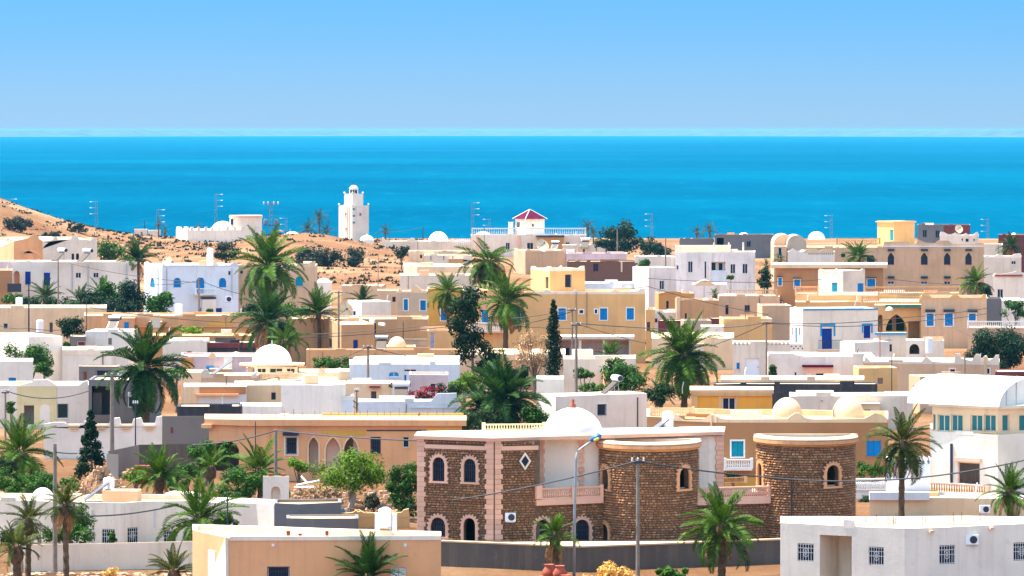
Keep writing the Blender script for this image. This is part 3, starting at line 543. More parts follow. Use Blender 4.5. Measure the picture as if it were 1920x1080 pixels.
b = H('flat_roofed_house', 'pinkish house with rounded hump on its roof below the peeling white house', 'house', [1298, 1362], 533, 572, 'white_old', dep=10, d=680, par=.1); b.crest([(1303, 533), (1312, 528), (1321, 525), (1331, 528), (1339, 533)], 'cream', th=3); b.finish()
b = H('terrace_house', 'tan house with pale roof balustrade left of the brown house', 'house', [1362, 1462], 556, 590, 'beige', dep=12, d=665, par=.15); b.balus(1362, 1456, 543, 556.5, 'cream', o=-.15, n=26); b.finish()
b = H('old_clay_house', 'orange clay cube with a dark slit window in the jumble of old houses', 'house', [1235, 1302], 550, 590, 'clay', dep=7, d=630, rot=4, w=[(1249, 1254, 564, 579, dict(fr='wood_pole', sill=False))]); b.crest([(1236, 550), (1252, 547), (1275, 547), (1280, 550)], 'clay', th=1.2); b.finish()
b = H('old_clay_house', 'long weathered tan house with a small arched opening behind the palm', 'house', [1274, 1348], 563, 606, 'old', dep=9, d=600, rot=3, w=[(1284, 1288, 587, 601, dict(arch='round', sill=False, fr='wood_pole')),]); b.box('corner_pier', 1268, 1275, 557, 600, -.2, .25, 'cream'); b.finish()
b = H('old_clay_house', 'weathered beige house with tall slit and square window in the old quarter', 'house', [1348, 1422], 555, 603, 'beige', dep=9, d=612, rot=-2, w=[(1360, 1366, 572, 590, dict(sill=False, fr='wood_pole')), (1396, 1406, 572, 585, dict(fr='wood_pole'))]); b.finish()
H('lean_to', 'low pale flat roof beneath the orange clay cube', 'shed', [1212, 1280], 585, 604, 'white_old', dep=9, d=604, par=.15).finish()
H('lean_to', 'dark red shed front below the old clay houses', 'shed', [1234, 1282], 601, 616, 'red_dark', dep=5, d=575, par=.1).finish()
H('lean_to', 'dark red open shed left of the tan wall with a pale box on top', 'shed', [1332, 1430], 597, 618, 'red_dark', dep=5, d=570, par=.1).finish()
H('flat_roofed_house', 'grey stained low house in front of the small arched opening', 'house', [1282, 1334], 601, 628, 'greytan', dep=6, d=560, rot=3).finish()
H('flat_roofed_house', 'small white flat-topped block behind the big palm crown', 'house', [1314, 1357], 612, 642, 'white', dep=6, d=540, par=.1, roof='roof_white').finish()
H('flat_roofed_house', 'sunlit orange tan house beside the tall wooden pole at right', 'house', [1356, 1448], 598, 648, 'tan', dep=8, d=545, rot=2).finish()
H('flat_roofed_house', 'tan house with a faded sign panel left of the white house with blue door', 'house', [1429, 1484], 573, 640, 'beige', dep=8, d=572, rot=3, w=[(1438, 1444, 593, 599, dict(arch='round', sill=False))]).finish()
H('flat_roofed_house', 'narrow tan lane house right of the yellow facade with blue windows', 'house', [1211, 1228], 580, 660, 'tan', dep=8, d=562, w=[(1212, 1220, 603, 621, dict(kd='gate', col='red_dark', sill=False))]).finish()
b = H('flat_roofed_house', 'low cream terrace roofs behind the big round palm at right', 'house', [1222, 1376], 634, 668, 'cream', dep=18, d=500, par=.15); b.finish()
b = H('flat_roofed_house', 'pale house with pierced white parapet and small blue window by the pole', 'house', [1374, 1482], 645, 700, 'white_warm', dep=10, d=470, par=.1, roof='roof_cream', w=[(1381, 1387, 680, 692, dict(kd='shut')), (1397, 1424, 672, 704, dict(kd='door', col='tank_white'))])
for i in range(14): b.box('parapet_block', 1376+i*7.6, 1381+i*7.6, 641, 646, -.4, 0, 'white')
b.finish()
# ---------------------------------------------------------------- right far
b = H('large_arched_house', 'long grey-beige two-storey house with a row of dark arched windows', 'house', [(1472, .5), (1845, 0)], 464, 560, 'beige', dep=16, d=735, roof='roof_cream', par=.3)
for x, w_ in ((1670.5, 6), (1733, 6.3), (1776, 6), (1816, 6)):
    b.win(x-w_, x+w_, 474, 496.5, arch='point', fr='iron', kd='bars'); b.box('hood', x-w_, x+w_, 467, 470.5, 0, .5, 'navy'); b.box('hood', x-w_, x+w_, 518, 522, 0, .5, 'navy'); b.win(x-w_, x+w_, 527, 533, sill=False)
b.win(1577, 1585, 473, 482, arch='round', fr='iron'); b.win(1624, 1641, 478, 498, arch='round', kd='gate', col='pane')
b.crest([(1655, 464), (1658, 453), (1700, 453), (1706, 457), (1716, 457), (1722, 449), (1736, 455), (1754, 456), (1760, 451), (1778, 451), (1786, 457), (1826, 457), (1833, 455), (1845, 455), (1845, 464)], 'beige')
b.balus(1569, 1650, 446.5, 458, 'peach', o=-.2, n=24, pcol='tan'); b.box('string_course', 1655, 1845, 461, 463, -.1, .2, 'white_blue'); b.dome(1531, 448, 434, 16, 9); b.finish()
v = Bld('x', None, None, [1645, 1676, 1715], 415, 470, 'tan', rot=33, par=.3, root=b.root, d=742, zb=b.z1-1.2, roof='roof_tan'); v.win(1669, 1675, 431, 451, kd='shut', col='teal', fi=0); v.finish()
q = G(); E = inset(v.P, -.25); Z0, Z1 = v.z1-.25, v.z1-.05; [q.poly([(*E[i], Z0), (*E[(i+1) % 4], Z0), (*E[(i+1) % 4], Z1), (*E[i], Z1)]) for i in range(4)]; q.poly([(*p, Z1) for p in E]); q.poly([(*p, Z0) for p in E][::-1]); q.out('cornice', 'tan', b.root)
for x0, x1, off in ((1451, 1490, -1), (1476, 1512, -4)):                      # barrel vaults
    d_ = 735+off; f_ = Face((PX(x0, d_), d_), (PX(x1, d_), d_)); rr = f_.L/2; zb_ = PZ(458, d_); P_ = [(f_.L/2-rr*math.cos(w), zb_+rr*.95*math.sin(w)) for w in arcsteps(0, math.pi, 12)]
    G().prism(f_, [(0, zb_-7)]+P_+[(f_.L, zb_-7)], -9, 0).out('barrel_vault', 'beige' if off == -1 else 'greytan', b.root)
v = Bld('x', None, None, [1451, 1474], 462, 520, 'beige', dep=4, root=b.root, d=729); v.win(1459, 1466, 464, 480); v.finish()
b = H('white_arcade_wall', 'white terrace wall with a row of tiny arches below the vaults', 'wall', [1477, 1565], 472, 500, 'white', dep=4, d=700, par=.1)
for i in range(13): b.win(1516+i*3.7, 1517.8+i*3.7, 473.5, 477.5, arch='round', sill=False, kd='pane')
b.crest([(1478, 472), (1482, 469), (1487, 466), (1492, 469), (1500, 472)], 'white'); b.crest([(1506, 472), (1512, 467), (1530, 466), (1536, 471), (1544, 467), (1560, 467), (1564, 472)], 'cream'); b.finish()
b = H('grey_block_house', 'dark grey bare concrete house with a red-brown right half on the skyline', 'house', [1720, 1819], 421.5, 470, 'concrete', dep=8, d=800, roof='roof_tan', w=[(1730, 1738, 431, 445, dict(fr='concrete', sill=False)), (1754, 1762, 432, 446, dict(fr='concrete', sill=False))]); b.box('brick_panel', 1770, 1819, 422.5, 438, 0, .15, 'red_dark'); b.finish()
b = H('wavy_parapet_house', 'small white house with scalloped parapet in front of the grey concrete block', 'house', [1762, 1835], 441, 470, 'white_warm', dep=7, d=765, w=[(1803, 1806, 447, 451.5, dict(col='pane')), (1810, 1817, 447, 454, dict()), (1825, 1828, 448, 452)])
b.crest([(1762, 441), (1764, 434.5), (1770, 435), (1777, 439), (1786, 440), (1791, 436), (1797, 440), (1806, 441), (1811, 437), (1818, 441), (1825, 440), (1831, 435.5), (1834, 435.5), (1834.5, 441)], 'white'); b.finish()
b = H('brown_villa', 'brown house with projecting pale roof slab and small blue windows at right', 'house', [1454, 1656], 502, 585, 'brown', dep=12, d=668, eave=(.7, .55, 'cream'), w=[(1459, 1466, 521, 535.5, dict(kd='shut', trim='white', hood='iron')), (1489, 1500, 524, 541, dict(kd='shut', trim='white', hood='iron')), (1626, 1641, 523, 540, dict(kd='shut', trim='white', hood='iron')), (1458, 1466, 566, 580, dict(kd='shut', trim='white', hood='iron'))]); b.finish()
v = Bld('x', None, None, [1534, 1581, 1622], 508, 585, 'white_warm', rot=40, root=b.root, d=655, roof='roof_cream', par=.2); v.win(1560, 1570, 530, 548.5, kd='shut', col='teal', fi=0); v.win(1608, 1619, 531, 549, kd='shut', fi=1)
v.crest([(1534.5, 508), (1536, 504), (1541, 505), (1546, 508), (1560, 508), (1567, 503.5), (1574, 508), (1581, 508)], 'white_warm', fi=0); v.crest([(1583, 508), (1600, 508), (1612, 508), (1617, 504), (1621, 504), (1621.5, 508)], 'white_warm', fi=1); v.finish()
b = H('terraced_tan_house', 'orange-tan house with roof balustrades, arched porch and blue hooded windows', 'house', [1491, 1660, 1728], 566, 650, 'tan', dep=14, d=590, par=.1, doff=8)
b.finish(); b.balus(1492, 1534, 537, 553, 'peach', o=-5, n=15, fi=0) if 0 else None
v = Bld('x', None, None, [1491, 1645], 553, 650, 'peach', dep=14, root=b.root, d=604, roof='roof_cream', par=.2); v.finish(); v.balus(1492, 1534, 537, 553, 'peach', o=-.4, n=16)
v = Bld('x', None, None, [1640, 1728], 572, 655, 'tan', dep=9, root=b.root, d=586, par=.1, roof='roof_tan'); v.hole(1661, 1700, 589, 621, 'ogee', .5); v.hole(1646, 1655, 590, 622, 'round', .5); v.hole(1703, 1725, 602, 636, None, 1.5); v.finish()
v.box('porch_back', 1640, 1728, 580, 645, -3.2, -3.0, 'tan'); v.box('porch_door', 1663, 1676, 592, 622, -3.0, -2.9, 'dark_green'); v.box('porch_door', 1684, 1699, 592, 622, -3., -2.9, 'dark_green'); v.balus(1616, 1726, 556, 570, 'cream', o=-.3, n=26, pcol='tan'); v.box('tile_canopy', 1660, 1726, 571, 576.5, 0, .8, 'green_tile'); v.box('porch_ledge', 1703, 1726, 633, 637, 0, .35, 'iron')
v = Bld('x', None, None, [1727, 1850], 558, 656, 'beige', dep=12, root=b.root, d=583, roof='roof_tan', par=.6)
for x0, x1, y1 in ((1736, 1752, 612), (1770, 1788, 612), (1815, 1831, 602)): v.win(x0+1.5, x1-1.5, 588, y1-1, kd='shut', trim='paint_white', trimw=.16); v.box('hood', x0-1, x1+1, 580, 585, 0, .55, 'iron')
v.crest([(1727, 558), (1728, 553), (1742, 553), (1747, 558), (1780, 558), (1786, 553), (1795, 553), (1802, 558), (1838, 558), (1843, 552), (1849, 552), (1849.5, 558)], 'tan'); v.balus(1744, 1783, 553.5, 560, 'cream', o=-.35, n=12, posts=False); v.balus(1798, 1842, 553.5, 560, 'cream', o=-.35, n=13, posts=False); v.finish()
b = H('roof_terrace', 'long orange roof terrace balustrade behind the arched tan house', 'terrace', [1621, 1801], 551, 580, 'tan', dep=10, d=622, par=.1, roof='roof_cream'); b.balus(1622, 1800, 537.5, 551.5, 'peach', o=-.2, n=48, pcol='tan'); b.finish()
H('grey_lean_to', 'dark grey unplastered block right of the hooded blue windows', 'shed', [1850, 1878], 560, 640, 'concrete', dep=8, d=600).finish()
b = H('terrace_wall', 'grey-beige terrace wall with white balustrade above the green bush at right', 'wall', [1815, 1925], 615, 660, 'beige', dep=6, d=572, par=.1); b.balus(1815, 1925, 602, 615.5, 'paint_white', o=.1, n=30); b.finish()
b = H('wavy_parapet_house', 'cream house with wavy parapet and small blue window at right edge', 'house', [1845, 1915], 481, 530, 'white_warm', dep=9, d=720, w=[(1896, 1905, 489, 496)]); b.crest([(1846, 481), (1850, 478), (1856, 481), (1866, 480), (1872, 476), (1880, 480), (1895, 480), (1903, 476), (1914, 475), (1914.5, 481)], 'white'); b.finish()
b = H('wavy_parapet_house', 'pale house with terracotta edge tiles above the right terrace', 'house', [1862, 1930], 518, 570, 'white_warm', dep=9, d=660, w=[(1870, 1881, 542, 560)]); b.crest([(1862, 518), (1866, 512), (1876, 514), (1896, 511), (1906, 508), (1930, 514)], 'white'); b.box('tile_edge', 1866, 1917, 515, 518, 0, .2, 'terracotta'); b.finish()
b = H('brick_house', 'dark red brick house behind the palm at right edge', 'house', [1872, 1935], 440, 480, 'red_dark', dep=8, d=830, par=.15); b.finish()
H('flat_roofed_house', 'low white house with red tile line at right below the brick house', 'house', [1844, 1880], 458, 490, 'white_warm', dep=8, d=790).finish()
H('flat_roofed_house', 'white garden house above the balustrade at right edge', 'house', [1878, 1932], 563, 620, 'white', dep=8, d=610, par=.1, roof='roof_white').finish()
# white house with blue door
b = H('blue_door_house', 'white house with deep blue balcony door, blue trims and slim side window', 'house', [1481, 1505, 1646], 580, 674, 'white_warm', rot=12, d=500, roof='roof_white', par=.3)
b.win(1541, 1560, 616, 655, kd='door', col='blue_deep', fr='blue_deep'); b.win(1619.5, 1632, 611, 634, kd='gate', col='blue_deep', fr='blue_deep', sill=False)
for x0, x1, y0, y1 in ((1538, 1566, 607, 611), (1538, 1541, 611, 630), (1563, 1566, 611, 630), (1616, 1636, 606.5, 610), (1616, 1618.5, 610, 624), (1633.5, 1636, 610, 624), (1506, 1646, 578.5, 581.5)): b.box('blue_trim', x0, x1, y0, y1, 0, .08, 'blue_trim', fi=1)
b.box('balcony_floor', 1531, 1575, 654, 656.5, -.1, 1., 'white', fi=1); f_ = b.faces[1]
q = G(); a_, zt = f_.px(1531, 637); c_, zb_ = f_.px(1575, 655); q.fbox(f_, a_, c_, .92, .97, zt-.05, zt).fbox(f_, a_, c_, .92, .97, zb_, zb_+.05)
for i in range(22): s_ = a_+(c_-a_)*i/21; q.fbox(f_, s_-.014, s_+.014, .93, .96, zb_, zt)
tag(q.out('balcony_railing', 'iron', b.root, weld=False), kind='stuff')
b.win(1491, 1494.5, 614, 643, kd='shut', fi=0, sill=False); b.box('slit', 1485.5, 1487, 614, 628, -.05, .01, 'pane', fi=0); b.box('slit', 1498.5, 1500.5, 614, 628, -.05, .01, 'pane', fi=0); b.finish()
b = H('courtyard_wall', 'low white court wall with pierced square pattern by the blue door house', 'wall', [1440, 1506], 645, 672, 'white', dep=1, d=492, par=0)
for i in range(8):
    for j in (0, 1): b.win(1443+i*8+j*4, 1446+i*8+j*4, 648+j*4, 651+j*4, sill=False)
b.finish()
b = H('porch_house', 'small house with blue-edged flat roof and painted emblem under the arched porch', 'house', [1644, 1699], 627, 680, 'white_warm', dep=6, d=487, par=.1, w=[(1667.5, 1673, 645, 660, dict(arch='round', sill=False))]); b.box('blue_edge', 1640, 1700, 624, 627.5, -.3, .25, 'blue_trim')
for i in range(5): b.box('emblem_petal', 1661+i*2.6, 1662.4+i*2.6, 636-abs(2-i)*-.6, 638.5, 0, .02, 'blue_trim')
b.finish()
b = H('white_cube_house', 'plain bright white cube with a tiny dark door below the blue door house', 'house', [1575, 1602, 1667], 642, 690, 'white', rot=24, d=470, roof='roof_white', par=.15, w=[(1588, 1590.5, 662, 671, dict(sill=False)), (1629, 1640, 663, 674)]); b.finish()
b = H('arched_shed', 'low cream shed with an arched opening beside the white roof box', 'shed', [1699, 1770], 638, 685, 'white_warm', dep=5, d=480, par=.1); b.hole(1705, 1724, 645, 664, 'round', .3); b.finish()
b = H('white_patio_house', 'white house with pink porch panel, arched window and purple tiled edge', 'house', [1440, 1640], 668, 730, 'white', dep=10, d=440, rot=-2, roof='roof_white', w=[(1490, 1493.5, 698, 714, dict(sill=False)), (1570.5, 1576, 705, 713, dict(arch='round'))])
b.box('porch_panel', 1506, 1561, 688, 716, 0, .4, 'pink', fi=0); b.box('tile_edge', 1504, 1562, 684, 688, -.1, .7, 'purple_tile', fi=0); b.box('window', 1530, 1551, 700, 714, .35, .42, 'pane_green', fi=0)
b.crest([(1440, 668), (1442, 663), (1475, 662), (1520, 670), (1530, 668)], 'white', fi=0); b.box('arch_niche', 1512, 1520, 700, 716, .38, .44, 'white', fi=0); b.finish()
b = H('horned_wall_house', 'long pinkish house with upturned white parapet corners and small windows at right', 'house', [(1619, 3), (1874, 0)], 680, 745, 'beige', dep=10, d=428, roof='roof_white', w=[(1781, 1791, 692, 700, dict(trim='white')), (1850.5, 1855.5, 691, 701, dict(trim='white'))])
b.crest([(1620, 679), (1621, 671), (1625, 670), (1631, 677), (1650, 679), (1727, 679), (1737, 668), (1747, 677), (1765, 679), (1789, 679), (1792, 663), (1800, 664), (1802, 672), (1822, 677), (1829, 664), (1836, 664), (1840, 672), (1846, 667), (1850, 667), (1854, 676), (1862, 672), (1866, 666), (1873, 665), (1873.5, 679)], 'white_warm'); b.box('corner_pier', 1845, 1850, 668, 712, 0, .12, 'cream'); b.finish()
H('tan_cube_house', 'plain orange-tan cube in front of the pinkish horned house', 'house', [1610, 1682], 690, 735, 'tan', dep=6, d=410, rot=4, roof='roof_tan').finish()
b = H('small_gate_house', 'small beige gatehouse with an arched doorway left of the white vault', 'house', [1704, 1725, 1792], 706, 765, 'beige', rot=18, d=395, par=.15, w=[(1711, 1716, 722, 738, dict(arch='round', kd='gate', col='pane', fi=0))]); b.finish()
H('brick_house', 'low dark red brick wall at right edge above the white vault', 'wall', [1866, 1935], 697, 722, 'red_dark', dep=6, d=420, par=.1).finish()
# ---------------------------------------------------------------- centre middle
b = H('yellow_facade_house', 'long sand-yellow two-storey house with bright blue shutters and scalloped parapet', 'house', [(868, 1), (960, 0), (1210, 0)], 548, 676, 'tan', dep=12, d=520, roof='roof_cream',
      w=[(1047, 1061, 578, 600, dict(kd='shut', trim='paint_white')), (1125, 1138.5, 578, 600, dict(kd='shut', trim='paint_white')), (1175, 1188.5, 577.5, 599.5, dict(kd='shut', trim='paint_white')), (1086, 1094, 581, 588, dict(trim='paint_white')), (1115, 1120, 580, 588, dict(trim='paint_white')), (962, 975.5, 580, 602, dict(kd='shut', trim='paint_white')), (902, 916, 580, 605, dict(kd='door'))])
b.crest([(1000, 547), (1016, 547), (1025, 542), (1035, 547), (1072, 547), (1078, 543), (1088, 547), (1144, 547), (1152, 542), (1162, 547), (1194, 546), (1201, 541), (1209.5, 541), (1209.5, 548)], 'white_warm', fi=1)
b.crest([(869, 548), (871, 541), (880, 540), (887, 535), (894, 540), (898, 548)], 'white_warm', fi=0); b.box('corner_pier', 868, 877, 545, 620, 0, .15, 'cream', fi=0)
b.balus(884, 945, 604, 620, 'paint_white', o=1.1, fi=0, n=18); b.box('balcony_floor', 884, 945, 620, 623, 0, 1.2, 'cream', fi=0)
for x in (1080.5, 1100.5): b.box('drain_pipe', x-.5, x+.5, 548, 615, 0, .1, 'wood_pole', fi=1)
b.finish()
v = Bld('x', None, None, [995, 1031, 1097], 505, 560, 'tan', rot=20, root=b.root, d=524, zb=b.z1-.6, roof='roof_cream', par=.3); v.win(1022.5, 1028.5, 519, 541, kd='door', col='panel_black', fr='wood_pole', fi=0); v.win(1059.5, 1071.5, 514.5, 539, kd='bars', fi=1)
v.crest([(995.5, 505), (996, 499), (1000, 499), (1006, 504), (1020, 504.5), (1027, 499.5), (1030.5, 499.5)], 'white_warm', fi=0); v.crest([(1032, 499.5), (1036, 501), (1042, 504.5), (1047, 503), (1053, 498), (1059, 503), (1064, 504.5), (1082, 504.5), (1090, 499), (1096, 498.5), (1096.5, 505)], 'white_warm', fi=1); v.finish()
H('flat_roofed_house', 'long pale lilac flat house behind the yellow facade roof', 'house', [1097, 1190], 531, 560, 'white_blue', dep=9, d=600, roof='roof_white', par=.2).finish()
b = H('grey_tan_house', 'grey-beige house with two blue shutters and horned white parapet', 'house', [(746, .5), (802, 0)], 546, 640, 'greytan', dep=9, d=560, roof='roof_cream', w=[(757, 765, 561, 582, dict(kd='shut', trim='paint_white')), (788, 798.5, 563, 582, dict(kd='shut', trim='paint_white'))])
b.crest([(746.5, 546), (747, 541), (750, 541), (754, 546), (770, 546), (775, 540), (779, 534), (784, 538), (790, 544), (801, 546)], 'cream'); b.finish()
b = H('orange_wing_house', 'orange-yellow house wing half hidden by the slim palm', 'house', [802, 869], 541, 640, 'ochre', dep=9, d=548, roof='roof_cream', w=[(826.5, 837, 580, 601, dict(kd='shut', trim='paint_white'))]); b.finish()
b = H('tan_yard_wall', 'bright tan yard wall with a narrow lilac door', 'wall', [801, 862], 620.5, 668, 'tan', dep=5, d=497, par=.15, roof='roof_tan', w=[(806, 815, 623, 656, dict(kd='door', col='lilac_door'))]); b.finish()
b = H('old_row_house', 'long old tan row house with a flat pale roof edge', 'house', [540, 802], 598, 668, 'old', dep=11, d=520, rot=.5, roof='roof_cream', par=.2, w=[(780, 784, 603, 610, dict(sill=False)) if 0 else (702, 705, 600, 626, dict(sill=False, fr='wood_pole'))])
b.box('pale_ledge', 701, 802, 634, 637, 0, .2, 'cream'); b.box('dark_patch', 758, 801, 637, 648, 0, .03, 'greytan'); b.finish()
b = H('old_row_house', 'stained tan house with peeling plaster, blue door and a small black opening', 'house', [599, 640, 702], 608.5, 672, 'old', rot=10, d=506, roof='roof_cream', par=.25, w=[(662, 671.5, 637, 655, dict(kd='door', col='blue_deep', fr='wood_pole')), (616, 622, 635, 651, dict(sill=False, fr='wood_pole'))]); b.finish()
b = H('domed_outhouse', 'little tan dome on a low orange base in the old quarter', 'outhouse', [725, 779], 650, 672, 'tan', dep=5, d=480, par=.1, roof='roof_tan'); b.dome(744.5, 650, 631, 17, 2.3, 'dome_tan'); b.finish()
H('old_yard_wall', 'long low earth-coloured yard wall below the little tan dome', 'wall', [574, 862], 656, 692, 'old', dep=3, d=468, rot=.4, par=.15, roof='roof_tan').finish()
b = H('white_yard_house', 'small white house with a bluish side and blue door beside the round dish', 'house', [652, 678, 733], 566, 612, 'white', rot=22, d=580, roof='roof_white', par=.2, w=[(661, 667, 583, 598, dict(kd='door', col='blue_deep', fi=0))]); b.crest([(733-1, 598), (733-1, 590), (729, 594), (724, 598)], 'white', fi=1) if 0 else None; b.finish()
H('flat_roofed_house', 'low dark-edged tan house left of the grey-beige house with shutters', 'house', [708, 748], 545, 600, 'beige', dep=8, d=600, par=.2).finish()
H('flat_roofed_house', 'low tan house behind the small palm below the sand hill', 'house', [640, 716], 536, 570, 'beige', dep=8, d=660, rot=-3, par=.2).finish()
b = H('domed_outhouse', 'small white pointed dome tucked behind the palm under the hill', 'outhouse', [594, 622], 530, 560, 'white', dep=4, d=665, par=.1); b.dome(607, 530, 521.5, 13, 2); b.finish()
b = H('tan_palm_house', 'tan house with blue arched window behind the tallest palm', 'house', [447, 592], 498, 612, 'beige', dep=10, d=598, rot=1, roof='roof_cream', w=[(554, 568, 518, 536.5, dict(kd='shut', arch='round', col='teal')), (449.5, 456, 507, 514), (505, 519, 570, 600, dict(kd='door', col='panel_black'))])
b.crest([(447.5, 498), (449, 494), (455, 494), (460, 498)], 'cream'); b.crest([(566, 498), (576, 496), (583, 491), (591.5, 489.5), (591.5, 498)], 'cream'); b.finish()
b = H('blue_window_house', 'white house with blue arched windows and a small balcony at left', 'house', [270, 304, 447], 498.5, 606, 'white_blue', rot=18, d=585, roof='roof_cream', par=.45)
for x0, x1, fi in ((282, 291, 0), (325.5, 339, 1), (410.5, 424, 1)): b.win(x0, x1, 521, 539, kd='shut', arch='round', trim='white_blue', fi=fi)
b.win(367.5, 384, 520, 552, kd='door', arch='round', col='blue', fi=1); b.win(428, 433, 508, 516, fi=1); b.win(371, 378, 577, 595, kd='door', fi=1); b.win(404, 417, 577, 594, kd='gate', col='blue_deep', fi=1)
b.box('balcony_floor', 363, 403, 551, 553.5, 0, 1., 'white', fi=1); b.balus(364, 402, 540, 551.5, 'paint_white', o=.9, n=11, fi=1); b.box('door_hood', 376, 404, 557, 560, 0, .5, 'iron', fi=1); b.box('porch', 378, 403, 561, 600, .02, .6, 'white', fi=1)
b.crest([(270.5, 498), (271, 491), (275, 491), (281, 496.5), (295, 497), (303, 494)], 'white', fi=0); b.crest([(305, 494), (310, 497.5), (330, 498), (362, 498), (416, 498), (430, 497), (437, 492.5), (446, 493), (446, 498.5)], 'white_blue', fi=1)
for x in (296.8, 312.6, 435): b.box('drain_pipe', x-.6, x+.6, 503, 560, 0, .1, 'steel')
b.finish()
b = H('long_white_house', 'long pale grey-white house with dark blue grilled windows and two solar heaters on top', 'house', [(22, 1.2), (108, 0), (257, 0)], 491, 572, 'white', dep=10, d=640, roof='roof_cream', w=[(47, 57.5, 509, 534, dict(kd='shut', col='blue_deep')), (82, 94, 511, 535.5, dict(kd='shut', col='blue_deep')), (141.5, 152, 511, 521.5), (174.5, 185, 511, 521)])
for x in (135.5, 165.5, 237.5): b.box('drain_pipe', x-1, x+1, 496, 545, 0, .12, 'steel', fi=1)
b.hole(25, 37, 508, 540, 'round', .8, fi=0); b.box('niche_back', 24, 38, 506, 545, -1.0, -.82, 'peach', fi=0); b.finish()
b = H('flat_roofed_house', 'brown house with iron balcony railing at left edge', 'house', [-25, 23], 507, 580, 'brown', dep=9, d=632, par=.2); b.finish(); b.box('railing', 16, 42, 531, 547, 1.4, 1.45, 'iron', fi=0)
H('flat_roofed_house', 'grey-pink roof wall above the brown house at left edge', 'house', [-25, 24], 491, 560, 'lilac', dep=9, d=645, par=.2).finish()
b = H('peach_horned_house', 'peach house with swooping white-edged parapet and round ornament upper left', 'house', [-14, 26, 182], 452, 520, 'peach', rot=16, d=720, roof='roof_cream', par=.3)
b.crest([(-14, 470), (0, 464), (12, 459), (25, 453)], 'white_warm', fi=0, th=.3); b.crest([(27, 452), (40, 449), (51, 447), (57, 443), (61, 440), (66, 440), (71, 443), (75, 449), (80, 451), (98, 449), (99, 452)], 'peach', fi=1); b.finish()
v = Bld('x', None, None, [80, 182], 452, 520, 'white_warm', root=b.root, d=712, roof='roof_cream', dep=8, par=.3); v.win(133.5, 139.5, 475, 488, arch='round'); v.win(142.5, 148, 475, 488, arch='round')
v.crest([(80, 466), (84, 460), (99, 449), (101, 444), (106, 444), (109, 449), (125, 450), (133, 448), (135.5, 443), (141, 440), (146, 443), (148.5, 449), (170, 450), (176, 446), (181, 445.5), (181.5, 452)], 'white_warm'); v.finish()
d_ = 711.6; f_ = v.faces[0]
for rr, m_ in ((1.9, 'peach'), ):
    for kx in (58, 50): a_, z_ = f_.px(kx, 489); G().prism(f_, [(a_+rr*math.cos(w), z_+rr*math.sin(w)) for w in arcsteps(0, math.pi, 10)]+[(a_-rr*.75*math.cos(w), z_+rr*.75*math.sin(w)) for w in arcsteps(0, math.pi, 10)], .3, .55).out('arch_ornament', m_, b.root)
a_, z_ = f_.px(141, 446); G().lathe((0, 0, 0), [(.3, -.1), (.45, 0), (.3, .1)], 10).out('round_ornament', 'white_warm', b.root, smooth=True).location = Vector(f_.pt(a_, .15, z_))-ORG[b.root]
b.root.children[-1].rotation_euler = (R(90), 0, 0)
# left middle
b = H('cream_yard_house', 'long cream low house with small black door at left', 'house', [(-15, 0), (60, 0), (200, 0)], 577, 634, 'cream', dep=12, d=555, roof='roof_cream', w=[(6, 15, 606, 617), (92, 99.5, 604, 623, dict(kd='door', col='panel_black', arch='round'))]); b.finish()
b = H('old_row_house', 'long low tan house with clay patches behind the left palms', 'house', [158, 480], 592, 640, 'old', dep=12, d=540, roof='roof_tan', par=.2)
b.box('clay_patch', 240, 310, 613, 628, 0, .05, 'clay'); b.box('clay_patch', 390, 432, 601, 610, 0, .05, 'ochre'); b.box('pale_ledge', 230, 475, 611, 613, 0, .3, 'tan'); b.crest([(256, 592), (260, 587), (266, 586), (275, 590), (280, 592)], 'cream'); b.finish()
H('flat_roofed_house', 'thin tan roof edge with reeds in front of the clay patched house', 'house', [285, 480], 629, 650, 'clay', dep=8, d=505, roof='roof_tan', par=.1).finish()
b = H('white_house', 'white house with pale side and one small shuttered window below the left tank', 'house', [-10, 54, 117], 632, 716, 'white', rot=30, d=440, roof='roof_white', w=[(77, 89, 656, 664, dict(kd='pane'))]); b.finish()
H('white_house', 'plain white block rising behind the left fan palm', 'house', [160, 240], 622, 690, 'white', dep=9, d=470, rot=-4, roof='roof_white', par=.2).finish()
b = H('white_house', 'low white house with pinkish parapet in front of the left palm', 'house', [117, 212], 656, 720, 'white', dep=8, d=438, roof='roof_white', par=.15); b.box('pink_band', 117.5, 200, 656, 666, 0, .05, 'white_warm'); b.finish()
b = H('grey_shed', 'small grey shed with dark red door between white blocks at left', 'shed', [132, 161], 631, 665, 'block', dep=5, d=466, par=.1, w=[(145, 160, 640, 654, dict(kd='gate', col='red_dark', sill=False))]); b.finish()
b = H('white_house', 'bright white box house with blue window at left edge', 'house', [-10, 62], 677, 740, 'white', dep=9, d=405, roof='roof_white', par=.1, w=[(16, 30, 708, 721, dict(kd='shut'))]); b.finish()
b = H('white_house', 'white house with a little grey window right of the left fan palm', 'house', [305, 386], 639, 680, 'white', dep=9, d=472, rot=1, roof='roof_white', par=.2, w=[(350, 360, 658, 666)]); b.finish()
b = H('open_shed', 'long open shed with dark red roof edge left of the white dome house', 'shed', [386, 480], 642, 680, 'tar', dep=6, d=475, par=.1); b.box('red_fascia', 386, 480, 643, 652, 0, .3, 'red_dark'); b.finish()
b = H('flat_roofed_house', 'low lilac-white house row with rounded roof lump left of the dome', 'house', [340, 482], 668, 706, 'lilac', dep=9, d=440, roof='roof_cream', par=.2); b.box('brown_bay', 340, 362, 671, 700, 0, .1, 'clay'); b.box('white_bay', 420, 436, 668, 700, 0, .12, 'white'); b.box('blue_door', 387, 401, 686, 700, 0, .1, 'blue_trim'); b.crest([(392, 668), (394, 663), (398, 661), (402, 663), (405, 668)], 'cream'); b.finish()
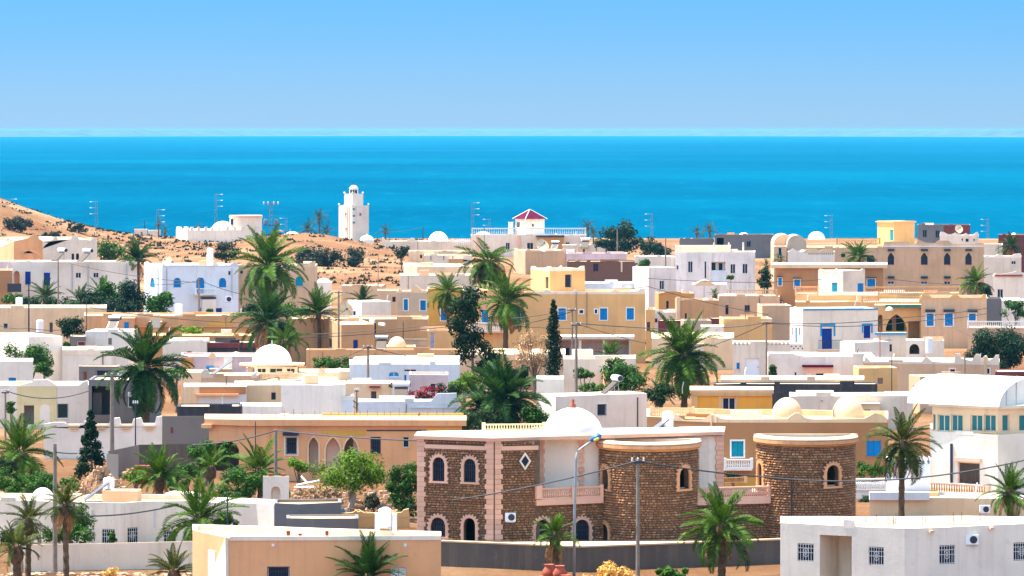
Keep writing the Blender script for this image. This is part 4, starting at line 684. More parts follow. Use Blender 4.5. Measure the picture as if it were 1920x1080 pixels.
H('flat_roofed_house', 'cream low house patch between the left palm and the solar panel', 'house', [340, 382], 698, 745, 'cream', dep=8, d=418, roof='roof_cream', par=.15).finish()
# dome house
b = H('cream_parapet_house', 'long cream roofed house in front of the big white dome with upturned corner', 'house', [377, 482], 704, 750, 'beige', dep=8, d=405, rot=-1, roof='roof_cream', par=.2); b.crest([(377.5, 704), (378, 697), (383, 692), (389, 693), (394, 702), (400, 704)], 'white_warm'); b.crest([(470, 704), (476, 701), (481, 698), (481.5, 704)], 'white_warm'); b.finish()
b = H('dome_house', 'house with large white dome on a columned drum above a balustrade', 'house', [480, 690], 699, 760, 'cream', dep=12, d=408, roof='roof_cream', par=.2)
b.crest([(596, 699), (598, 693), (603, 690), (608, 692), (611, 699)], 'cream'); b.finish()
d_ = 412; c0 = Vector((PX(510, d_), d_)); zs = PZ(688, d_)
r_ = 37.5/F*d_; G().lathe((c0.x, c0.y, PZ(681, d_)), [(r_*math.cos(w), 35/F*d_*math.sin(w)) for w in arcsteps(0, 1.55, 10)], 28).out('dome', 'dome_white', b.root, smooth=True)
G().tube([(c0.x, c0.y, PZ(646.5, d_)), (c0.x, c0.y, PZ(638, d_))], .04).out('finial', 'paint_white', b.root)
hw = 62/F*d_; q = G(); o8 = lambda rr, z: [(c0.x+rr*math.cos(w), c0.y+rr*.72*math.sin(w), z) for w in arcsteps(R(22.5), R(22.5+315), 7)]
for rr0, z0_, rr1, z1_ in ((hw*.86, PZ(688, d_), hw*1.06, PZ(684.5, d_)), (hw*1.06, PZ(684.5, d_), hw*1.06, PZ(681, d_))):
    A_, B_ = o8(rr0, z0_), o8(rr1, z1_); [q.poly([A_[i], A_[(i+1) % 8], B_[(i+1) % 8], B_[i]]) for i in range(8)]
q.poly(o8(hw*1.06, PZ(681, d_))); q.poly(o8(hw*.86, PZ(688, d_))[::-1]); q.out('drum_slab', 'cream', b.root)
v = Bld('x', None, None, [(462, 2.4), (480, 0), (556, 0), (559, 2)], 687.8, 720, 'cream', dep=5, root=b.root, d=409.5, par=0, zb=b.z1-.4); [v.win(x0, x1, 689, 701, col='pane_green', fr='cream', sill=False, fi=1) for x0, x1 in ((482, 499), (505.5, 530), (537, 553))]; v.win(472, 478, 689, 701, col='pane_green', sill=False, fi=0); v.finish()
b.balus(481, 556, 700.5, 711, 'cream', o=.4, n=17, pcol='cream'); b.box('balcony_floor', 479, 636, 711, 714, 0, .9, 'white'); b.box('shade_strip', 480, 635, 714, 717.5, 0, .25, 'red_dark')  # dark red strip paints in the shadow below the balcony floor
for i in range(22): b.box('sawtooth_tile', 559+i*3.45, 561+i*3.45, 706.5, 711, .5, .8, 'paint_white')
b = H('tan_terrace_house', 'low house with brown upper band, pale lower wall and orange ledge left of centre', 'house', [(345, 0), (373, 0), (462, 0)], 725, 775, 'white_blue', dep=9, d=385, roof='roof_cream', par=.1); b.box('brown_band', 374, 461, 725, 739, 0, .06, 'brown', fi=1); b.box('orange_ledge', 368, 448, 738, 742, 0, .5, 'peach', fi=1); b.box('cream_bay', 346, 372, 725, 770, 0, .05, 'cream', fi=0); b.finish()
H('cream_terrace_house', 'cream low house with a white ledge between brown band and white block', 'house', [461, 530], 722, 775, 'cream', dep=9, d=388, rot=.5, roof='roof_cream', par=.1).finish()
H('flat_roofed_house', 'broad pale roof in front of the painted red gap of the dome house', 'house', [440, 636], 718, 740, 'cream', dep=6, d=396, par=.05, roof='roof_cream').finish()
b = H('white_block_house', 'big plain lilac-white block with a bluish stepped right side', 'house', [(527, .6), (617, 0), (648, 1.6)], 722, 800, 'white', dep=8, d=352, roof='roof_white', par=.15); b.finish()
v = Bld('x', None, None, [451, 528], 761, 800, 'white', dep=7, root=b.root, d=352.4, roof='roof_white', par=.2); v.finish()
v = Bld('x', None, None, [640, 664], 745, 800, 'white_blue', dep=4, root=b.root, d=353.2, roof='roof_white', par=.1); v.crest([(641, 745), (650, 743), (660, 742), (661, 738), (663.5, 738), (663.5, 745)], 'white', th=.2); v.finish()
b = H('long_white_wall', 'long bluish-white yard wall with a raised right end behind the brown house', 'wall', [(672, 0), (857, 0)], 753, 805, 'white_blue', dep=6, d=346, roof='roof_white', par=.2)
b.crest([(790, 753), (808, 752), (814, 744), (820, 738), (856, 737), (856.5, 753)], 'white_blue'); b.box('moulding', 769, 853, 763, 765.5, 0, .12, 'white_blue'); b.box('round_vent', 754, 758, 775, 779, 0, .05, 'pane'); b.finish()
b = H('iron_stair_rail', 'dark wrought iron stair railing sloping down beside the white block', 'railing', [661, 662], 752, 800, 'white', dep=.2, d=349, par=0); b.finish(); f_ = Face((PX(660, 349), 349), (PX(707, 349), 349)); q = G()
for (x0, y0, x1, y1, w_) in ((662, 751, 704, 781, .05), (662, 762, 700, 788, .03)): A_, B_ = f_.px(x0, y0), f_.px(x1, y1); q.tube([f_.pt(A_[0], 0, A_[1]), f_.pt(B_[0], 0, B_[1])], w_, 5)
for i in range(12): A_, B_ = f_.px(664+i*3.4, 752.5+i*2.4), f_.px(664+i*3.4, 762+i*2.3); q.tube([f_.pt(A_[0], 0, A_[1]), f_.pt(B_[0], 0, B_[1])], .018, 4)
tag(q.out('rail', 'iron', b.root, weld=False), kind='stuff')
b = H('cream_small_house', 'cream house with a dark door behind the wooden pole at centre', 'house', [647, 732], 719, 770, 'cream', dep=8, d=372, rot=-1, roof='roof_cream', par=.15, w=[(694.5, 707, 732.5, 755, dict(kd='door', col='panel_black'))]); b.box('door_hood', 693, 713, 723, 726.5, 0, .6, 'red_dark'); b.finish()
b = H('blue_white_house', 'long pale blue-white house with half-round blue window at centre', 'house', [655, 862], 683, 745, 'white_blue', dep=14, d=400, roof='roof_white', par=.1, w=[(757, 781, 692, 697.5, dict(sill=False)), (728, 749, 697, 707, dict(arch='round', col='blue_trim')), (758, 762, 703, 720, dict(kd='shut', sill=False))])
b.crest([(656, 683), (660, 676), (690, 674), (750, 673), (861, 674), (861, 683)], 'white_warm', th=5, o=-1.5); b.finish()
H('lilac_block_house', 'pinkish lilac block behind the bougainvillea', 'house', [767, 840], 702.5, 765, 'lilac', dep=7, d=378, rot=1, roof='roof_cream', par=.2).finish()
# brown ogee house
b = H('ogee_arch_house', 'orange-brown low house with ogee arch niches and overhanging flat roof', 'house', [(392, 1.5), (470, 0), (866, 0)], 797, 893, 'peach', dep=7, d=300, eave=(.35, .42, 'peach'), doff=0,
      w=[(535.5, 557, 820, 852, dict(kd='bars', trim='white_warm')), (694.5, 714, 819, 851, dict(kd='bars', fr='wood_pole')), (755.5, 767, 819, 839, dict(kd='pane', trim='tan'))])
b.box('hood', 531, 560, 810, 816, 0, .5, 'navy'); b.box('ochre_band', 603, 687, 806, 817, 0, .03, 'ochre', fi=1); b.box('ochre_band', 800, 863, 802, 810, 0, .03, 'ochre', fi=1); b.box('string_pipe', 688, 800, 806, 808, 0, .08, 'iron', fi=1)
for x0, x1, y1 in ((579, 597, 886), (611, 638, 886), (645, 671, 886)):
    f_, a_, c_, z0_, z1_ = b.hole(x0, x1, 820, y1, 'ogee', 1.1, 1); q = G(); C_ = archpts(a_, c_, z0_, z1_, 'ogee', 12); Co = archpts(a_-.13, c_+.13, z0_, z1_+.16, 'ogee', 12); ri = [(a_, z0_)]+C_+[(c_, z0_)]; ro = [(a_-.13, z0_)]+Co+[(c_+.13, z0_)]
    for i in range(len(ri)-1): q.hexa([f_.pt(*p) for p in ((ri[i][0], .05, ri[i][1]), (ri[i+1][0], .05, ri[i+1][1]), (ri[i+1][0], -.02, ri[i+1][1]), (ri[i][0], -.02, ri[i][1]), (ro[i][0], .05, ro[i][1]), (ro[i+1][0], .05, ro[i+1][1]), (ro[i+1][0], -.02, ro[i+1][1]), (ro[i][0], -.02, ro[i][1]))])
    q.out('arch_moulding', 'cream', b.root)
    if x0 != 645: G().fbox(f_, a_-.1, c_+.1, -1.25, -1.12, z0_-.1, z1_+.1).out('niche_back', 'white', b.root)
    else: G().fbox(f_, a_-.1, a_+.62*(c_-a_), -1.25, -1.12, z0_-.1, z1_+.1).out('niche_door', 'panel_dark', b.root); G().fbox(f_, a_+.62*(c_-a_), c_+.1, -1.25, -1.12, z0_-.1, z1_+.1).out('niche_back', 'white', b.root)
b.hole(400, 448, 827, 884, 'flat', .4, 0); b.box('porch_back', 396, 460, 815, 890, -2.6, -2.4, 'greytan', fi=0); b.box('porch_cap', 383, 402, 795, 802, -.3, .5, 'peach', fi=0); b.box('pipe', 506, 507.5, 787, 850, .0, .1, 'peach', fi=1)
q = G(); f_ = b.faces[1]
for i in range(26): x = 490+i*14.2+random.uniform(-3, 3); a_, z_ = f_.px(x, 792); h_ = random.uniform(.2, .6); o_ = -random.uniform(.6, 3.6); q.tube([f_.pt(a_, o_, b.z1+.35), f_.pt(a_+random.uniform(-.05, .05), o_, b.z1+.5+h_)], .018, 4)
tag(q.out('rebar', 'red_dark', b.root, weld=False), kind='stuff'); b.box('rooftop_parapet', 600, 868, 781.5, 785.5, -3.9, -3.75, 'ochre', fi=1); b.finish()
b.box('ac_box', 521, 535, 782.5, 789, -4, -3.4, 'white', fi=1)
# left: grey unfinished, yellow house, scalloped wall
b = H('unfinished_grey_house', 'dark grey cement house with white roller shutter window and open porch', 'house', [166, 293], 712, 795, 'concrete', dep=10, d=372, rot=.5, roof='roof_cream', par=.15, w=[(240, 265, 743, 764, dict(kd='pane', trim='concrete', trimw=.22))]); b.hole(172, 214, 724, 778, None, .25); b.box('shutter_box', 240, 265, 735, 743, -.1, .12, 'paint_white'); b.box('porch_partition', 171, 188, 738, 786, -1.6, -1.5, 'concrete'); b.box('porch_back', 170, 216, 722, 786, -3.3, -3.2, 'concrete'); b.finish()
b = H('grey_roof_room', 'small bare block room with a barred dark window behind the fan palm', 'house', [148, 224], 687, 725, 'block', dep=5, d=390, par=.1, w=[(180, 216, 694, 709, dict(kd='bars', sill=False)), (156, 163, 697, 711, dict(kd='door', col='terracotta', fr='wood_pole'))]); b.finish()
b = H('yellow_white_house', 'pale yellow and white house with open doorway and green barred window at left', 'house', [(-15, .6), (32, 0), (106, 0), (166, .5)], 723, 812, 'white', dep=10, d=362, roof='roof_white', par=.3)
b.box('yellow_front', 32.5, 106, 724, 760, 0, .06, 'yellow', fi=1); b.box('yellow_front', 32.5, 45, 760, 800, 0, .06, 'yellow', fi=1); b.box('yellow_front', 64, 106, 760, 800, 0, .06, 'yellow', fi=1); b.hole(45, 64, 760, 796, None, .3, 1); b.box('room_back', 40, 70, 755, 800, -1.9, -1.8, 'white', fi=1); b.win(107.5, 128, 757, 784, kd='bars', col='pane_green', fi=2)
q = b.faces[1]; a_, z0_ = q.px(75, 797); c_, z1_ = q.px(94, 758); G().prism(q, [(a_, z0_)]+archpts(a_, c_, z0_, z1_, 'round', 10)+[(c_, z0_)], .06, .1).out('arch_niche', 'white', b.root)
b.crest([(33, 723), (40, 721), (60, 716), (62, 712), (82, 712), (88, 711), (100, 718), (105, 721)], 'white', fi=1, th=.6); b.crest([(107, 723), (130, 723), (148, 722), (156, 716), (165, 713), (165.5, 723)], 'white', fi=2); b.finish()
b = H('scalloped_wall', 'tall white yard wall with stepped scallops along its top', 'wall', [(82, 0), (304, 0)], 795, 876, 'white', dep=.4, d=322, par=0)
P_ = [(82, 795), (108, 795)]
for x in (126, 152, 176, 200, 224, 248, 267, 292): P_ += [(x, 795 if len(P_) % 4 else 784)]
b.crest([(83, 795), (100, 792), (122, 792), (126, 799), (129, 803), (150, 803), (153, 799), (157, 790), (173, 785), (176, 793), (180, 798), (202, 798), (206, 790), (214, 784), (224, 783), (227, 797), (246, 797), (250, 786), (264, 783), (268, 794), (290, 794), (293, 782), (303, 780), (303.5, 800)], 'white', th=.38)
for x in (139, 190, 236, 280): b.box('stepped_bracket', x-11, x+11, 797, 800, -.3, .22, 'cream'); b.box('stepped_bracket', x-8.5, x+8.5, 801, 804, -.3, .16, 'cream'); b.box('stepped_bracket', x-6, x+6, 805, 808, -.3, .10, 'cream')
b.finish()
b = H('block_wall', 'grey unplastered block wall with a small red hole', 'wall', [304, 400], 781, 842, 'block', dep=.4, d=330, rot=1.5, par=0); b.box('red_hole', 320, 324.5, 801, 812, -.02, .04, 'red_dark'); b.finish()
H('dark_block_shed', 'dark tarred shed wall behind the grey block wall', 'shed', [332, 452], 762, 795, 'tar', dep=6, d=345, rot=2, par=.1).finish()
H('boundary_wall', 'low brown plaster wall with pale coping in front of the block wall', 'wall', [(261, -1), (330, 0), (449, 1)], 833, 880, 'darkwall', dep=.35, d=302, par=0).finish()
H('boundary_wall', 'short curved grey wall stub beside the conifer', 'wall', [(200, -2.5), (222, -3.5)], 846, 892, 'block', dep=.3, d=303, par=0).finish()
H('boundary_wall', 'low rubble wall running back to the scalloped white wall', 'wall', [(203, 0), (262, 6)], 846, 880, 'block', dep=.3, d=303, par=0).finish()
# centre right white house
b = H('white_window_house', 'white house with one dark window and a solar heater on its roof right of centre', 'house', [1010, 1042, 1213], 743, 815, 'white', rot=24, d=345, roof='roof_white', par=.15); b.win(1119.5, 1137, 757.5, 779.5, kd='bars', trim='paint_white', fi=1, trimw=.07); b.box('conduit', 1194.5, 1196, 745, 800, 0, .08, 'iron', fi=1); b.finish()
v = Bld('x', None, None, [1006, 1057], 710, 760, 'white', dep=4, root=b.root, d=352, roof='roof_white', par=.1); v.finish()
H('long_pale_house', 'long pale lilac house with arched sunlit top behind the cypress', 'house', [(1056, 0), (1192, 1)], 673, 742, 'white_warm', dep=10, d=400, roof='roof_cream', par=.2).finish()
H('roof_terrace', 'long cream roof behind the twisted dark tree at centre', 'terrace', [860, 1060], 664, 700, 'cream', dep=14, d=452, roof='roof_cream', par=.1).finish()
b = H('open_carport', 'open shed with white posts and flat roof below the yellow facade', 'shed', [1046, 1183], 635, 680, 'greytan', dep=5, d=485, par=0, zb=None, eave=(.4, .28, 'white_warm'))
b.hole(1049, 1179, 638, 678, None, .2); b.finish(); b.box('back_wall', 1046, 1183, 636, 680, -3.4, -3.2, 'lilac')
for x0, x1 in ((1085, 1090), (1130, 1133.5)): b.box('post', x0, x1, 637, 676, -.2, .1, 'white_warm')
b.box('dark_door', 1091, 1106, 655, 674, -3.2, -3.1, 'blue_deep'); b.box('dark_door', 1060, 1068, 655, 674, -3.2, -3.1, 'pane')
H('tar_wall', 'long black tarred low wall with pale rim right of the big palm', 'wall', [(1338, 0), (1645, 0)], 720, 752, 'tar', dep=5, d=385, par=.1, roof='roof_cream').finish()
H('flat_roofed_house', 'cream roof strip above the black tarred wall', 'house', [1352, 1620], 712, 740, 'cream', dep=12, d=400, par=.08, roof='roof_white').finish()
H('long_pale_house', 'long pale low house behind the two sand-coloured domes', 'house', [(1480, 0), (1712, 0)], 742, 790, 'white_warm', dep=8, d=362, roof='roof_white', par=.2).finish()
b = H('orange_house', 'bright orange house with tall white-framed window and pale slab roof', 'house', [(1296, .3), (1448, 0)], 737, 812, 'orange', dep=8, d=338, roof='roof_tan', eave=(.12, .28, 'beige'), w=[(1354.5, 1379, 745.5, 781, dict(fr='paint_white', sill=False))])
b.box('slab_edge', 1297, 1447, 735.5, 742, 0, .16, 'tan'); b.box('tan_pier', 1296.5, 1308, 742, 800, 0, .1, 'tan'); b.box('tan_pier', 1347, 1353.5, 742, 800, 0, .06, 'tan'); b.box('tan_pier', 1380, 1384, 742, 800, 0, .06, 'tan'); b.finish()
b = H('tan_domed_villa', 'large tan villa with wavy white-edged parapet, blue shutters and two sand domes', 'house', [(1213, 3), (1345, 0), (1665, 0)], 786, 985, 'brown', dep=14, d=285, roof='roof_tan', par=.4)
b.win(1371.5, 1394, 827, 856, kd='shut', trim='paint_white', col='teal', fi=1); b.win(1625, 1652, 826, 856, kd='shut', col='blue', fi=1)
b.crest([(1264, 786), (1268, 776), (1276, 783), (1284, 788), (1300, 787), (1318, 787), (1326, 781), (1333, 776), (1340, 777), (1344, 781)], 'cream', fi=0)
b.crest([(1345, 781), (1352, 785), (1365, 786), (1475, 786), (1484, 779), (1492, 774), (1499, 775), (1508, 782), (1516, 785), (1530, 786), (1620, 785), (1630, 780), (1640, 774), (1650, 776), (1664, 784), (1664, 790)], 'cream', fi=1)
b.dome(1475.5, 781, 745, 29, 5, 'dome_tan', drum=.5); b.dome(1590, 781, 742, 30, 5, 'dome_tan', drum=.5)
b.box('balcony_floor', 1357, 1409, 876, 880, 0, 1., 'white', fi=1); b.balus(1358, 1408, 859, 876, 'paint_white', o=.9, n=12, fi=1); b.box('corner_pipe', 1333.5, 1335.5, 778, 810, 0, .1, 'cream', fi=0); b.box('ochre_base', 1359, 1420, 895, 925, 0, .05, 'ochre', fi=1); b.finish()
v = Bld('x', None, None, [1213, 1316], 781, 840, 'cream', dep=5, root=b.root, d=292, roof='roof_cream', par=.1); v.balus(1222, 1300, 765, 781, 'cream', o=-.2, n=18, pcol='cream'); v.finish()
v = Bld('x', None, None, [1600, 1664], 906, 985, 'white_blue', dep=4, root=b.root, d=279, roof='roof_white', par=.1); v.balus(1601, 1661, 897, 919, 'paint_white', o=.1, n=14); v.finish()
# vaulted glass house on grey-white base
b = H('vaulted_house', 'white barrel-vaulted roof on a cream glazed storey above a grey-white base', 'house', [(1744, 3.2), (1871, 0), (1990, 2.5)], 815, 985, 'white', dep=12, d=268, roof='roof_white', par=.1)
b.win(1795.5, 1837, 867, 907, kd='gate', col='panel_black', fr='pink', fi=0); b.box('door_hood', 1792, 1841, 858, 865, 0, .3, 'pink', fi=0)
b.box('balcony_floor', 1742, 1867, 925, 940, 0, 1.1, 'white_blue', fi=0); b.balus(1744, 1866, 905, 925, 'clay', o=.95, n=26, fi=0, pcol='pink'); b.box('pipe', 1783, 1786.5, 832, 905, 0, .12, 'navy', fi=0)
b.win(1768, 1775, 949, 964, fi=0); b.box('pipe', 1781, 1784, 942, 968, 0, .1, 'navy', fi=0); b.finish()
v = Bld('x', None, None, [(1748, 3.0), (1871, .15), (1990, 2.6)], 766, 830, 'cream', dep=11, root=b.root, d=268.2, roof='roof_white', par=0, zb=b.z1-.3, eave=(.25, .18, 'white_warm'))
for x0, x1, fi in ((1758, 1780.5, 0), (1783, 1805, 0), (1819.5, 1842, 0), (1844.5, 1867, 0), (1879.5, 1893, 1), (1911, 1926, 1)): v.win(x0, x1, 777.5, 809, col='pane_teal', fr='white_warm', fi=fi, sill=False)
v.win(1749, 1754, 777, 806, col='pane_teal', fi=0, sill=False); v.box('ledge', 1818, 1870, 809, 812, 0, .15, 'cream', fi=0); v.finish()
A_, B_, C_ = Vector(v.P[0]), Vector(v.P[1]), Vector(v.P[2]); w_ = (B_-A_); u_ = w_.normalized(); n_ = Vector((-u_.y, u_.x)); A2 = Vector((PX(1703, 272), 272)); B2 = B_-n_*.4+u_*.3; wd = 9.5; zb_ = v.z1+.12; rise = 1.8
f_ = Face(tuple(B2), tuple(B2+n_*wd)); prof = [(wd/2-wd/2*math.cos(w), zb_+rise*math.sin(w)) for w in arcsteps(0, math.pi, 18)]; Lr = (B2-A2).length
q = G(); P0 = [f_.pt(a, 0, z) for a, z in prof]; P1 = [f_.pt(a, -Lr, z) for a, z in prof]
for i in range(18): q.poly([P0[i], P0[i+1], P1[i+1], P1[i]])
q.poly(P0); q.poly(P1[::-1]); q.poly([P0[0], P1[0], P1[-1], P0[-1]]); q.out('vault_roof', 'dome_white', b.root)
for a in (1.1, 2.6, 4.2, 5.8, 7.4): zz = zb_+rise*math.sqrt(max(0, 1-((a-wd/2)/(wd/2))**2)); G().fbox(f_, a-.04, a+.04, 0, .04, zb_, zz-.05).out('gable_rib', 'steel', b.root)
b = H('lower_white_house', 'cream ground floor with bluish slab below the vaulted house at right', 'house', [(1630, 1), (1744, 1), (1950, 0)], 936, 1010, 'cream', dep=7, d=262, roof='roof_white', par=.1); b.box('slab_edge', 1630, 1742, 922, 937, -.2, .3, 'white_blue', fi=0); b.finish()
v = Bld('x', None, None, [1662, 1744], 863, 985, 'white_blue', dep=6, root=b.root, d=266, roof='roof_white', par=.1); v.box('lintel', 1705, 1721, 862, 895, -.05, .02, 'white', fi=0); v.finish()
# ---------------------------------------------------------------- stone house with two round towers
STONE_C = [(.33, .185, .078), (.29, .157, .066), (.26, .14, .06), (.36, .21, .092), (.28, .15, .066), (.24, .128, .056), (.42, .26, .12), (.31, .172, .076)]
def stones(root, f, s0, s1, z0, z1, keep=(), ch=.15):
    """coursed rubble facing, every stone its own block standing proud of the mortar"""
    g = G(); z = z0; row = 0
    while z < z1-.05:
        h = ch*random.uniform(.88, 1.1); h = min(h, z1-z); a = s0+random.uniform(-.2, 0)
        while a < s1-.04:
            w = random.choice((.19, .22, .24, .27, .31))*random.uniform(.85, 1.15); e0, e1 = max(a, s0), min(a+w, s1); a += w
            if e1-e0 < .07: continue
            e0 += .016; e1 -= .016; c0, c1 = z+.014+random.uniform(0, .012), z+h-.014-random.uniform(0, .014)
            if any(k_[0] < (e0+e1)/2+.0 < k_[1] and k_[2] < (c0+c1)/2 < k_[3] for k_ in keep) or any(e1 > k_[0]+.03 and e0 < k_[1]-.03 and c1 > k_[2]+.03 and c0 < k_[3]-.03 for k_ in keep): continue
            o = random.uniform(.06, .11); r = lambda: random.uniform(-.010, .010); i = len(g.V); q8 = lambda x0, x1, y0, y1, t_: ((x0+t_, y0), (x1-t_, y0), (x1, y0+t_), (x1, y1-t_), (x1-t_, y1), (x0+t_, y1), (x0, y1-t_), (x0, y0+t_))
            for (aa, zz) in q8(e0, e1, c0, c1, .03): g.V.append(f.pt(aa+r(), .0, zz+r()))
            for (aa, zz) in q8(e0+.028, e1-.028, c0+.022, c1-.045, .022): g.V.append(f.pt(aa+r(), o+r(), zz+r()))
            cc = k(random.choice(STONE_C), random.uniform(1.0, 1.5)); cc = (cc[0]*1.08, cc[1]*.90, cc[2]*.92)
            for fc in [tuple(range(8, 16))]+[(j, (j+1) % 8, 8+(j+1) % 8, 8+j) for j in range(8)]: g.F.append(tuple(i+t_ for t_ in fc)); g.A.append(cc)
        z += h; row += 1
    tag(g.out('stone_facing', 'stone', root, weld=False), kind='stuff')
def quoins(root, f, sa, sb, z0, z1, mat='pink', h=.30, tooth=.1, left=True, right=True, o=.09):
    n = max(2, round((z1-z0)/h)); h = (z1-z0)/n
    for i in range(n):
        t_ = tooth if i % 2 else 0; G().fbox(f, sa-(t_ if left else 0), sb+(t_ if right else 0), -.02, o+(.008 if i % 2 else 0), z0+h*i+.008, z0+h*(i+1)-.008).out('quoin', mat, root)
def stone_surround(b, W_, f, a, c, z0, z1, arch, mat='pink', tw=.17):
    q = G(); C_ = archpts(a, c, z0, z1, arch, 12); Co = archpts(a-tw, c+tw, z0, z1+tw, arch, 12); ri = [(a, z0)]+C_+[(c, z0)]; ro = [(a-tw, z0)]+Co+[(c+tw, z0)]
    for i in range(len(ri)-1): q.hexa([f.pt(*p) for p in ((ri[i][0], .11, ri[i][1]), (ri[i+1][0], .11, ri[i+1][1]), (ri[i+1][0], -.02, ri[i+1][1]), (ri[i][0], -.02, ri[i][1]), (ro[i][0], .11, ro[i][1]), (ro[i+1][0], .11, ro[i+1][1]), (ro[i+1][0], -.02, ro[i+1][1]), (ro[i][0], -.02, ro[i][1]))])
    q.fbox(f, a-tw-.06, c+tw+.06, -.02, .14, z0-.12, z0-.002); q.out('surround', mat, W_)
    m_, zc = (a+c)/2, z1-(c-a)/2
    for i in range(9):                                       # projecting voussoirs
        w = math.pi*(i+.5)/9; r0 = (c-a)/2+tw; G().prism(f, [(m_+rr*math.cos(w+dw), zc+rr*math.sin(w+dw)) for rr, dw in ((r0-.03, -.085), (r0+.085, -.07), (r0+.085, .07), (r0-.03, .085))], -.02, .115).out('voussoir', mat, W_)
    n = max(2, int((zc-z0)/.34))
    for i in range(n):
        z = z0+(zc-z0)*(i+.25)/n
        for e in (a-tw-.07, c+tw): G().fbox(f, e, e+.07, -.02, .113, z, z+.15).out('voussoir', mat, W_)
def stwin(b, x0, x1, y0, y1, kd='bars', fi=None, arch='round', keepers=None, door=False, mat='pink'):
    fi = b.face((x0+x1)/2, fi); f = b.faces[fi]; _, _, a, c, z0, z1 = b.rect(x0, x1, y0, y1, fi)
    if isinstance(f, CylFace): m_ = (a+c)/2; ww = min(c-a, .88)/2; a, c = m_-ww, m_+ww
    if kd == 'open': b.holes[fi].append((a, c, z0, z1, arch, .35)); W_ = G().fbox(f, a+.01, c-.01, -.35, -.30, z0, z0+.06).out('window', 'pink', b.root)
    else: W_ = b.win(x0, x1, y0, y1, kd=kd, arch=arch, fr='iron', sill=False, rec=.25, fi=fi)
    stone_surround(b, W_, f, a, c, z0, z1, arch, mat)
    if keepers is not None:
        keepers.setdefault(fi, []).append((a-.24, c+.24, z0-.14, z1-(c-a)/2)); m_ = (a+c)/2; r0 = (c-a)/2+.17
        for i in range(6): zz = z1-(c-a)/2+r0*i/6; hw = math.sqrt(max(0, 1-(i/6)**2))*r0; keepers[fi].append((m_-hw-.03, m_+hw+.03, zz-.03, zz+r0/6+.05))
SD = 233.
A = Bld('stone_house', 'brown rubble-stone house with pink quoins, two round towers and white dome', 'house', [(783, 1.9), (926, 0), (1012, .7)], 827, 1056, 'mortar', dep=9, d=SD, par=.1, roof='roof_white', jtop=False); root = A.root; K = {}
for x0, x1, y0, y1 in ((812, 834.5, 857, 902), (870.5, 893, 860, 904), (808.5, 836, 970, 1006)): stwin(A, x0, x1, y0, y1, 'bars', 0, keepers=K)
stwin(A, 870, 892, 971, 1022, 'open', 0, keepers=K)
f = A.faces[1]; sc_, zc_ = f.px(984, 864.5); h_ = 17/31.3; w_ = 11.5/31.3
q = G(); dm = lambda k_: [(sc_-w_*k_, zc_), (sc_, zc_-h_*k_), (sc_+w_*k_, zc_), (sc_, zc_+h_*k_)]; o_, i_ = dm(1.0), dm(.68)
for j in range(4): q.hexa([f.pt(*p) for p in ((i_[j][0], .12, i_[j][1]), (i_[(j+1) % 4][0], .12, i_[(j+1) % 4][1]), (i_[(j+1) % 4][0], -.02, i_[(j+1) % 4][1]), (i_[j][0], -.02, i_[j][1]), (o_[j][0], .12, o_[j][1]), (o_[(j+1) % 4][0], .12, o_[(j+1) % 4][1]), (o_[(j+1) % 4][0], -.02, o_[(j+1) % 4][1]), (o_[j][0], -.02, o_[j][1]))])
DW = q.out('diamond_window', 'white_warm', root); G().prism(f, dm(.7), -.02, .02).out('pane', 'pane', DW)
K.setdefault(1, []).extend([(sc_-w_*(1-t_), sc_+w_*(1-t_), zc_-h_*(t_+.15), zc_+h_*(t_+.15)) for t_ in (0., .2, .4, .6, .8)])
f0, f1 = A.faces[0], A.faces[1]; zb0 = A.z0
zq0, zq1 = PZ(1040, SD), PZ(823, SD)
band = [f0.px(850, 842)[1], f0.px(850, 834.5)[1]]; G().fbox(f0, .5, f0.L-.35, -.02, .1, *band).out('pink_band', 'pink', root)
band1 = [f1.px(970, 844)[1], f1.px(970, 836)[1]]; G().fbox(f1, .42, f1.L-.1, -.02, .1, *band1).out('pink_band', 'pink', root)
quoins(root, f0, .0, f0.px(796, 900)[0], zq0, zq1, left=False); quoins(root, f0, f0.px(913, 900)[0], f0.L, zq0, zq1, right=False, o=.1); quoins(root, f1, 0.05, f1.px(939, 900)[0], zq0, zq1, left=False, o=.085)
K.setdefault(0, []).append((.3, f0.L-.3, band[0]-.02, band[1]+.02)); K[1].append((.3, f1.L, band1[0]-.02, band1[1]+.02))
stones(root, f0, f0.px(796, 900)[0]+.02, f0.px(913, 900)[0]-.02, zb0+.5, A.z1-.06, K[0]); stones(root, f1, f1.px(939, 900)[0]+.02, f1.px(1004, 900)[0], zb0+.5, A.z1-.06, K[1])
A.finish()
# ground storey between the towers with balconies on top
Bs = Bld('x', None, None, [(1005, .7), (1132, 2.5)], 937, 1056, 'mortar', dep=4, d=SD, par=0, root=root, jtop=False); KB = {}
Br = Bld('x', None, None, [(1300, 3.2), (1445, 4.6)], 937*1., 1056, 'mortar', dep=4, d=SD, par=0, root=root, jtop=False); fR = Br.faces[0]
stwin(Bs, 1000.5+3, 1030, 974, 1012, 'bars', 0, keepers=KB); stwin(Bs, 1076, 1104, 974, 1014, 'bars', 0, keepers=KB); stwin(Bs, 1390, 1391.5, 1004, 1010, 'open', 0) if 0 else None
fB = Bs.faces[0]; stones(root, fB, 0, fB.L, zb0+.5, fB.px(1060, 945)[1]-.03, KB[0]); stones(root, fR, 0, fR.L, zb0+.5, fR.px(1380, 945)[1]-.03, ())
Bs.box('balcony_slab', 1003, 1128, 934, 945, -.2, .28, 'pink'); Br.box('balcony_slab', 1302, 1442, 934, 945, -.2, .28, 'pink')
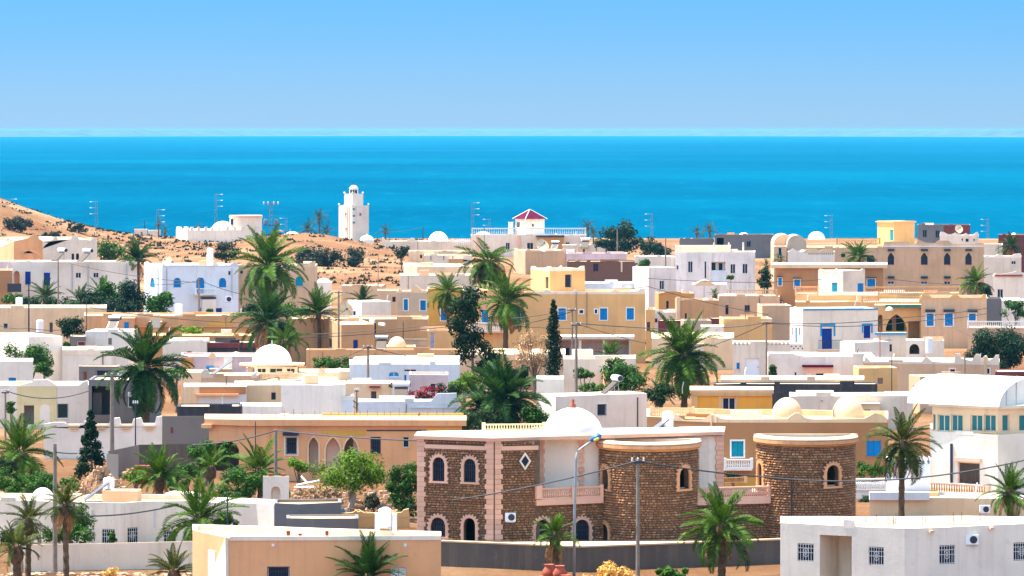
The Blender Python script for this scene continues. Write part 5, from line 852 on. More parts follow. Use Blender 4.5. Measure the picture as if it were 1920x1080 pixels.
Bs.balus(1012, 1126, 912.5, 934, 'pink', o=.12, n=28, pcol='pink'); Br.balus(1308, 1441, 912.5, 934, 'pink', o=.12, n=34, pcol='pink'); Br.balus(1352, 1424, 902, 912, 'clay', o=-2.6, n=20, pcol='cream'); Bs.box('pedestal', 1069, 1075, 911, 935, -.05, .3, 'pink'); Bs.box('pedestal', 1002, 1013, 909, 935, -.12, .33, 'pink')
Bs.finish(); Br.finish()
# white upper storey set back
Cw = Bld('x', None, None, [(1000, 1.6), (1357, 4.4)], 828, 945, 'white', dep=8, d=SD+.9, par=.1, root=root, zb=Bs.z1-.3, roof='roof_white', jtop=False); fC = Cw.faces[0]; Cw.finish()
zl, zh = Bs.z1, Cw.z1-.05
for x0, x1, l_, r_ in ((1003, 1019, False, True), (1085.5, 1093, True, True), (1343, 1356.5, True, False)): quoins(root, fC, fC.px(x0, 870)[0], fC.px(x1, 870)[0], zl, zh, left=l_, right=r_, tooth=.07, h=.28)
# roof slab
E0 = inset(A.P, -.22); cpts = [E0[0], E0[1], (PX(1020, SD+1.0), SD+1.0), (PX(1358, SD+4.9), SD+4.9), (PX(1360, SD+9), SD+9), (PX(782, SD+5), SD+5)]
q = G(); z0_, z1_ = A.z1-.02, A.z1+.19; q.poly([(*p, z1_) for p in cpts]); q.poly([(*p, z0_) for p in cpts][::-1])
for i in range(6): q.poly([(*cpts[i], z0_), (*cpts[(i+1) % 6], z0_), (*cpts[(i+1) % 6], z1_), (*cpts[i], z1_)])
q.out('roof', 'pink', root)
I6 = inset(cpts, .25); q = G(); q.poly([(*p, z1_+.03) for p in I6]); q.poly([(*p, z1_-.05) for p in I6][::-1]); [q.poly([(*I6[i], z1_-.05), (*I6[(i+1) % 6], z1_-.05), (*I6[(i+1) % 6], z1_+.03), (*I6[i], z1_+.03)]) for i in range(6)]; q.out('roof_terrace', 'roof_white', root)
Cw.dome(1074, 817, 764, 57, 2.9, 'dome_white', fin='terracotta', n=30)
fr_ = Face((PX(907, SD+4.6), SD+4.6), (PX(1020, SD+5), SD+5)); balustrade(root, fr_, 0, fr_.L, PZ(811, SD+4.6), PZ(795, SD+4.6), 'yellow', 0, 22, True, 'cream')
# towers
class Tower:
    def __init__(s, x, rpx, doff, yt): s.d = SD+doff; s.R = rpx/F*s.d; s.c = (PX(x, s.d), s.d); s.f = CylFace(s.c, s.R, 1.75); s.faces = [s.f]; s.holes = [[]]; s.root = root; s.z1 = PZ(yt, s.d-s.R); s.col = 'mortar'; s.nf = 1; s.z0 = gz(*s.c)-.6
    face, rect, hole, win, box = lambda s, x, fi=None: 0, Bld.rect, Bld.hole, Bld.win, Bld.box
for x, rpx, doff, yt, wl in ((1216, 92, 3.7, 847, ((1127.5, 1146.5, 877, 917), (1268, 1294.5, 877, 917), (1126.5, 1148, 983, 1019))), (1511, 91, 6.3, 838, ((1423, 1431, 868, 911), (1545.5, 1575, 872, 912)))):
    t_ = Tower(x, rpx, doff, yt); KT = {}
    for w_ in wl: stwin(t_, *w_, 'open', 0, keepers=KT, mat='peach')
    g = G(); wallface(g, t_.f, t_.z0, t_.z1, t_.holes[0], False); bk = [t_.f.pt(t_.f.L, 0, 0), (t_.c[0]+t_.R*.98, t_.c[1]+.6, 0), (t_.c[0]-t_.R*.98, t_.c[1]+.6, 0), t_.f.pt(0, 0, 0)]
    for p, r in zip(bk[:-1], bk[1:]): g.poly([(p[0], p[1], t_.z0), (r[0], r[1], t_.z0), (r[0], r[1], t_.z1), (p[0], p[1], t_.z1)])
    g.out('tower_wall', 'mortar', root); stones(root, t_.f, 0, t_.f.L, t_.z0+.5, t_.z1-.02, KT[0])
    c3 = (t_.c[0], t_.c[1], t_.z1); RR = t_.R
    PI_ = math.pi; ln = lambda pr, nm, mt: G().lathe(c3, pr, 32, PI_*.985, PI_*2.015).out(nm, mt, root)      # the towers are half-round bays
    ln([(RR+.03, -.02), (RR+.16, .05), (RR+.16, .10), (RR+.10, .12)], 'cornice', 'clay'); ln([(RR+.10, .11), (RR+.13, .36), (RR+.22, .38), (RR+.22, .44), (RR+.02, .56), (RR-.22, .56), (RR-.22, .50)], 'tower_cap', 'cream'); ln([(RR-.22, .55), (RR-.22, .05), (.1, .05)], 'tower_roof', 'greytan')  # inner roof and back parapet toned darker to paint in the rim's shade
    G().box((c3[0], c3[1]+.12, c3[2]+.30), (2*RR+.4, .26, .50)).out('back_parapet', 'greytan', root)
    nn = 64; dm_ = proto(G().box((0, 0, 0), (.17, .16, .19)), 'dentil', 'peach')
    for i in range(nn):
        w = math.pi*(-.02+1.04*i/nn)+math.pi; inst(dm_, 'dentil', root, (t_.c[0]+(RR+.16)*math.cos(w), t_.c[1]+(RR+.16)*math.sin(w), t_.z1+.235), (0, 0, w+math.pi/2))
    if x == 1511: G().tube([t_.f.pt(t_.f.px(1485, 930)[0], .12, PZ(975, t_.d)), t_.f.pt(t_.f.px(1485, 930)[0], .12, PZ(888, t_.d))], .04).out('conduit', 'iron', root)
# grey boundary wall
b = H('boundary_wall', 'dark grey rendered garden wall in front of the stone house', 'wall', [(826, 2), (1090, -1.2), (1470, 3.)], 1022, 1072, 'darkwall', dep=.3, d=228.5, par=0); b.finish()
for i in range(2):
    f_ = b.faces[i]; G().fbox(f_, 0, f_.L, -.3, .04, b.z1-.02, b.z1+.07).out('coping', 'beige', b.root)
# ---------------------------------------------------------------- foreground houses
b = H('white_corner_house', 'white single-storey house with barred windows, recessed porch and air conditioner at bottom right', 'house', [(1463, 3.0), (1696, 0), (1990, 3.2)], 991, 1150, 'white', dep=3.4, d=206, roof='roof_cream', par=.45, th=.2)
for x0, x1, y0, y1, fi in ((1495, 1526, 1019, 1053, 0), (1628.5, 1657.5, 1025.5, 1060, 0), (1761, 1791, 1022, 1057.5, 1), (1900, 1932, 1017, 1051, 1)): b.win(x0, x1, y0, y1, kd='grille', fr='pane', fi=fi, sill=False, rec=.22)
f_, a_, c_, z0_, z1_ = b.hole(1537, 1597, 1004, 1120, None, .01, 0); q = G()
for (p0, p1) in (((a_, 0), (a_+.25, -2.2)), ((a_+.25, -2.2), (c_, -2.2)), ((c_, -2.2), (c_, 0))): q.poly([f_.pt(p0[0], p0[1], z0_), f_.pt(p1[0], p1[1], z0_), f_.pt(p1[0], p1[1], z1_), f_.pt(p0[0], p0[1], z1_)])
q.poly([f_.pt(a_, 0, z1_), f_.pt(c_, 0, z1_), f_.pt(c_, -2.2, z1_), f_.pt(a_+.25, -2.2, z1_)]); q.poly([f_.pt(a_, 0, z0_), f_.pt(c_, 0, z0_), f_.pt(c_, -2.2, z0_), f_.pt(a_+.25, -2.2, z0_)]); q.out('porch_recess', 'white_warm', b.root)
q = G()
for i in range(16):
    x = random.uniform(1530, 1900); fi = 0 if x < 1696 else 1; a_, z_ = b.faces[fi].px(x, 985); q.tube([b.faces[fi].pt(a_, -random.choice((.1, 9.5)), b.z1-.1), b.faces[fi].pt(a_, -random.choice((.12, 9.5)), b.z1+random.uniform(.15, .5))] if 0 else [b.faces[fi].pt(a_, -3.2, b.z1-.1), b.faces[fi].pt(a_, -3.25, b.z1+random.uniform(.15, .5))], .015, 4)
tag(q.out('rebar', 'red_dark', b.root, weld=False), kind='stuff')
for x, y, fi in ((1744, 996, 1), (1857, 990, 1)): b.box('spout', x-3.5, x+3.5, y-2, y+2, 0, .25, 'beige', fi=fi)
b.finish()
b = H('peach_flat_house', 'peach single-storey house with cream flat roof and water tank at bottom centre', 'house', [(361, 4.2), (430, 0), (827, .3)], 1009, 1150, 'peach', dep=3, d=205, roof='roof_cream', par=.35, th=.25, w=[(501, 543, 1062, 1100, dict(kd='bars', fr='paint_white', fi=1)), (733, 762, 1064, 1100, dict(kd='shut', col='iron_white', fi=1))])
b.box('pale_coping', 431, 827, 1005, 1013, 0, .05, 'white_warm', fi=1); b.box('recess_panel', 391, 404, 1032, 1090, -.02, .03, 'white', fi=0); f_ = b.faces[0]
a_, z_ = f_.px(429, 1007); q = G(); P_ = [f_.px(429, 1007), f_.px(430, 1120), f_.px(385, 1120)]; G().prism(b.faces[0], [(p[0], p[1]) for p in P_], .02, .2).out('slanted_buttress', 'white_warm', b.root)
for x, y in ((512, 1022), (760, 1022)): b.box('vent', x-2.5, x+2.5, y-2.5, y+2.5, -.02, .08, 'paint_white', fi=1)
b.box('brick_stub', 537, 544, 996, 1005, -.24, -.05, 'terracotta', fi=1); b.box('brick_stub', 610, 616, 996, 1005, -.24, -.05, 'terracotta', fi=1); b.box('brick_stub', 559, 566, 1001, 1005, -.24, -.05, 'terracotta', fi=1)
b.box('tank_pier', 702, 711, 970, 1006, -2.4, -2.0, 'white_blue', fi=1); b.box('tank_pier', 735, 744, 971, 1006, -2.4, -2.0, 'white_blue', fi=1); b.finish()
H('boundary_wall', 'pale pinkish yard wall at bottom left behind the stones', 'wall', [(20, -1), (361, 1)], 1019, 1078, 'white_warm', dep=.3, d=228, par=0).finish()
b = H('cream_villa', 'cream-grey low house with white window grilles and small dome at bottom left', 'house', [(-20, 2.5), (150, 0.6), (232, 0), (274, 1.0), (362, 1.4)], 943, 1045, 'white_warm', dep=4, d=243, roof='roof_cream', par=.3, w=[(191, 215.5, 992, 1020, dict(kd='grille', fr='pane')), (239, 259, 989, 1020, dict(kd='grille', fr='pane')), (307, 330, 995, 1022, dict(kd='grille', fr='pane'))])
b.dome(80, 943, 914, 23, 4.5); b.box('pipe', 171.5, 173.5, 955, 1020, 0, .08, 'white_blue', fi=1); b.box('pipe', 289, 291, 953, 990, 0, .08, 'white_blue', fi=3); b.finish()
H('white_curved_wall', 'pale grey yard walls behind the peach house roof', 'wall', [(274, 3), (480, 1), (517, 0)], 947, 1000, 'white', dep=4, d=252, par=.15, roof='roof_white').finish()
H('boundary_wall', 'dark grey rendered wall in the yard behind the peach house', 'wall', [(514, 0), (560, -.2), (640, .6)], 944, 1000, 'concrete', dep=3, d=252, par=.2, roof='roof_tan').finish()
H('boundary_wall', 'lower dark grey step wall nearest the peach house roof', 'wall', [(537, .5), (590, 0), (672, .6)], 973, 1010, 'concrete', dep=2.5, d=247, par=.1, roof='roof_tan').finish()
b = H('boundary_wall', 'yellow garden wall with small curled horns beside the stone house', 'wall', [640, 768], 962, 1000, 'tan', dep=.35, d=256, par=0); b.crest([(641, 963), (662, 961), (667, 957), (672, 960), (676, 958), (684, 962), (735, 961), (752, 961), (757, 956), (766, 954), (767, 964)], 'tan', th=.33); b.finish()
b = H('garden_gate', 'white gate post with clay pots on top behind the yard wall', 'gate', [493, 542], 893, 955, 'white', dep=.5, d=268, par=0); b.hole(508, 526, 912, 955, 'round', .5); b.box('clay_pot', 503, 511, 888, 893, -.4, -.1, 'terracotta'); b.box('clay_pot', 527, 534, 889, 893, -.4, -.1, 'terracotta'); b.finish()
# ---------------------------------------------------------------- palms
def frond_mesh(name, mat, droop, n=24, v=.55, seed=0):
    rnd = random.Random(seed); g = G(); pts = []; p = Vector((0, 0, 0)); a = 0.
    for i in range(15): pts.append(p.copy()); p = p + Vector((math.cos(a), 0, math.sin(a)))/14; a -= droop/14*(.35+1.3*i/14)
    def at(t_): q = t_*14; i = min(13, int(q)); return pts[i].lerp(pts[i+1], q-i), (pts[i+1]-pts[i]).normalized()
    g.tube([pts[i] for i in range(0, 15, 2)], [.014*(1-.8*i/14) for i in range(0, 15, 2)], 3, False)
    for s in (-1, 1):
        for i in range(n):
            t_ = .10+.89*(i+.5*(s > 0))/n; c, d = at(min(t_, .999)); L = .25*math.sin(math.pi*min(1, .18+.80*t_))**.6*(1-.32*t_)*rnd.uniform(.85, 1.1)
            up = Vector((0, s, 0)).cross(d)*s; up = Vector((-d.z, 0, d.x)); o = (Vector((0, s, 0))*.86 + d*.62 + up*v*rnd.uniform(.5, 1.1)).normalized(); w = d*.0165
            tip = c+o*L-Vector((0, 0, .18*L)); m = c+o*L*.5; g.poly([c-w*.4, c+w*.4, m+w, m-w]); g.poly([m-w, m+w, tip])
    return proto(g, name, mat)
FR = {}
for mt in ('frond', 'frond_dark', 'frond_far', 'frond_olive', 'frond_dead'): FR[mt] = [frond_mesh('frond', mt, dr, 30 if mt != 'frond_far' else 14, sd, i) for i, (dr, sd) in enumerate(((.35, .6), (.8, .55), (1.25, .5), (1.7, .45)))]
def palm(x, yc, yb, rpx, label, n=38, lo=-35, hi=82, mat='frond', xb=None, dead=0, tr=.20, d=None, seed=0, group='date palms in the town', zoff=0):
    d = d or Dg(yb); rnd = random.Random(int(x*7+yc)); bx = PX(xb if xb is not None else x, d); zg = gz(bx, d); root = empty('date_palm', (bx, d, zg), label, 'palm tree', group); c = Vector((PX(x, d), d, PZ(yc, d))); lean = rnd.uniform(-.12, .12); r = rpx/F*d*1.0
    b0 = Vector((bx, d, zg-.5)); pts, rad = [], []; nseg = 16
    for i in range(nseg+1):
        t_ = i/nseg; p = b0.lerp(c, t_) + Vector((math.sin(t_*3)*.06*(c.z-zg)*.3, 0, 0))*(1 if abs(c.x-bx) < .01 else 0); pts.append(p); rad.append(tr*(1.25-.35*t_)*(1.1 if i % 2 else .94)*(1.25 if t_ > .93 else 1))
    G().tube(pts, rad, 9).out('trunk', 'trunk', root); G().lathe((c.x, c.y, c.z-.55), [(tr*1.0, -.3), (tr*1.9, .0), (tr*2.1, .35), (tr*1.2, .75), (.05, .9)], 9).out('frond_boots', 'trunk', root)
    for i in range(n):
        if rnd.random() < .08: continue
        t_ = (i+.5)/n; el = hi-(hi-lo)*t_**.85; az = i*2.39996+rnd.uniform(-.45, .45); vi = 0 if el > 55 else 1 if el > 22 else 2 if el > -8 else 3; vi = min(3, max(0, vi+rnd.choice((0, 0, 0, -1, 1))))
        L = r*(1.06 if el < 45 else 1.0)*rnd.uniform(.72, 1.14); o = inst(FR[mat][vi], 'frond', root, c+Vector((math.cos(az), math.sin(az), 0))*tr*.7+Vector((0, 0, .25*math.sin(R(el)))), (rnd.uniform(-.4, .4), -R(el+rnd.uniform(-11, 11)), az), (L, L*rnd.uniform(.85, 1.15), L))
    if n >= 30 and mat != 'frond_far': dead = max(dead, rnd.choice((2, 4, 6)))
    for i in range(dead):
        az = i*2.4+1.; L = r*rnd.uniform(.7, .95); inst(FR['frond_dead'][2], 'frond', root, c+Vector((math.cos(az), math.sin(az), 0))*tr-Vector((0, 0, .3)), (rnd.uniform(-.3, .3), R(rnd.uniform(40, 68)), az), (L, L*.7, L))['label'] = 'dry brown hanging frond'
PALMS = [
 (503, 498, 640, 82, 'largest tall palm with broad drooping crown against the tan house at left', dict(n=62, lo=-58)),
 (258, 488, 575, 48, 'upright fan-like palm right of the long white house', dict(n=36, lo=-8, mat='frond_dark')),
 (597, 588, 640, 52, 'short upright palm left of the big round dish', dict(n=40, lo=-5)),
 (503, 603, 690, 72, 'shaggy double palm above the white dome house', dict(n=48, lo=-40, mat='frond_dark', dead=8)),
 (535, 640, 700, 44, 'low palm half hidden behind the large white dome', dict(n=30, lo=-30)),
 (680, 566, 600, 34, 'small palm top behind the white yard house', dict(n=26, lo=5, mat='frond_dark', d=630)),
 (839, 549, 640, 46, 'slim palm before the orange house wing', dict(n=40, lo=-55, xb=842, d=505)),
 (916, 490, 610, 60, 'drooping palm behind the pair above the blue door', dict(n=44, lo=-60, hi=55, d=560, dead=4)),
 (949, 566, 668, 64, 'stout palm in front of the yellow facade at centre', dict(n=52, lo=-42, dead=10, xb=947, tr=.3)),
 (1281, 668, 768, 84, 'large round-crowned palm right of the cypress', dict(n=66, lo=-55, dead=4, tr=.28)),
 (1238, 745, 785, 36, 'low young palm under the large round palm', dict(n=24, lo=0, mat='frond_dark')),
 (272, 688, 790, 92, 'large dark fan palm behind the grey cement house', dict(n=64, lo=-50, mat='frond_dark', tr=.3)),
 (36, 850, 900, 78, 'palm at left edge in front of the yellow and white house', dict(n=46, lo=-35, tr=.3)),
 (945, 752, 815, 92, 'dense bushy palm clump at centre behind the stone house', dict(n=84, lo=-35, mat='frond_dark')),
 (898, 765, 812, 56, 'smaller palm clump left of the dense centre palm', dict(n=34, lo=-20, mat='frond_dark')),
 (1692, 832, 1010, 72, 'tall olive-green palm right of the stone towers', dict(n=50, lo=-50, mat='frond_olive', dead=6, xb=1689, tr=.18)),
 (1893, 925, 1010, 58, 'bright palm at right edge above the white corner house', dict(n=40, lo=-28, d=238)),
 (1352, 990, 1090, 80, 'bushy palm in front of the garden wall between the towers', dict(n=54, lo=-40, tr=.2)),
 (1040, 1008, 1092, 50, 'small palm with dry brown skirt before the garden wall', dict(n=32, lo=-12, dead=12, tr=.16)),
 (690, 1085, 1160, 76, 'palm crown at bottom centre before the peach house', dict(n=40, lo=-8, mat='frond_dark')),
 (122, 952, 1100, 46, 'slender palm with dry skirt in front of the bottom left house', dict(n=38, lo=-25, dead=12, mat='frond_olive', tr=.15, xb=125)),
 (54, 978, 1090, 46, 'second palm from left edge at bottom', dict(n=36, lo=-30, mat='frond_olive', tr=.15, xb=52)),
 (30, 1030, 1098, 50, 'short palm at bottom left corner', dict(n=34, lo=-15, mat='frond_olive', tr=.22, xb=34)),
 (372, 975, 1030, 84, 'wide arching palm behind the peach house', dict(n=44, lo=-30, mat='frond', d=236)),
 (300, 898, 950, 62, 'bushy palm in the rubble yard at left', dict(n=44, lo=-10, dead=3)),
 (326, 1075, 1140, 52, 'young palm left of the peach house at bottom', dict(n=30, lo=0, mat='frond_olive', d=212)),
 (488, 885, 930, 66, 'low arching palm by the white gate post', dict(n=34, lo=-35)),
 (395, 880, 925, 40, 'slim young palm left of the arched porch', dict(n=22, lo=10)),
 (1610, 482, 530, 36, 'palm in front of the grey-beige arched house', dict(n=34, lo=-12, d=690)),
 (1828, 532, 580, 38, 'bright palm right of the arched house windows', dict(n=38, lo=-30, d=625)),
 (1895, 464, 500, 28, 'dark palm before the red brick house at right edge', dict(n=30, lo=-20, mat='frond_dark', d=780)),
 (1330, 432, 470, 20, 'far palm left of the grey concrete house', dict(n=24, lo=-25, mat='frond_far', d=1060)),
 (1306, 436, 470, 16, 'smaller far palm beside it left of the concrete house', dict(n=20, lo=-25, mat='frond_far', d=1070)),
 (1102, 427, 470, 19, 'far palm behind the white villa balustrade', dict(n=24, lo=-25, mat='frond_far', d=1080)),
 (1112, 440, 475, 20, 'low far palm at the right end of the villa', dict(n=22, lo=-20, mat='frond_far', d=1050)),
 (598, 408, 458, 21, 'tall far palm left of the minaret', dict(n=28, lo=-40, mat='frond_far', d=1120)),
 (577, 432, 458, 24, 'low far palm clump nearest the white dome by the minaret', dict(n=26, lo=-25, mat='frond_far', d=1110)),
 (612, 434, 458, 22, 'low far palm nearest the left side of the minaret', dict(n=26, lo=-25, mat='frond_far', d=1105)),
 (722, 434, 458, 16, 'far palm just right of the minaret', dict(n=22, lo=-25, mat='frond_far', d=1130)),
 (297, 420, 450, 15, 'little far palm above the seaside huts', dict(n=20, lo=-30, mat='frond_far', d=1170)),
 (309, 434, 450, 13, 'little dark palm bush left of the battlement wall', dict(n=20, lo=-20, mat='frond_far', d=1160)),
 (372, 425, 450, 10, 'tiny palm tip behind the battlement wall', dict(n=16, lo=-20, mat='frond_far', d=1175)),
 (1146, 668, 690, 32, 'low palm in front of the open carport', dict(n=24, lo=5)),
 (85, 558, 600, 40, 'dark palm below the shuttered windows at left', dict(n=30, lo=-25, mat='frond_dark', d=600)),
 (150, 565, 600, 34, 'second dark palm under the long white house', dict(n=28, lo=-20, mat='frond_dark', d=595)),
 (192, 556, 605, 38, 'third palm beside the dark round tree under the long house', dict(n=30, lo=-15, d=590)),
 (1437, 500, 555, 14, 'small palm left of the brown house', dict(n=18, lo=-30, mat='frond_dark', d=690)),
 (1340, 553, 575, 13, 'tiny bright spiky plant on the old house roof', dict(n=16, lo=0, d=622)),
 (1462, 488, 500, 14, 'small palm tuft beside the white arcade wall', dict(n=16, lo=-10, mat='frond_dark', d=712)),
]
for p in PALMS: palm(*p[:5], **p[5])
# ---------------------------------------------------------------- broadleaf trees and shrubs
def on_ground(x, y):
    d = 500.
    while d < 1240 and PZ(y, d) > gz(PX(x, d), d): d += 2
    return d
def tree(x, yc, rx, ry, yb, label, mat='leaf', d=None, cat='tree', name='garden_tree', dens=1.0, leaf=3.6, shape='round', bark='bark', lobes=None, flower=None, group='garden trees and shrubs', stems=3, seed=0):
    d = on_ground(x, yc+ry*.85) if d == 'hill' else d or Dg(yb); rnd = random.Random(int(x*3+yc*5)); s = d/F; bx = PX(x, d); zg = gz(bx, d); root = empty(name, (bx, d, zg), label, cat, group); c = Vector((bx, d, PZ(yc, d))); RX, RY = rx*s*1.12, ry*s*1.12; g = G(); gf = G(); lf = leaf*s
    L = []
    if shape == 'round':
        RR0 = min(rx, ry*1.3)*.38
        for i in range(max(lobes or 0, 11, int(2.4*rx*ry/RR0**2))):
            w = rnd.uniform(0, 6.283); q = rnd.uniform(.15, .82); L.append((Vector((math.cos(w)*q*RX, rnd.uniform(-.6, .6)*RX, rnd.uniform(-.62, .68)*RY*math.sqrt(1-q*q*.6))), rnd.uniform(.30, .50)))
    elif shape == 'cone':
        for i in range(60): t_ = i/59; hw = (1-t_)*.9+.06; w = rnd.uniform(0, 6.28); L.append((Vector((math.cos(w)*hw*RX*.72, math.sin(w)*hw*RX*.72, (-1+2*t_)*RY)), .42*(1-t_*.72)))
    elif shape == 'column':
        for i in range(60): t_ = i/59; hw = min(1, 1.25*math.sin(math.pi*(.12+.80*(1-t_)))**.6)*(1-.75*t_**2.2); w = rnd.uniform(0, 6.28); L.append((Vector((math.cos(w)*hw*RX*.3, math.sin(w)*hw*RX*.3, (-1+2*t_)*RY)), .78*hw))
    elif shape == 'twisted':
        for i in range(38): t_ = i/37; L.append((Vector((math.sin(t_*5+1)*RX*.3+rnd.uniform(-1, 1)*RX*(1.15-.85*t_), rnd.uniform(-.5, .5)*RX, (-1+2*t_)*RY)), rnd.uniform(.30, .52)))
    n = int(max(500, min(7000, rx*ry*2.6))*dens)
    for i in range(n):
        lc, lr = rnd.choice(L); v = Vector((rnd.gauss(0, 1), rnd.gauss(0, 1), rnd.gauss(0, 1))).normalized(); rr = rnd.random()**.45; RR = min(RX, RY*1.3) if shape in ('round', 'twisted') else RX
        p = c+lc+Vector((v.x*RR*lr, v.y*RR*lr, v.z*RR*lr*.85))*rr; nn = (v+Vector((rnd.uniform(-1, 1), rnd.uniform(-1, 1), rnd.uniform(-.2, 1)))*.75).normalized(); a = nn.orthogonal().normalized(); a = Matrix.Rotation(rnd.uniform(0, 6.28), 3, nn) @ a; b_ = nn.cross(a); l_ = lf*rnd.uniform(.7, 1.35)
        (gf if flower and rnd.random() < flower else g).poly([p-a*l_*.75, p+b_*l_*.34, p+a*l_*.75, p-b_*l_*.34])
    g.out('crown', mat, root, weld=False)
    if gf.V: gf.out('blossom', 'flower', root, weld=False)
    t0 = Vector((bx, d, zg-.3)); top = c+Vector((0, 0, -RY*.1)); r0 = max(.07, min(.28, RX*.09)); q = G(); q.tube([t0, t0.lerp(top, .4)+Vector((r0, 0, 0)), top], [r0, r0*.8, r0*.4], 7); q.out('trunk', bark, root)
    for i in range(stems):
        lc, lr = L[(i*5) % len(L)]; st = t0.lerp(top, rnd.uniform(.3, .6)); G().tube([st, st.lerp(c+lc, .5)+Vector((0, 0, -RY*.05)), c+lc], [r0*.55, r0*.4, r0*.15], 5).out('branch', bark, root)
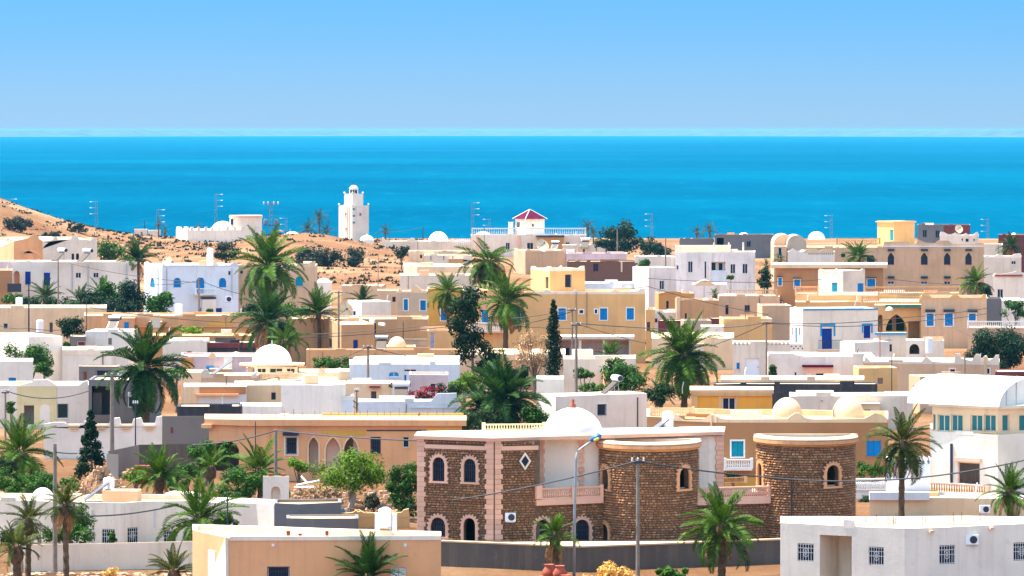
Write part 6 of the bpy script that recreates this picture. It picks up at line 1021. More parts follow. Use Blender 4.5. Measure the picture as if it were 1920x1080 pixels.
T_ = [
 (580, 478, 27, 22, 512, 'left of three dark olive trees on the sand hill', dict(mat='leaf_olive', d='hill')), (618, 483, 30, 21, 512, 'middle of three dark olive trees on the sand hill', dict(mat='leaf_olive', d='hill')), (660, 482, 25, 22, 512, 'right of three dark olive trees on the sand hill', dict(mat='leaf_olive', d='hill')),
 (424, 472, 24, 18, 505, 'dark round shrub right of the white roof tank', dict(mat='leaf_olive', d=800)), (37, 422, 30, 16, 445, 'dark shrub clump high on the left hill', dict(mat='leaf_olive', d='hill')), (147, 427, 21, 9, 445, 'smaller dark shrub on the left hill slope', dict(mat='leaf_olive', d='hill')), (101, 440, 25, 7, 450, 'low dark shrub above the peach house', dict(mat='leaf_olive', d='hill')),
 (209, 471, 27, 21, 505, 'green leafy tree right of the peach house', dict(d=720)), (4, 455, 14, 14, 480, 'green shrub at left edge above the peach house', dict(d=760)), (752, 474, 14, 13, 490, 'prickly pear bush right of the sand hill', dict(mat='leaf_olive', d=900, dens=.8, leaf=4.5)),
 (245, 560, 42, 32, 600, 'dense dark rounded tree below the long white house', dict(mat='leaf_blue', d=575)), (298, 572, 28, 26, 610, 'bright broad-leaved tree before the blue window house', dict(d=560, leaf=5)), (392, 587, 10, 8, 600, 'small bush at the blue window house door', dict(d=575)),
 (30, 562, 26, 12, 590, 'green bush at left under the brown house', dict(d=610)), (132, 612, 26, 21, 640, 'dark round fig tree in the cream yard at left', dict(mat='leaf_dark', d=520)), (355, 621, 28, 9, 635, 'low bright bush on the tan roof row', dict(mat='leaf_bright', d=512)), (410, 627, 22, 5, 640, 'flat strip of green reeds on the tan roof row', dict(mat='leaf_bright', d=512)),
 (55, 668, 44, 24, 705, 'green leafy tree in front of the left white house', dict(mat='leaf', d=425)), (82, 690, 20, 18, 715, 'small green tree before the bright white box at left', dict(d=415)), (10, 643, 14, 10, 660, 'bright green bush at left edge', dict(mat='leaf_bright', d=450)), (124, 650, 9, 10, 665, 'tiny green bush beside the grey shed', dict(d=450)),
 (20, 765, 9, 14, 790, 'small green shrub against the left house wall', dict(d=345)), (618, 686, 52, 17, 715, 'green bushes right of the large white dome', dict(d=430)), (884, 640, 40, 84, 735, 'tall twisted dark tree at centre', dict(mat='leaf_dark', shape='twisted', d=440, leaf=4.6)), (868, 720, 36, 22, 745, 'bright green shrub at the foot of the twisted tree', dict(mat='leaf_bright', d=395)),
 (1038, 640, 17, 68, 715, 'tall narrow dark cypress at centre', dict(mat='cypress', shape='column', d=425, name='cypress_tree', dens=1.6)), (1000, 655, 36, 46, 715, 'bare sparse brownish tree left of the cypress', dict(mat='twig', d=432, dens=.45, leaf=3, stems=9)), (800, 735, 32, 16, 770, 'pink bougainvillea over the bluish white wall', dict(mat='leaf_dark', d=360, flower=.45, dens=.5, name='bougainvillea')), (748, 722, 22, 6, 750, 'small green shrub above the white roof tank at centre', dict(d=372)),
 (1172, 702, 42, 32, 760, 'green tree behind the solar heater', dict(d=372)), (1115, 728, 30, 10, 750, 'low green hedge behind the white window house', dict(d=368)), (1165, 447, 38, 33, 495, 'big dark tree standing near the sea', dict(mat='leaf_blue', d=935)), (1232, 464, 40, 19, 495, 'wide low green tree right of the big dark one', dict(mat='leaf_dark', d=920)), (1140, 462, 26, 20, 495, 'dark tree filling the left side of the big dark one', dict(mat='leaf_blue', d=945)), (1205, 495, 20, 9, 512, 'green bush above the brown brick house', dict(d=850)),
 (1432, 522, 14, 26, 560, 'slim green tree between white and brown houses', dict(mat='leaf_dark', d=685)), (1885, 658, 70, 38, 705, 'large dense rounded green bush at right', dict(mat='leaf_blue', d=455, dens=1.3)), (1838, 663, 30, 16, 700, 'green hedge left of the large rounded bush', dict(mat='leaf_dark', d=460)), (1448, 696, 8, 14, 715, 'small bush beside the white patio house', dict(d=430)), (1903, 580, 22, 20, 610, 'leafy tree above the white balustrade at right', dict(d=585)), (1850, 550, 14, 14, 580, 'dark shrub under the bright right palm', dict(mat='leaf_blue', d=618)), (1370, 520, 6, 4, 530, 'tiny bush on the peeling house terrace', dict(d=670)),
 (170, 832, 30, 54, 890, 'dark conical conifer before the scalloped white wall', dict(mat='leaf_blue', shape='cone', d=297, name='conifer_tree', leaf=4.4)), (385, 852, 36, 30, 892, 'green shrub at the arched porch', dict(mat='leaf', d=295)), (428, 846, 14, 22, 885, 'narrow green bush inside the arched porch', dict(d=296)), (68, 905, 100, 20, 935, 'long dense green hedge at left', dict(mat='leaf', d=275, dens=1.5, name='garden_hedge')), (14, 878, 20, 18, 910, 'dark shrub at left edge beneath the palm', dict(mat='leaf_dark', d=285)),
 (655, 884, 72, 44, 935, 'broad light green tree in front of the ogee arches', dict(mat='leaf_bright', d=272, dens=.72, leaf=4.2, bark='bark_pale', stems=9, lobes=30)), (756, 912, 30, 56, 968, 'tall dense dark green shrub beside the stone house', dict(mat='leaf', d=262, dens=1.2)), (455, 908, 46, 30, 940, 'green bushes behind the grey yard wall', dict(mat='leaf', d=272)), (130, 985, 44, 34, 1040, 'leafy green bush in front of the bottom left house', dict(mat='leaf', d=234, dens=.8, leaf=4.6)), (210, 1008, 10, 12, 1030, 'small bush under the white window grille', dict(d=236)),
 (1632, 882, 32, 14, 920, 'green potted hedge on the right balcony', dict(d=281, name='garden_hedge')), (1625, 950, 18, 22, 985, 'dark green shrub behind the right tower', dict(mat='leaf_dark', d=276)), (1375, 892, 14, 5, 900, 'small dark plant on the villa terrace', dict(mat='leaf_dark', d=284)), (1145, 1082, 50, 22, 1095, 'dry straw-coloured bush at bottom centre', dict(mat='leaf_dry', d=218, dens=1.3, leaf=4, name='dry_bush')), (1262, 1076, 28, 14, 1090, 'low spiky green plants by the garden wall', dict(mat='leaf', d=220, leaf=6)), (760, 955, 22, 14, 980, 'grey-green bush next to the yellow garden wall', dict(mat='leaf_dark', d=260)), (205, 1074, 20, 12, 1085, 'dry brown weed among the stones at bottom left', dict(mat='leaf_dry', d=222, dens=.6, name='dry_bush')),
 (600, 928, 52, 14, 945, 'grey dry brush heap behind the dark grey wall', dict(mat='twig', d=263, dens=.8, name='dry_bush')),
 (62, 574, 36, 16, 605, 'dark shrubs left of the first dark palm', dict(mat='leaf_dark', d=588)), (172, 566, 34, 22, 605, 'dark shrubs between the second and third left palms', dict(mat='leaf_dark', d=586)), (215, 552, 30, 26, 605, 'dark leafy tree beside the third left palm', dict(mat='leaf', d=588)), (330, 700, 26, 12, 730, 'green bush right of the dark fan palm', dict(d=400)), (222, 578, 30, 22, 610, 'green undergrowth left of the dense dark tree', dict(mat='leaf_dark', d=582)), (115, 572, 34, 14, 600, 'low green undergrowth between the two dark left palms', dict(mat='leaf_dark', d=598)), (470, 585, 28, 18, 620, 'dark shrubbery left of the shaggy double palm', dict(mat='leaf_dark', d=560)), (548, 590, 34, 22, 630, 'dark green shrubs between the two centre-left palms', dict(mat='leaf', d=545)),
 (905, 790, 40, 22, 815, 'dark shrubbery under the dense centre palm', dict(mat='leaf_dark', d=338)), (1005, 780, 30, 18, 812, 'bright broad-leaved bush right of the dense centre palm', dict(mat='leaf', d=338, leaf=4.6)), (1150, 690, 24, 20, 735, 'green tree left of the solar heater', dict(d=376)), (1235, 742, 34, 20, 775, 'shrubs at the foot of the large round palm', dict(mat='leaf_dark', d=362)), (1860, 690, 44, 16, 715, 'dark shrubs behind the horned pinkish house', dict(mat='leaf_blue', d=440)), (338, 902, 30, 20, 930, 'dry green weeds in the rubble yard', dict(mat='leaf', d=280, dens=.7)), (432, 935, 34, 12, 950, 'low green weeds behind the pale yard walls', dict(d=262)), (700, 940, 20, 14, 960, 'small grey-green bush left of the dense dark shrub', dict(mat='leaf_olive', d=262)),
 (255, 895, 26, 16, 925, 'green weeds at the edge of the stone heap', dict(mat='leaf_bright', d=284)), (350, 880, 24, 16, 905, 'leafy bush between the rubble yard palms', dict(mat='leaf', d=288)), (520, 905, 26, 20, 935, 'green shrub behind the white gate post', dict(mat='leaf', d=274)), (560, 875, 24, 16, 905, 'small bright shrub left of the light green tree', dict(mat='leaf_bright', d=284)), (20, 1010, 34, 22, 1050, 'dark green bush behind the bottom left palms', dict(mat='leaf_dark', d=233)), (420, 975, 30, 16, 1000, 'green leaves in the yard right of the arching palm', dict(d=244)), (840, 735, 26, 20, 770, 'dark bush left of the dense centre palm', dict(mat='leaf_dark', d=365)), (975, 712, 34, 22, 745, 'dark green shrubs behind the dense centre palm', dict(mat='leaf_dark', d=385)), (1095, 700, 22, 12, 720, 'small green bush beside the right wooden pole', dict(d=392)), (60, 590, 30, 10, 605, 'low hedge above the cream yard house', dict(mat='leaf_dark', d=575)), (400, 560, 0.1, 0.1, 600, 'x', {}),
]
T_ = [q for q in T_ if q[5] != 'x']
for p in T_: tree(*p[:6], **p[6])
# ---------------------------------------------------------------- roof equipment
def heater(x, yb, d, label, az=-55, s=1.0, tank='steel'):
    c = Vector((PX(x, d), d, PZ(yb, d))); root = empty('solar_water_heater', c, label, 'water heater', 'solar water heaters on the roofs'); a = R(az-90); fx = Vector((math.cos(a), math.sin(a), 0)); sx = Vector((-fx.y, fx.x, 0)); Z = Vector((0, 0, 1))
    lo, hi = c+fx*.75*s+Z*.12*s, c-fx*.55*s+Z*1.25*s; nrm = (hi-lo).normalized().cross(sx); w = sx*.62*s
    for off, nm, mt, k_ in ((0, 'panel', 'panel_dark', 1.0), (.03, 'panel_glass', 'panel_black', .9)):
        P = []
        for o in (off*.9, off*.9+.05*s): nn = nrm*(o if nrm.z > 0 else -o); P += [lo.lerp(hi, .5-.5*k_)-w*k_+nn, lo.lerp(hi, .5-.5*k_)+w*k_+nn, lo.lerp(hi, .5+.5*k_)+w*k_+nn, lo.lerp(hi, .5+.5*k_)-w*k_+nn]
        G().hexa(P).out(nm, mt, root)
    tc = hi+Z*.28*s-fx*.05; G().tube([tc-sx*.82*s, tc-sx*.80*s, tc+sx*.80*s, tc+sx*.82*s], [.2*s, .29*s, .29*s, .2*s], 14).out('tank', tank, root, smooth=False)
    for e in (-1, 1):
        G().tube([tc+sx*.83*s*e, tc+sx*.86*s*e], [.25*s, .25*s], 12).out('end_cap', 'iron', root); G().tube([hi+sx*.5*s*e, hi+sx*.5*s*e-Z*1.25*s], .025*s, 5).out('leg', 'steel', root); G().tube([hi+sx*.5*s*e-Z*.2, lo+sx*.5*s*e-Z*.12*s], .02*s, 5).out('brace', 'steel', root)
for a in ((110, 491, 638, 'cream-tanked heater left of two on the long white house', -50, 1.25, 'tank_white'), (158, 492, 638, 'white-tanked heater right of two on the long white house', -45, 1.25, 'tank_white'), (212, 619, 525, 'steel-tanked heater on the tan roof behind the left fan palm', -15, 1.05), (715, 656, 488, 'steel-tanked heater beside the little tan dome', -5, 1.0), (1145, 741, 349, 'cream-tanked heater on the white house roof right of centre', -70, 1.0, 'tank_white'),
          (1040, 469, 985, 'tiny heater right of the big round dish', -20, 1.3), (1097, 466, 965, 'tiny heater on the small white house under the villa', -10, 1.5, 'tank_white'), (752, 752, 360, 'boxy white-tanked heater in front of the lilac block', 0, 1.0, 'tank_white')): heater(*a)
def flat_panel(x, y, d, label, az=-70, s=1.0):
    c = Vector((PX(x, d), d, PZ(y, d))); root = empty('solar_collector', c, label, 'solar panel', 'bare solar panels on the roofs'); a = R(az-90); fx = Vector((math.cos(a), math.sin(a), 0)); sx = Vector((-fx.y, fx.x, 0)); Z = Vector((0, 0, 1)); lo, hi = c+fx*.7*s, c-fx*.7*s+Z*1.0*s; w = sx*.55*s
    G().hexa([lo-w, lo+w, hi+w, hi-w]+[p+Z*.07 for p in (lo-w, lo+w, hi+w, hi-w)]).out('panel', 'panel_dark', root)
    for e in (-.8, .8): G().tube([hi+w*e, hi+w*e-Z*1.0*s], .03, 5).out('leg', 'steel', root)
flat_panel(416, 702, 401, 'tilted brown solar panel beside the large white dome', -75, 1.4); flat_panel(1231, 817, 241, 'brown solar panel leaning on the stone house roof', -80, 1.0); flat_panel(181, 938, 247, 'brown solar panel by the white tank at bottom left', -80, 1.1); flat_panel(291, 615, 518, 'black flat panel lying on the tan roof', 0, 1.2)
def tank(x, yt, yb, rpx, d, label, stand=0):
    c = Vector((PX(x, d), d, PZ(yb, d))); root = empty('water_tank', c, label, 'water tank', 'white water tanks on the roofs'); h = (yb-yt)/F*d; r = rpx/F*d; z0 = stand/F*d
    G().lathe((c.x, c.y, c.z), [(.02, 0), (r, 0), (r, .03), (r*1.03, .05), (r, .08), (r, h*.5), (r*1.03, h*.52), (r, h*.55), (r, h*.94), (r*.75, h), (.02, h)], 16).out('tank_body', 'tank_white', root); G().lathe((c.x, c.y, c.z+h), [(r*.35, -.02), (r*.35, .06), (.02, .07)], 10).out('lid', 'tank_white', root)
    if stand:
        for sx in (-1, 1):
            for sy in (-1, 1): G().tube([(c.x+sx*r*.8, c.y+sy*r*.8, c.z), (c.x+sx*r*1.0, c.y+sy*r*1.0, c.z-z0)], .025, 5).out('leg', 'steel', root)
        G().box((c.x, c.y, c.z-.03), (r*2, r*2, .05)).out('platform', 'steel', root)
for a in ((394, 466, 498, 6, 590, 'tall white roof tank on the blue window house'), (75, 600, 622, 6.5, 545, 'white roof tank on stilts in the cream yard at left', 10), (36, 558, 576, 6.5, 565, 'white box-like tank above the cream yard house'), (335, 570, 590, 7, 545, 'white tank on a stone base before the blue window house', 5), (722, 953, 988, 12, 209, 'white tank on legs on the peach house roof', 18), (204, 896, 925, 10.5, 249, 'white tank on an iron stand on the bottom left house', 13), (1252, 772, 800, 10.5, 241, 'white tank on a thin stand on the stone house roof', 18), (1742, 633, 662, 7, 478, 'tall white roof tank before the hooded blue windows'), (1453, 592, 592.5, 1, 575, 'x') ): 
    if a[5] != 'x': tank(*a)
def dish(x, y, rpx, d, label, az=10, el=25, mat='dish'):
    c = Vector((PX(x, d), d, PZ(y, d))); r = rpx/F*d; root = empty('satellite_dish', c-Vector((0, 0, r*1.3)), label, 'satellite dish', 'satellite dishes on the roofs'); g = G(); n = 20
    dirv = Vector((math.sin(R(az))*math.cos(R(el)), -math.cos(R(az))*math.cos(R(el)), math.sin(R(el)))); ax = dirv.cross(Vector((0, 0, 1))).normalized(); ay = ax.cross(dirv); i0 = 0
    for t_ in (0.02, .35, .7, 1.): 
        for j in range(n): w = 6.2832*j/n; g.V.append(tuple(c+(ax*math.cos(w)+ay*math.sin(w))*r*t_+dirv*(t_*t_*.22-.22)*r))
    for i in range(3):
        for j in range(n): g.F.append((i*n+j, i*n+(j+1) % n, (i+1)*n+(j+1) % n, (i+1)*n+j))
    g.F.append(tuple(range(n))); g.out('reflector', mat, root, smooth=True); fp = c+dirv*r*.75
    for w in (1.57, 3.7, 5.7): G().tube([c+(ax*math.cos(w)+ay*math.sin(w))*r*.95, fp], r*.02+.01, 4).out('strut', 'iron', root)
    G().tube([fp-dirv*.1, fp+dirv*.12], r*.09+.03, 7).out('feed_horn', 'iron', root); G().tube([c-dirv*r*.25, c-Vector((0, 0, r*1.25))-dirv*r*.2], r*.06+.02, 6).out('mast', 'pole_grey', root)
for a in ((1017, 460, 13, 872, 'big tan dish on the beige house below the villa', 25, 30), (647, 582, 16, 582, 'large round tan dish with dark arm beside the white yard house', 20, 15), (1004, 809, 9.5, 239, 'cream dish on the stone house roof left of the dome', 10, 20, 'tank_white'), (313, 489, 10, 592, 'pale dish on the blue window house roof', -30, 20), (943, 470, 6, 925, 'small cream dish near the domed compound', 10, 20), (1798, 429, 8, 768, 'tan dish above the wavy parapet house at right', 15, 25), (1710, 650, 8, 483, 'thin yellow curved dish above the arched shed', -60, 10), (800, 655, 3, 470, 'x')):
    if a[4] != 'x': dish(*a)
def aircon(b_d, x, y, w, h, label, az=0):
    d = b_d; f_ = Face((PX(x-w/2, d), d), (PX(x+w/2, d), d)); z0, z1 = PZ(y+h/2, d), PZ(y-h/2, d); root = empty('air_conditioner', f_.pt(f_.L/2, 0, z0), label, 'air conditioner', 'air conditioners on the walls'); G().fbox(f_, 0, f_.L, -.32, 0, z0, z1).out('case', 'tank_white', root); c = f_.pt(f_.L*.6, .005, (z0+z1)/2); r = (z1-z0)*.4; g = G()
    g.prism(f_, [(f_.L*.6+r*math.cos(w_), (z0+z1)/2+r*math.sin(w_)) for w_ in arcsteps(0, 5.9, 12)], 0, .015); g.out('fan_grille', 'iron', root); G().fbox(f_, .05, f_.L-.05, -.3, -.02, z0-.06, z0).out('bracket', 'steel', root)
aircon(207.2, 1823, 1012, 24, 18, 'white air conditioner on the bottom right corner house'); aircon(232.9, 957, 970, 20, 16, 'white air conditioner on the stone house wall'); aircon(584, 428, 561, 13, 11, 'air conditioner on the blue window house'); aircon(261.5, 1847, 955, 19, 14, 'air conditioner under the right balcony')
# ---------------------------------------------------------------- poles, lamp, pylons, cables
def pole(x, yt, yb, d, label, r=.13, mat='wood_pole', arm=True, xt=None, name='utility_pole', group='utility poles'):
    bx, tx = PX(x, d), PX(xt or x, d); zg = gz(bx, d); zt = PZ(yt, d); z0 = min(zg-.3, PZ(yb, d)); root = empty(name, (bx, d, z0), label, 'pole', group); G().tube([(bx, d, z0), ((bx+tx)/2, d, (z0+zt)/2), (tx, d, zt)], [r*1.15, r, r*.8], 9).out('shaft', mat, root)
    if arm:
        G().box((tx, d-.05, zt-.25), (r*7, .1, .1)).out('crossarm', 'iron', root)
        for e in (-1, 0, 1): G().lathe((tx+e*r*3, d-.05, zt-.2), [(.05, 0), (.07, .08), (.04, .12), (.06, .2), (.01, .24)], 7).out('insulator', 'insulator', root)
for a in ((1196, 859, 1090, 224, 'grey concrete pole in front of the left round tower', .11, 'concrete_pole', True), (103, 832, 1095, 226, 'tall grey pole at bottom left beside the slender palm', .13, 'concrete_pole', False), (210, 700, 852, 312, 'stout wooden pole before the scalloped white wall', .17, 'concrete_pole', True), (254, 752, 855, 312, 'thin pole with small lamp right of the stout pole', .055, 'iron', True), (517, 805, 945, 275, 'wooden pole in front of the ogee arch house', .13, 'concrete_pole', False), (690, 648, 752, 390, 'wooden pole beside the cream house with dark door', .14, 'wood_pole', True),
          (635, 545, 650, 500, 'wooden pole left of the stained old house', .14, 'wood_pole', True), (1073, 578, 680, 470, 'left of two wooden poles before the carport', .13, 'concrete_pole', True), (1080.5, 605, 736, 380, 'right of two wooden poles before the white window house', .14, 'concrete_pole', True), (1437, 603, 712, 440, 'tall wooden pole left of the patio house', .13, 'wood_pole', True), (1809, 660, 712, 415, 'short pole before the horned pinkish house', .10, 'wood_pole', False), (373, 520, 598, 560, 'pole in front of the blue window house balcony', .14, 'wood_pole', False), (109, 486, 580, 590, 'dark pole before the long white house', .13, 'wood_pole', False),
          (54, 533, 640, 520, 'thin dark pole at left rising over the cream yard', .11, 'iron', False), (162.5, 545, 628, 530, 'thin dark mast by the steel-tanked heater at left', .06, 'iron', False), (949, 592, 668, 480, 'pale wooden post beside the stout centre palm', .13, 'concrete_pole', False), (479, 790, 900, 290, 'thin dark mast against the orange-brown house', .045, 'iron', False), (426.5, 926, 1010, 214, 'short black mast on the peach house roof', .05, 'iron', False), (523, 708, 760, 398, 'short black mast before the dome balustrade', .07, 'iron', False), (669, 728, 758, 352, 'little dark mast beside the stair railing', .05, 'iron', True),
          (10, 731, 810, 340, 'leaning pole at left edge over the yellow house', .09, 'wood_pole', True), (1157.5, 430, 475, 900, 'pale post before the big dark tree', .16, 'concrete_pole', False), (1248, 445, 480, 890, 'pale post before the low wide green tree', .16, 'concrete_pole', False), (1650, 612, 688, 440, 'thin reddish mast in front of the arched porch', .06, 'terracotta', False), (793, 425, 448, 1150, 'thin dark post right of the minaret by the sea', .16, 'iron', False), (271, 413, 440, 1190, 'thin dark post left of the seaside huts', .16, 'iron', False), (908, 425, 480, 760, 'thin antenna mast above the drooping palm', .06, 'iron', False), (1154, 552, 590, 590, 'short post on the pale lilac flat roof', .09, 'concrete_pole', False), (709, 475, 545, 640, 'slim brown post on the sand hill slope', .07, 'wood_pole', False), (756, 603, 640, 515, 'short post on the old row house', .06, 'iron', False), (1672, 670, 735, 405, 'thin mast on the plain orange-tan cube', .05, 'iron', False)): pole(*a)
d_ = 222.; x0 = PX(1076, d_); zb_ = gz(x0, d_); P_ = lambda x, y, o=0: (PX(x, d_), d_+o, PZ(y, d_)); root = empty('street_lamp', (x0, d_, zb_-.2), 'street lamp with blue head on a bent grey pole', 'street lamp')
G().tube([(x0, d_, zb_-.2), P_(1077.5, 960), P_(1080, 862), P_(1081.5, 848), P_(1086, 843), P_(1095, 837), P_(1108, 828)], [.10, .085, .07, .06, .06, .055, .05], 10).out('pole', 'pole_grey', root, smooth=True)
c = Vector(P_(1117, 821)); g = G().lathe((0, 0, 0), [(.02, -.36), (.16, -.28), (.21, 0), (.18, .25), (.02, .38)], 12); o = g.out('lamp_head', 'lamp_blue', None, smooth=True); o.parent = root; o.location = c-ORG[root]; o.rotation_euler = (0, R(62), 0); o.scale = (.85, 1, 1); ORG[o] = ORG[root]
g = G().lathe((0, 0, 0), [(.02, -.22), (.12, -.16), (.15, .02), (.11, .18), (.02, .24)], 10); o = g.out('lens', 'lens', None, smooth=True); o.parent = root; o.location = c+Vector((.03, -.14, -.07))-ORG[root]; o.rotation_euler = (0, R(62), 0); o.scale = (.7, .7, .85)
def pylon(x, yt, label, d=1235, side=1, yb=452):
    bx = PX(x, d); zt = PZ(yt, d); zb = gz(bx, d)-1; root = empty('power_pylon', (bx, d, zb), label, 'pylon', 'pylons along the shore'); g = G(); w = .38
    for e in (-1, 1): g.tube([(bx+e*w*1.4, d, zb), (bx+e*w*.7, d, zt)], .05, 4)
    n = 14
    for i in range(n): z0, z1 = zb+(zt-zb)*i/n, zb+(zt-zb)*(i+1)/n; e = 1 if i % 2 else -1; g.tube([(bx-e*w, d, z0), (bx+e*w, d, z1)], .04, 4)
    tag(g.out('mast', 'pylon', root, weld=False), kind='stuff')
    for i, e in enumerate((side, side, side) if side else (-1, 1, 1)):
        z = zt-.3-i*(1.9); G().tube([(bx, d, z), (bx+e*1.9, d, z+.15)], .05, 4).out('arm', 'pylon', root); G().tube([(bx+e*1.5, d, z), (bx+e*2.2, d, z+.1)], .12, 6).out('insulator', 'insulator', root)
for a in ((181, 377, 'pylon on the shore right of the left hill', 1235, -1), (296, 392, 'short pylon behind the little far palm', 1235, 1), (405, 363, 'pylon left of the round white turret', 1235, 1), (1222, 400, 'pylon right of the big dark seaside tree', 1235, -1), (1559, 403, 'pylon left of the tan roof tower', 1235, -1), (1852, 410, 'pylon at right beyond the wavy parapet house', 1235, -1), (886, 379, 'pylon left of the purple-roofed villa', 1235, 1), (537, 408, 'tiny pylon right of the transformer mast', 1245, -1), (19, 372, 'tiny pylon top behind the left hill', 1245, 1), (918, 410, 'tiny pylon above the villa left end', 1245, -1)): pylon(*a)
d_ = 1090.; bx = PX(508, d_); zb_ = gz(bx, d_); root = empty('transformer_mast', (bx, d_, zb_-1), 'lattice mast with two transformers above the tallest palm', 'mast')
g = G()
for e in (-1, 1): g.tube([(bx+e*.5, d_, zb_-1), (bx+e*.3, d_, PZ(380, d_))], .11, 4)
for i in range(9): z0 = zb_+(PZ(382, d_)-zb_)*i/9; g.tube([(bx-.4, d_, z0), (bx+.4, d_, z0+1)], .06, 4)
tag(g.out('mast', 'pylon', root, weld=False), kind='stuff'); G().box((bx, d_, PZ(381, d_)), (4.2, .25, .2)).out('crossarm', 'pylon', root); G().box((bx, d_, PZ(422, d_)), (4., .3, .2)).out('platform', 'iron', root)
for e in (-2, -.8, .8, 2): G().lathe((bx+e, d_, PZ(381, d_)), [(.1, -.4), (.22, -.2), (.22, .3), (.05, .5)], 7).out('insulator', 'insulator', root)
for e in (-1, 1): G().lathe((bx+e*1.5, d_, PZ(421, d_)), [(.02, 0), (.55, 0), (.6, .6), (.55, 1.3), (.2, 1.4), (.2, 1.7), (.02, 1.7)], 10).out('transformer', 'pylon', root)
NC = [0]
def cable(label, A, B, sag=4, r=.042, n=12):
    (x0, y0, d0), (x1, y1, d1) = A, B; p, q = Vector((PX(x0, d0), d0, PZ(y0, d0))), Vector((PX(x1, d1), d1, PZ(y1, d1))); s = sag/F*(d0+d1)/2; pts = [p.lerp(q, t_)-Vector((0, 0, 4*s*t_*(1-t_))) for t_ in arcsteps(0, 1, n)]
    o = G().tube(pts, r, 4, True).out('power_cable', 'cable', None); tag(o, label, 'cable', 'overhead cables'); return o
for a in (('cable from the left past the lamp up to the concrete pole', (782, 947, 236), (1196, 864, 223), 8), ('cable from the concrete pole sloping right to the second tower', (1196, 864, 223), (1420, 893, 227), 3), ('long cable crossing the second tower to the right edge', (1420, 893, 227), (1925, 862, 226), 22), ('cable over the ogee arch house to the stone house corner', (518, 807, 274), (784, 826, 236), 3), ('cable from the left edge of the ogee house to its pole', (360, 834, 280), (518, 807, 274), 6), ('sagging cable across the yellow and white house', (12, 733, 339), (166, 733, 340), 14), ('cable rising from the block wall to the dome house mast', (360, 722, 396), (523, 707, 397), 4), ('cable from the wooden pole down left to the bushes', (690, 650, 389), (622, 678, 420), 2), ('cable from the wooden pole to the right', (690, 650, 389), (775, 670, 400), 1),
          ('upper cable across the old row house', (560, 628, 500), (862, 604, 490), 3), ('lower cable across the old row house', (560, 634, 500), (862, 610, 490), 3), ('upper cable over the yellow facade', (960, 597, 470), (1073, 580, 469), 2), ('lower cable over the yellow facade', (960, 612, 470), (1073, 584, 469), 2), ('cable across the yellow facade to the lane', (1080, 606, 381), (1215, 615, 470), 1), ('second cable to the lane below the first', (1080, 606, 381), (1300, 620, 470), 1), ('cable dropping from the pole across the carport', (1080, 606, 381), (1212, 644, 470), 2), ('cable from centre pole over the stout palm', (862, 604, 490), (1073, 616, 469), 2),
          ('thick cable from the palm top up to the tall wooden pole', (1355, 614, 450), (1437, 604, 439), 2, .045), ('cable from the tall wooden pole down left', (1437, 606, 439), (1330, 650, 455), 2), ('upper long cable past the blue door house', (1437, 605, 439), (1700, 595, 470), 6), ('lower long cable past the blue door house', (1437, 606, 439), (1720, 602, 470), 8), ('cable from the porch to the dark grey block', (1700, 595, 470), (1850, 578, 520), 2), ('second cable to the dark grey block', (1720, 602, 470), (1850, 588, 520), 2), ('cable across the peeling white house to the brown villa', (1215, 522, 600), (1454, 530, 640), 2), ('dark cable cluster over the lilac roof to the old quarter', (1097, 544, 560), (1215, 537, 560), 3), ('cable from the lane over the old clay houses', (1215, 537, 560), (1440, 590, 560), 4),
          ('cable from the dark pole across the long white house', (130, 494, 590), (373, 530, 559), 5), ('cable from the blue house pole to the right', (373, 525, 559), (450, 551, 560), 2), ('cable across the blue house to its pole', (270, 532, 565), (373, 526, 559), 4), ('low cable over the cream yard', (0, 611, 520), (54, 615, 519), 3), ('cable from the cream yard to the mast', (54, 616, 519), (162, 612, 529), 5), ('cable over the tan roof row', (162, 575, 529), (475, 606, 535), 6), ('cable from bottom left pole to the arching palm', (103, 965, 225), (335, 946, 236), 10), ('cable from the bottom left pole past the conifer', (106, 848, 225), (145, 850, 280), 1), ('cable from the left edge to the tall grey pole', (-5, 960, 235), (103, 963, 225), 4), ('cable crossing the brown villa windows', (1454, 528, 640), (1540, 524, 645), 1), ('cable in front of the arched house', (1660, 522, 640), (1850, 535, 640), 3), ('cable on the wall of the terraced house', (1750, 590, 570), (1822, 632, 560), 1, .03), ('thin cable behind the tower to the villa', (1300, 895, 236), (1352, 905, 250), 1), ('cable over the mosque side yard', (700, 437, 1100), (793, 426, 1149), 2, .06), ('thin cable from the hill post to the huts', (230, 440, 1180), (271, 415, 1189), 2, .06)): cable(*a)
# ---------------------------------------------------------------- rubble, bricks, pots, hill scrub
def rocks(name, label, n, fn, smin, smax, mat='rock', flat=.7, cat='rubble'):
    g = G()
    for i in range(n):
        x, y, z = fn(i); s = random.uniform(smin, smax); rot = random.uniform(0, 6.28); P = []
        for zz in (-.5, .5):
            for (a, b_) in ((-.5, -.5), (.5, -.5), (.5, .5), (-.5, .5)):
                k_ = .75 if zz > 0 else 1.; X, Y = a*s*k_*random.uniform(.7, 1.2), b_*s*k_*random.uniform(.7, 1.2); P.append((x+X*math.cos(rot)-Y*math.sin(rot), y+X*math.sin(rot)+Y*math.cos(rot), z+zz*s*flat*random.uniform(.6, 1.2)))
        g.hexa(P)
    return tag(g.out(name, mat, None, weld=False), label, cat, kind='stuff')
def pile(xp, d, wpx, hpx):
    cx, rw, hh = PX(xp, d), wpx/F*d, hpx/F*d
    def fn(i): w = random.uniform(0, 6.28); q = random.random()**.6; x, y = cx+math.cos(w)*q*rw, d+math.sin(w)*q*rw*.7; return x, y, gz(x, y)+hh*max(0, 1-q)*random.uniform(.75, 1.05)
    return fn
rocks('rubble_pile', 'pinkish heap of broken stones beside the conifer', 520, pile(188, 287, 50, 50), .12, .5)
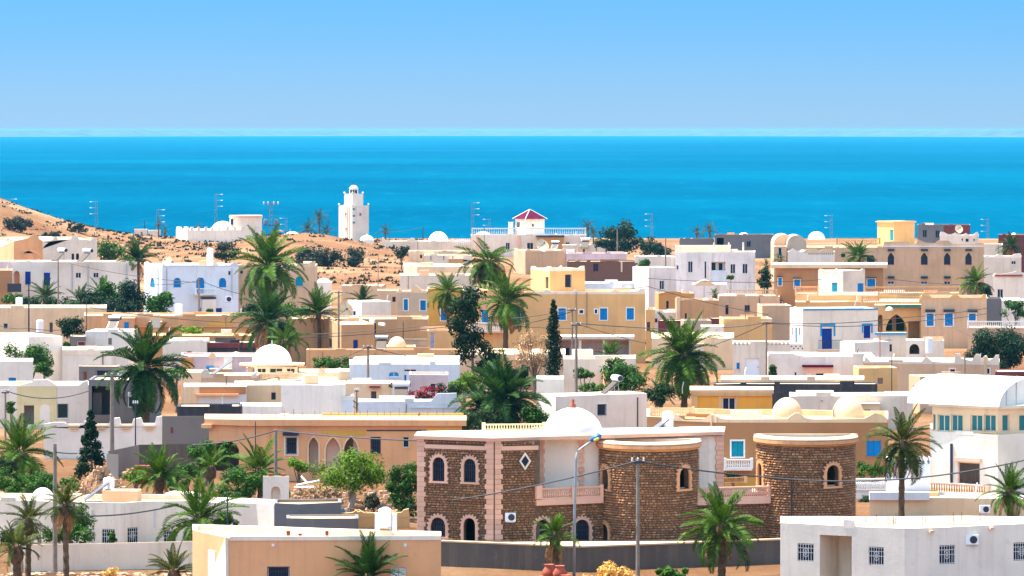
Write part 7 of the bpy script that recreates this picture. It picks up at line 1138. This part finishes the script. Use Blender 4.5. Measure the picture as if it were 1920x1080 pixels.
rocks('rubble_pile', 'loose stones along the foot of the pink yard wall at bottom left', 620, lambda i: (lambda x, y: (x, y, gz(x, y)+random.uniform(0, .35)*(1-abs(y-221)/6)))(random.uniform(PX(-10, 222), PX(360, 222)), random.uniform(216, 226)), .12, .5)
rocks('rubble_pile', 'earth and stones in the yard behind the light green tree', 420, lambda i: (lambda x, y: (x, y, gz(x, y)+random.uniform(0, .3)))(random.uniform(PX(380, 275), PX(775, 275)), random.uniform(262, 287)), .1, .42, 'rock')
rocks('rubble_pile', 'small stone heap behind the brown wall stub at left', 160, pile(245, 300, 26, 22), .15, .5)
rocks('rubble_pile', 'dark charred debris heap below the light green tree', 160, pile(640, 260, 42, 26), .15, .55, 'net', .5)
rocks('rubble_pile', 'pale stones by the right end of the garden wall', 60, pile(1330, 222, 26, 8), .1, .3, 'rock')
rocks('hill_stones', 'scattered stones on the dry sand hills', 1500, lambda i: (lambda x, y: (x, y, gz(x, y)+.05))(random.uniform(-190, -15), random.uniform(860, 1180)), .25, .9, 'rock', .6)
me_b = proto(G().box((0, 0, 0), (.42, .24, .22)), 'brick', 'terracotta')
for x, y, d in ((264, 872, 292), (271, 866, 292.5)): pass
o0 = None
root = empty('brick_stack', (PX(266, 296), 296, gz(PX(266, 296), 296)), 'stack of red clay bricks beside the brown wall', 'bricks')
for i in range(6):
    for j in range(3):
        for l_ in range(2): inst(me_b, 'brick', root, (PX(256, 296)+j*.45+random.uniform(-.05, .05), 296+l_*.27, gz(PX(266, 296), 296)+.12+i*.24), (0, 0, random.uniform(-.1, .1)))
jar = proto(G().lathe((0, 0, 0), [(.02, 0), (.2, 0), (.34, .28), (.36, .45), (.22, .66), (.2, .74), (.26, .8), (.2, .8), (.16, .6)], 12), 'clay_jar', 'terracotta', True)
for i, (x, y, lb) in enumerate(((1030, 1066, 'leftmost red clay jar under the small palm'), (1050, 1066, 'red clay jar right of the small palm trunk'), (1061, 1074, 'front red clay jar under the small palm'), (1011, 1080, 'low red clay jar at bottom centre left'))):
    d_ = 219-i*.7; o = bpy.data.objects.new('clay_jar', jar); COL.objects.link(o); o.location = (PX(x, d_), d_, gz(PX(x, d_), d_)-.02+(.45 if i < 2 else 0)); o.scale = (1.15,)*3; tag(o, lb, 'jar', 'red clay jars')
g = G()
for i in range(1500):                                        # low dry scrub over the hills
    x, y = random.uniform(-205, -8), random.uniform(800, 1190); z = gz(x, y)
    for j in range(7): s = random.uniform(.25, .9); a = random.uniform(0, 6.28); c = Vector((x+random.gauss(0, .5), y+random.gauss(0, .5), z+.05)); v = Vector((math.cos(a)*s*.6, math.sin(a)*s*.6, 0)); g.poly([c-v, c+v, c+v*.3+Vector((random.uniform(-.2, .2), 0, s*.8))])
tag(g.out('hill_scrub', 'leaf_olive', None, weld=False), 'sparse low dry scrub dotted over the sand hills', 'scrub', kind='stuff')
for i, (x0, y0, x1, y1) in enumerate(((565, 893, 580, 908), (556, 910, 600, 900), (552, 914, 590, 912))):
    d_ = 268-i*.5; o = G().tube([(PX(x0, d_), d_, PZ(y0, d_)), (PX(x1, d_), d_-.6, PZ(y1, d_))], .09, 4).out('wooden_plank', 'plank'); tag(o, ('upright pale plank leaning in the rubble yard', 'upper pale plank lying in the rubble yard', 'lower pale plank lying in the rubble yard')[i], 'plank', 'planks in the yard')
# ---------------------------------------------------------------- haze over land and sea
m = bpy.data.materials.new('haze_air'); m.use_nodes = True; t = m.node_tree; t.nodes.clear(); v = t.nodes.new('ShaderNodeVolumePrincipled'); v.inputs['Color'].default_value = (.10, .62, 1, 1); v.inputs['Density'].default_value = 2.4e-5; v.inputs['Anisotropy'].default_value = 0
oo = t.nodes.new('ShaderNodeOutputMaterial'); t.links.new(v.outputs[0], oo.inputs['Volume']); MATS['haze'] = m
g = G(); g.hexa([(x, y, z) for z in (-45, 2) for x, y in ((-27000, -60), (27000, -60), (27000, 27500), (-27000, 27500))]); o = g.out('haze', 'haze'); tag(o, kind='stuff')
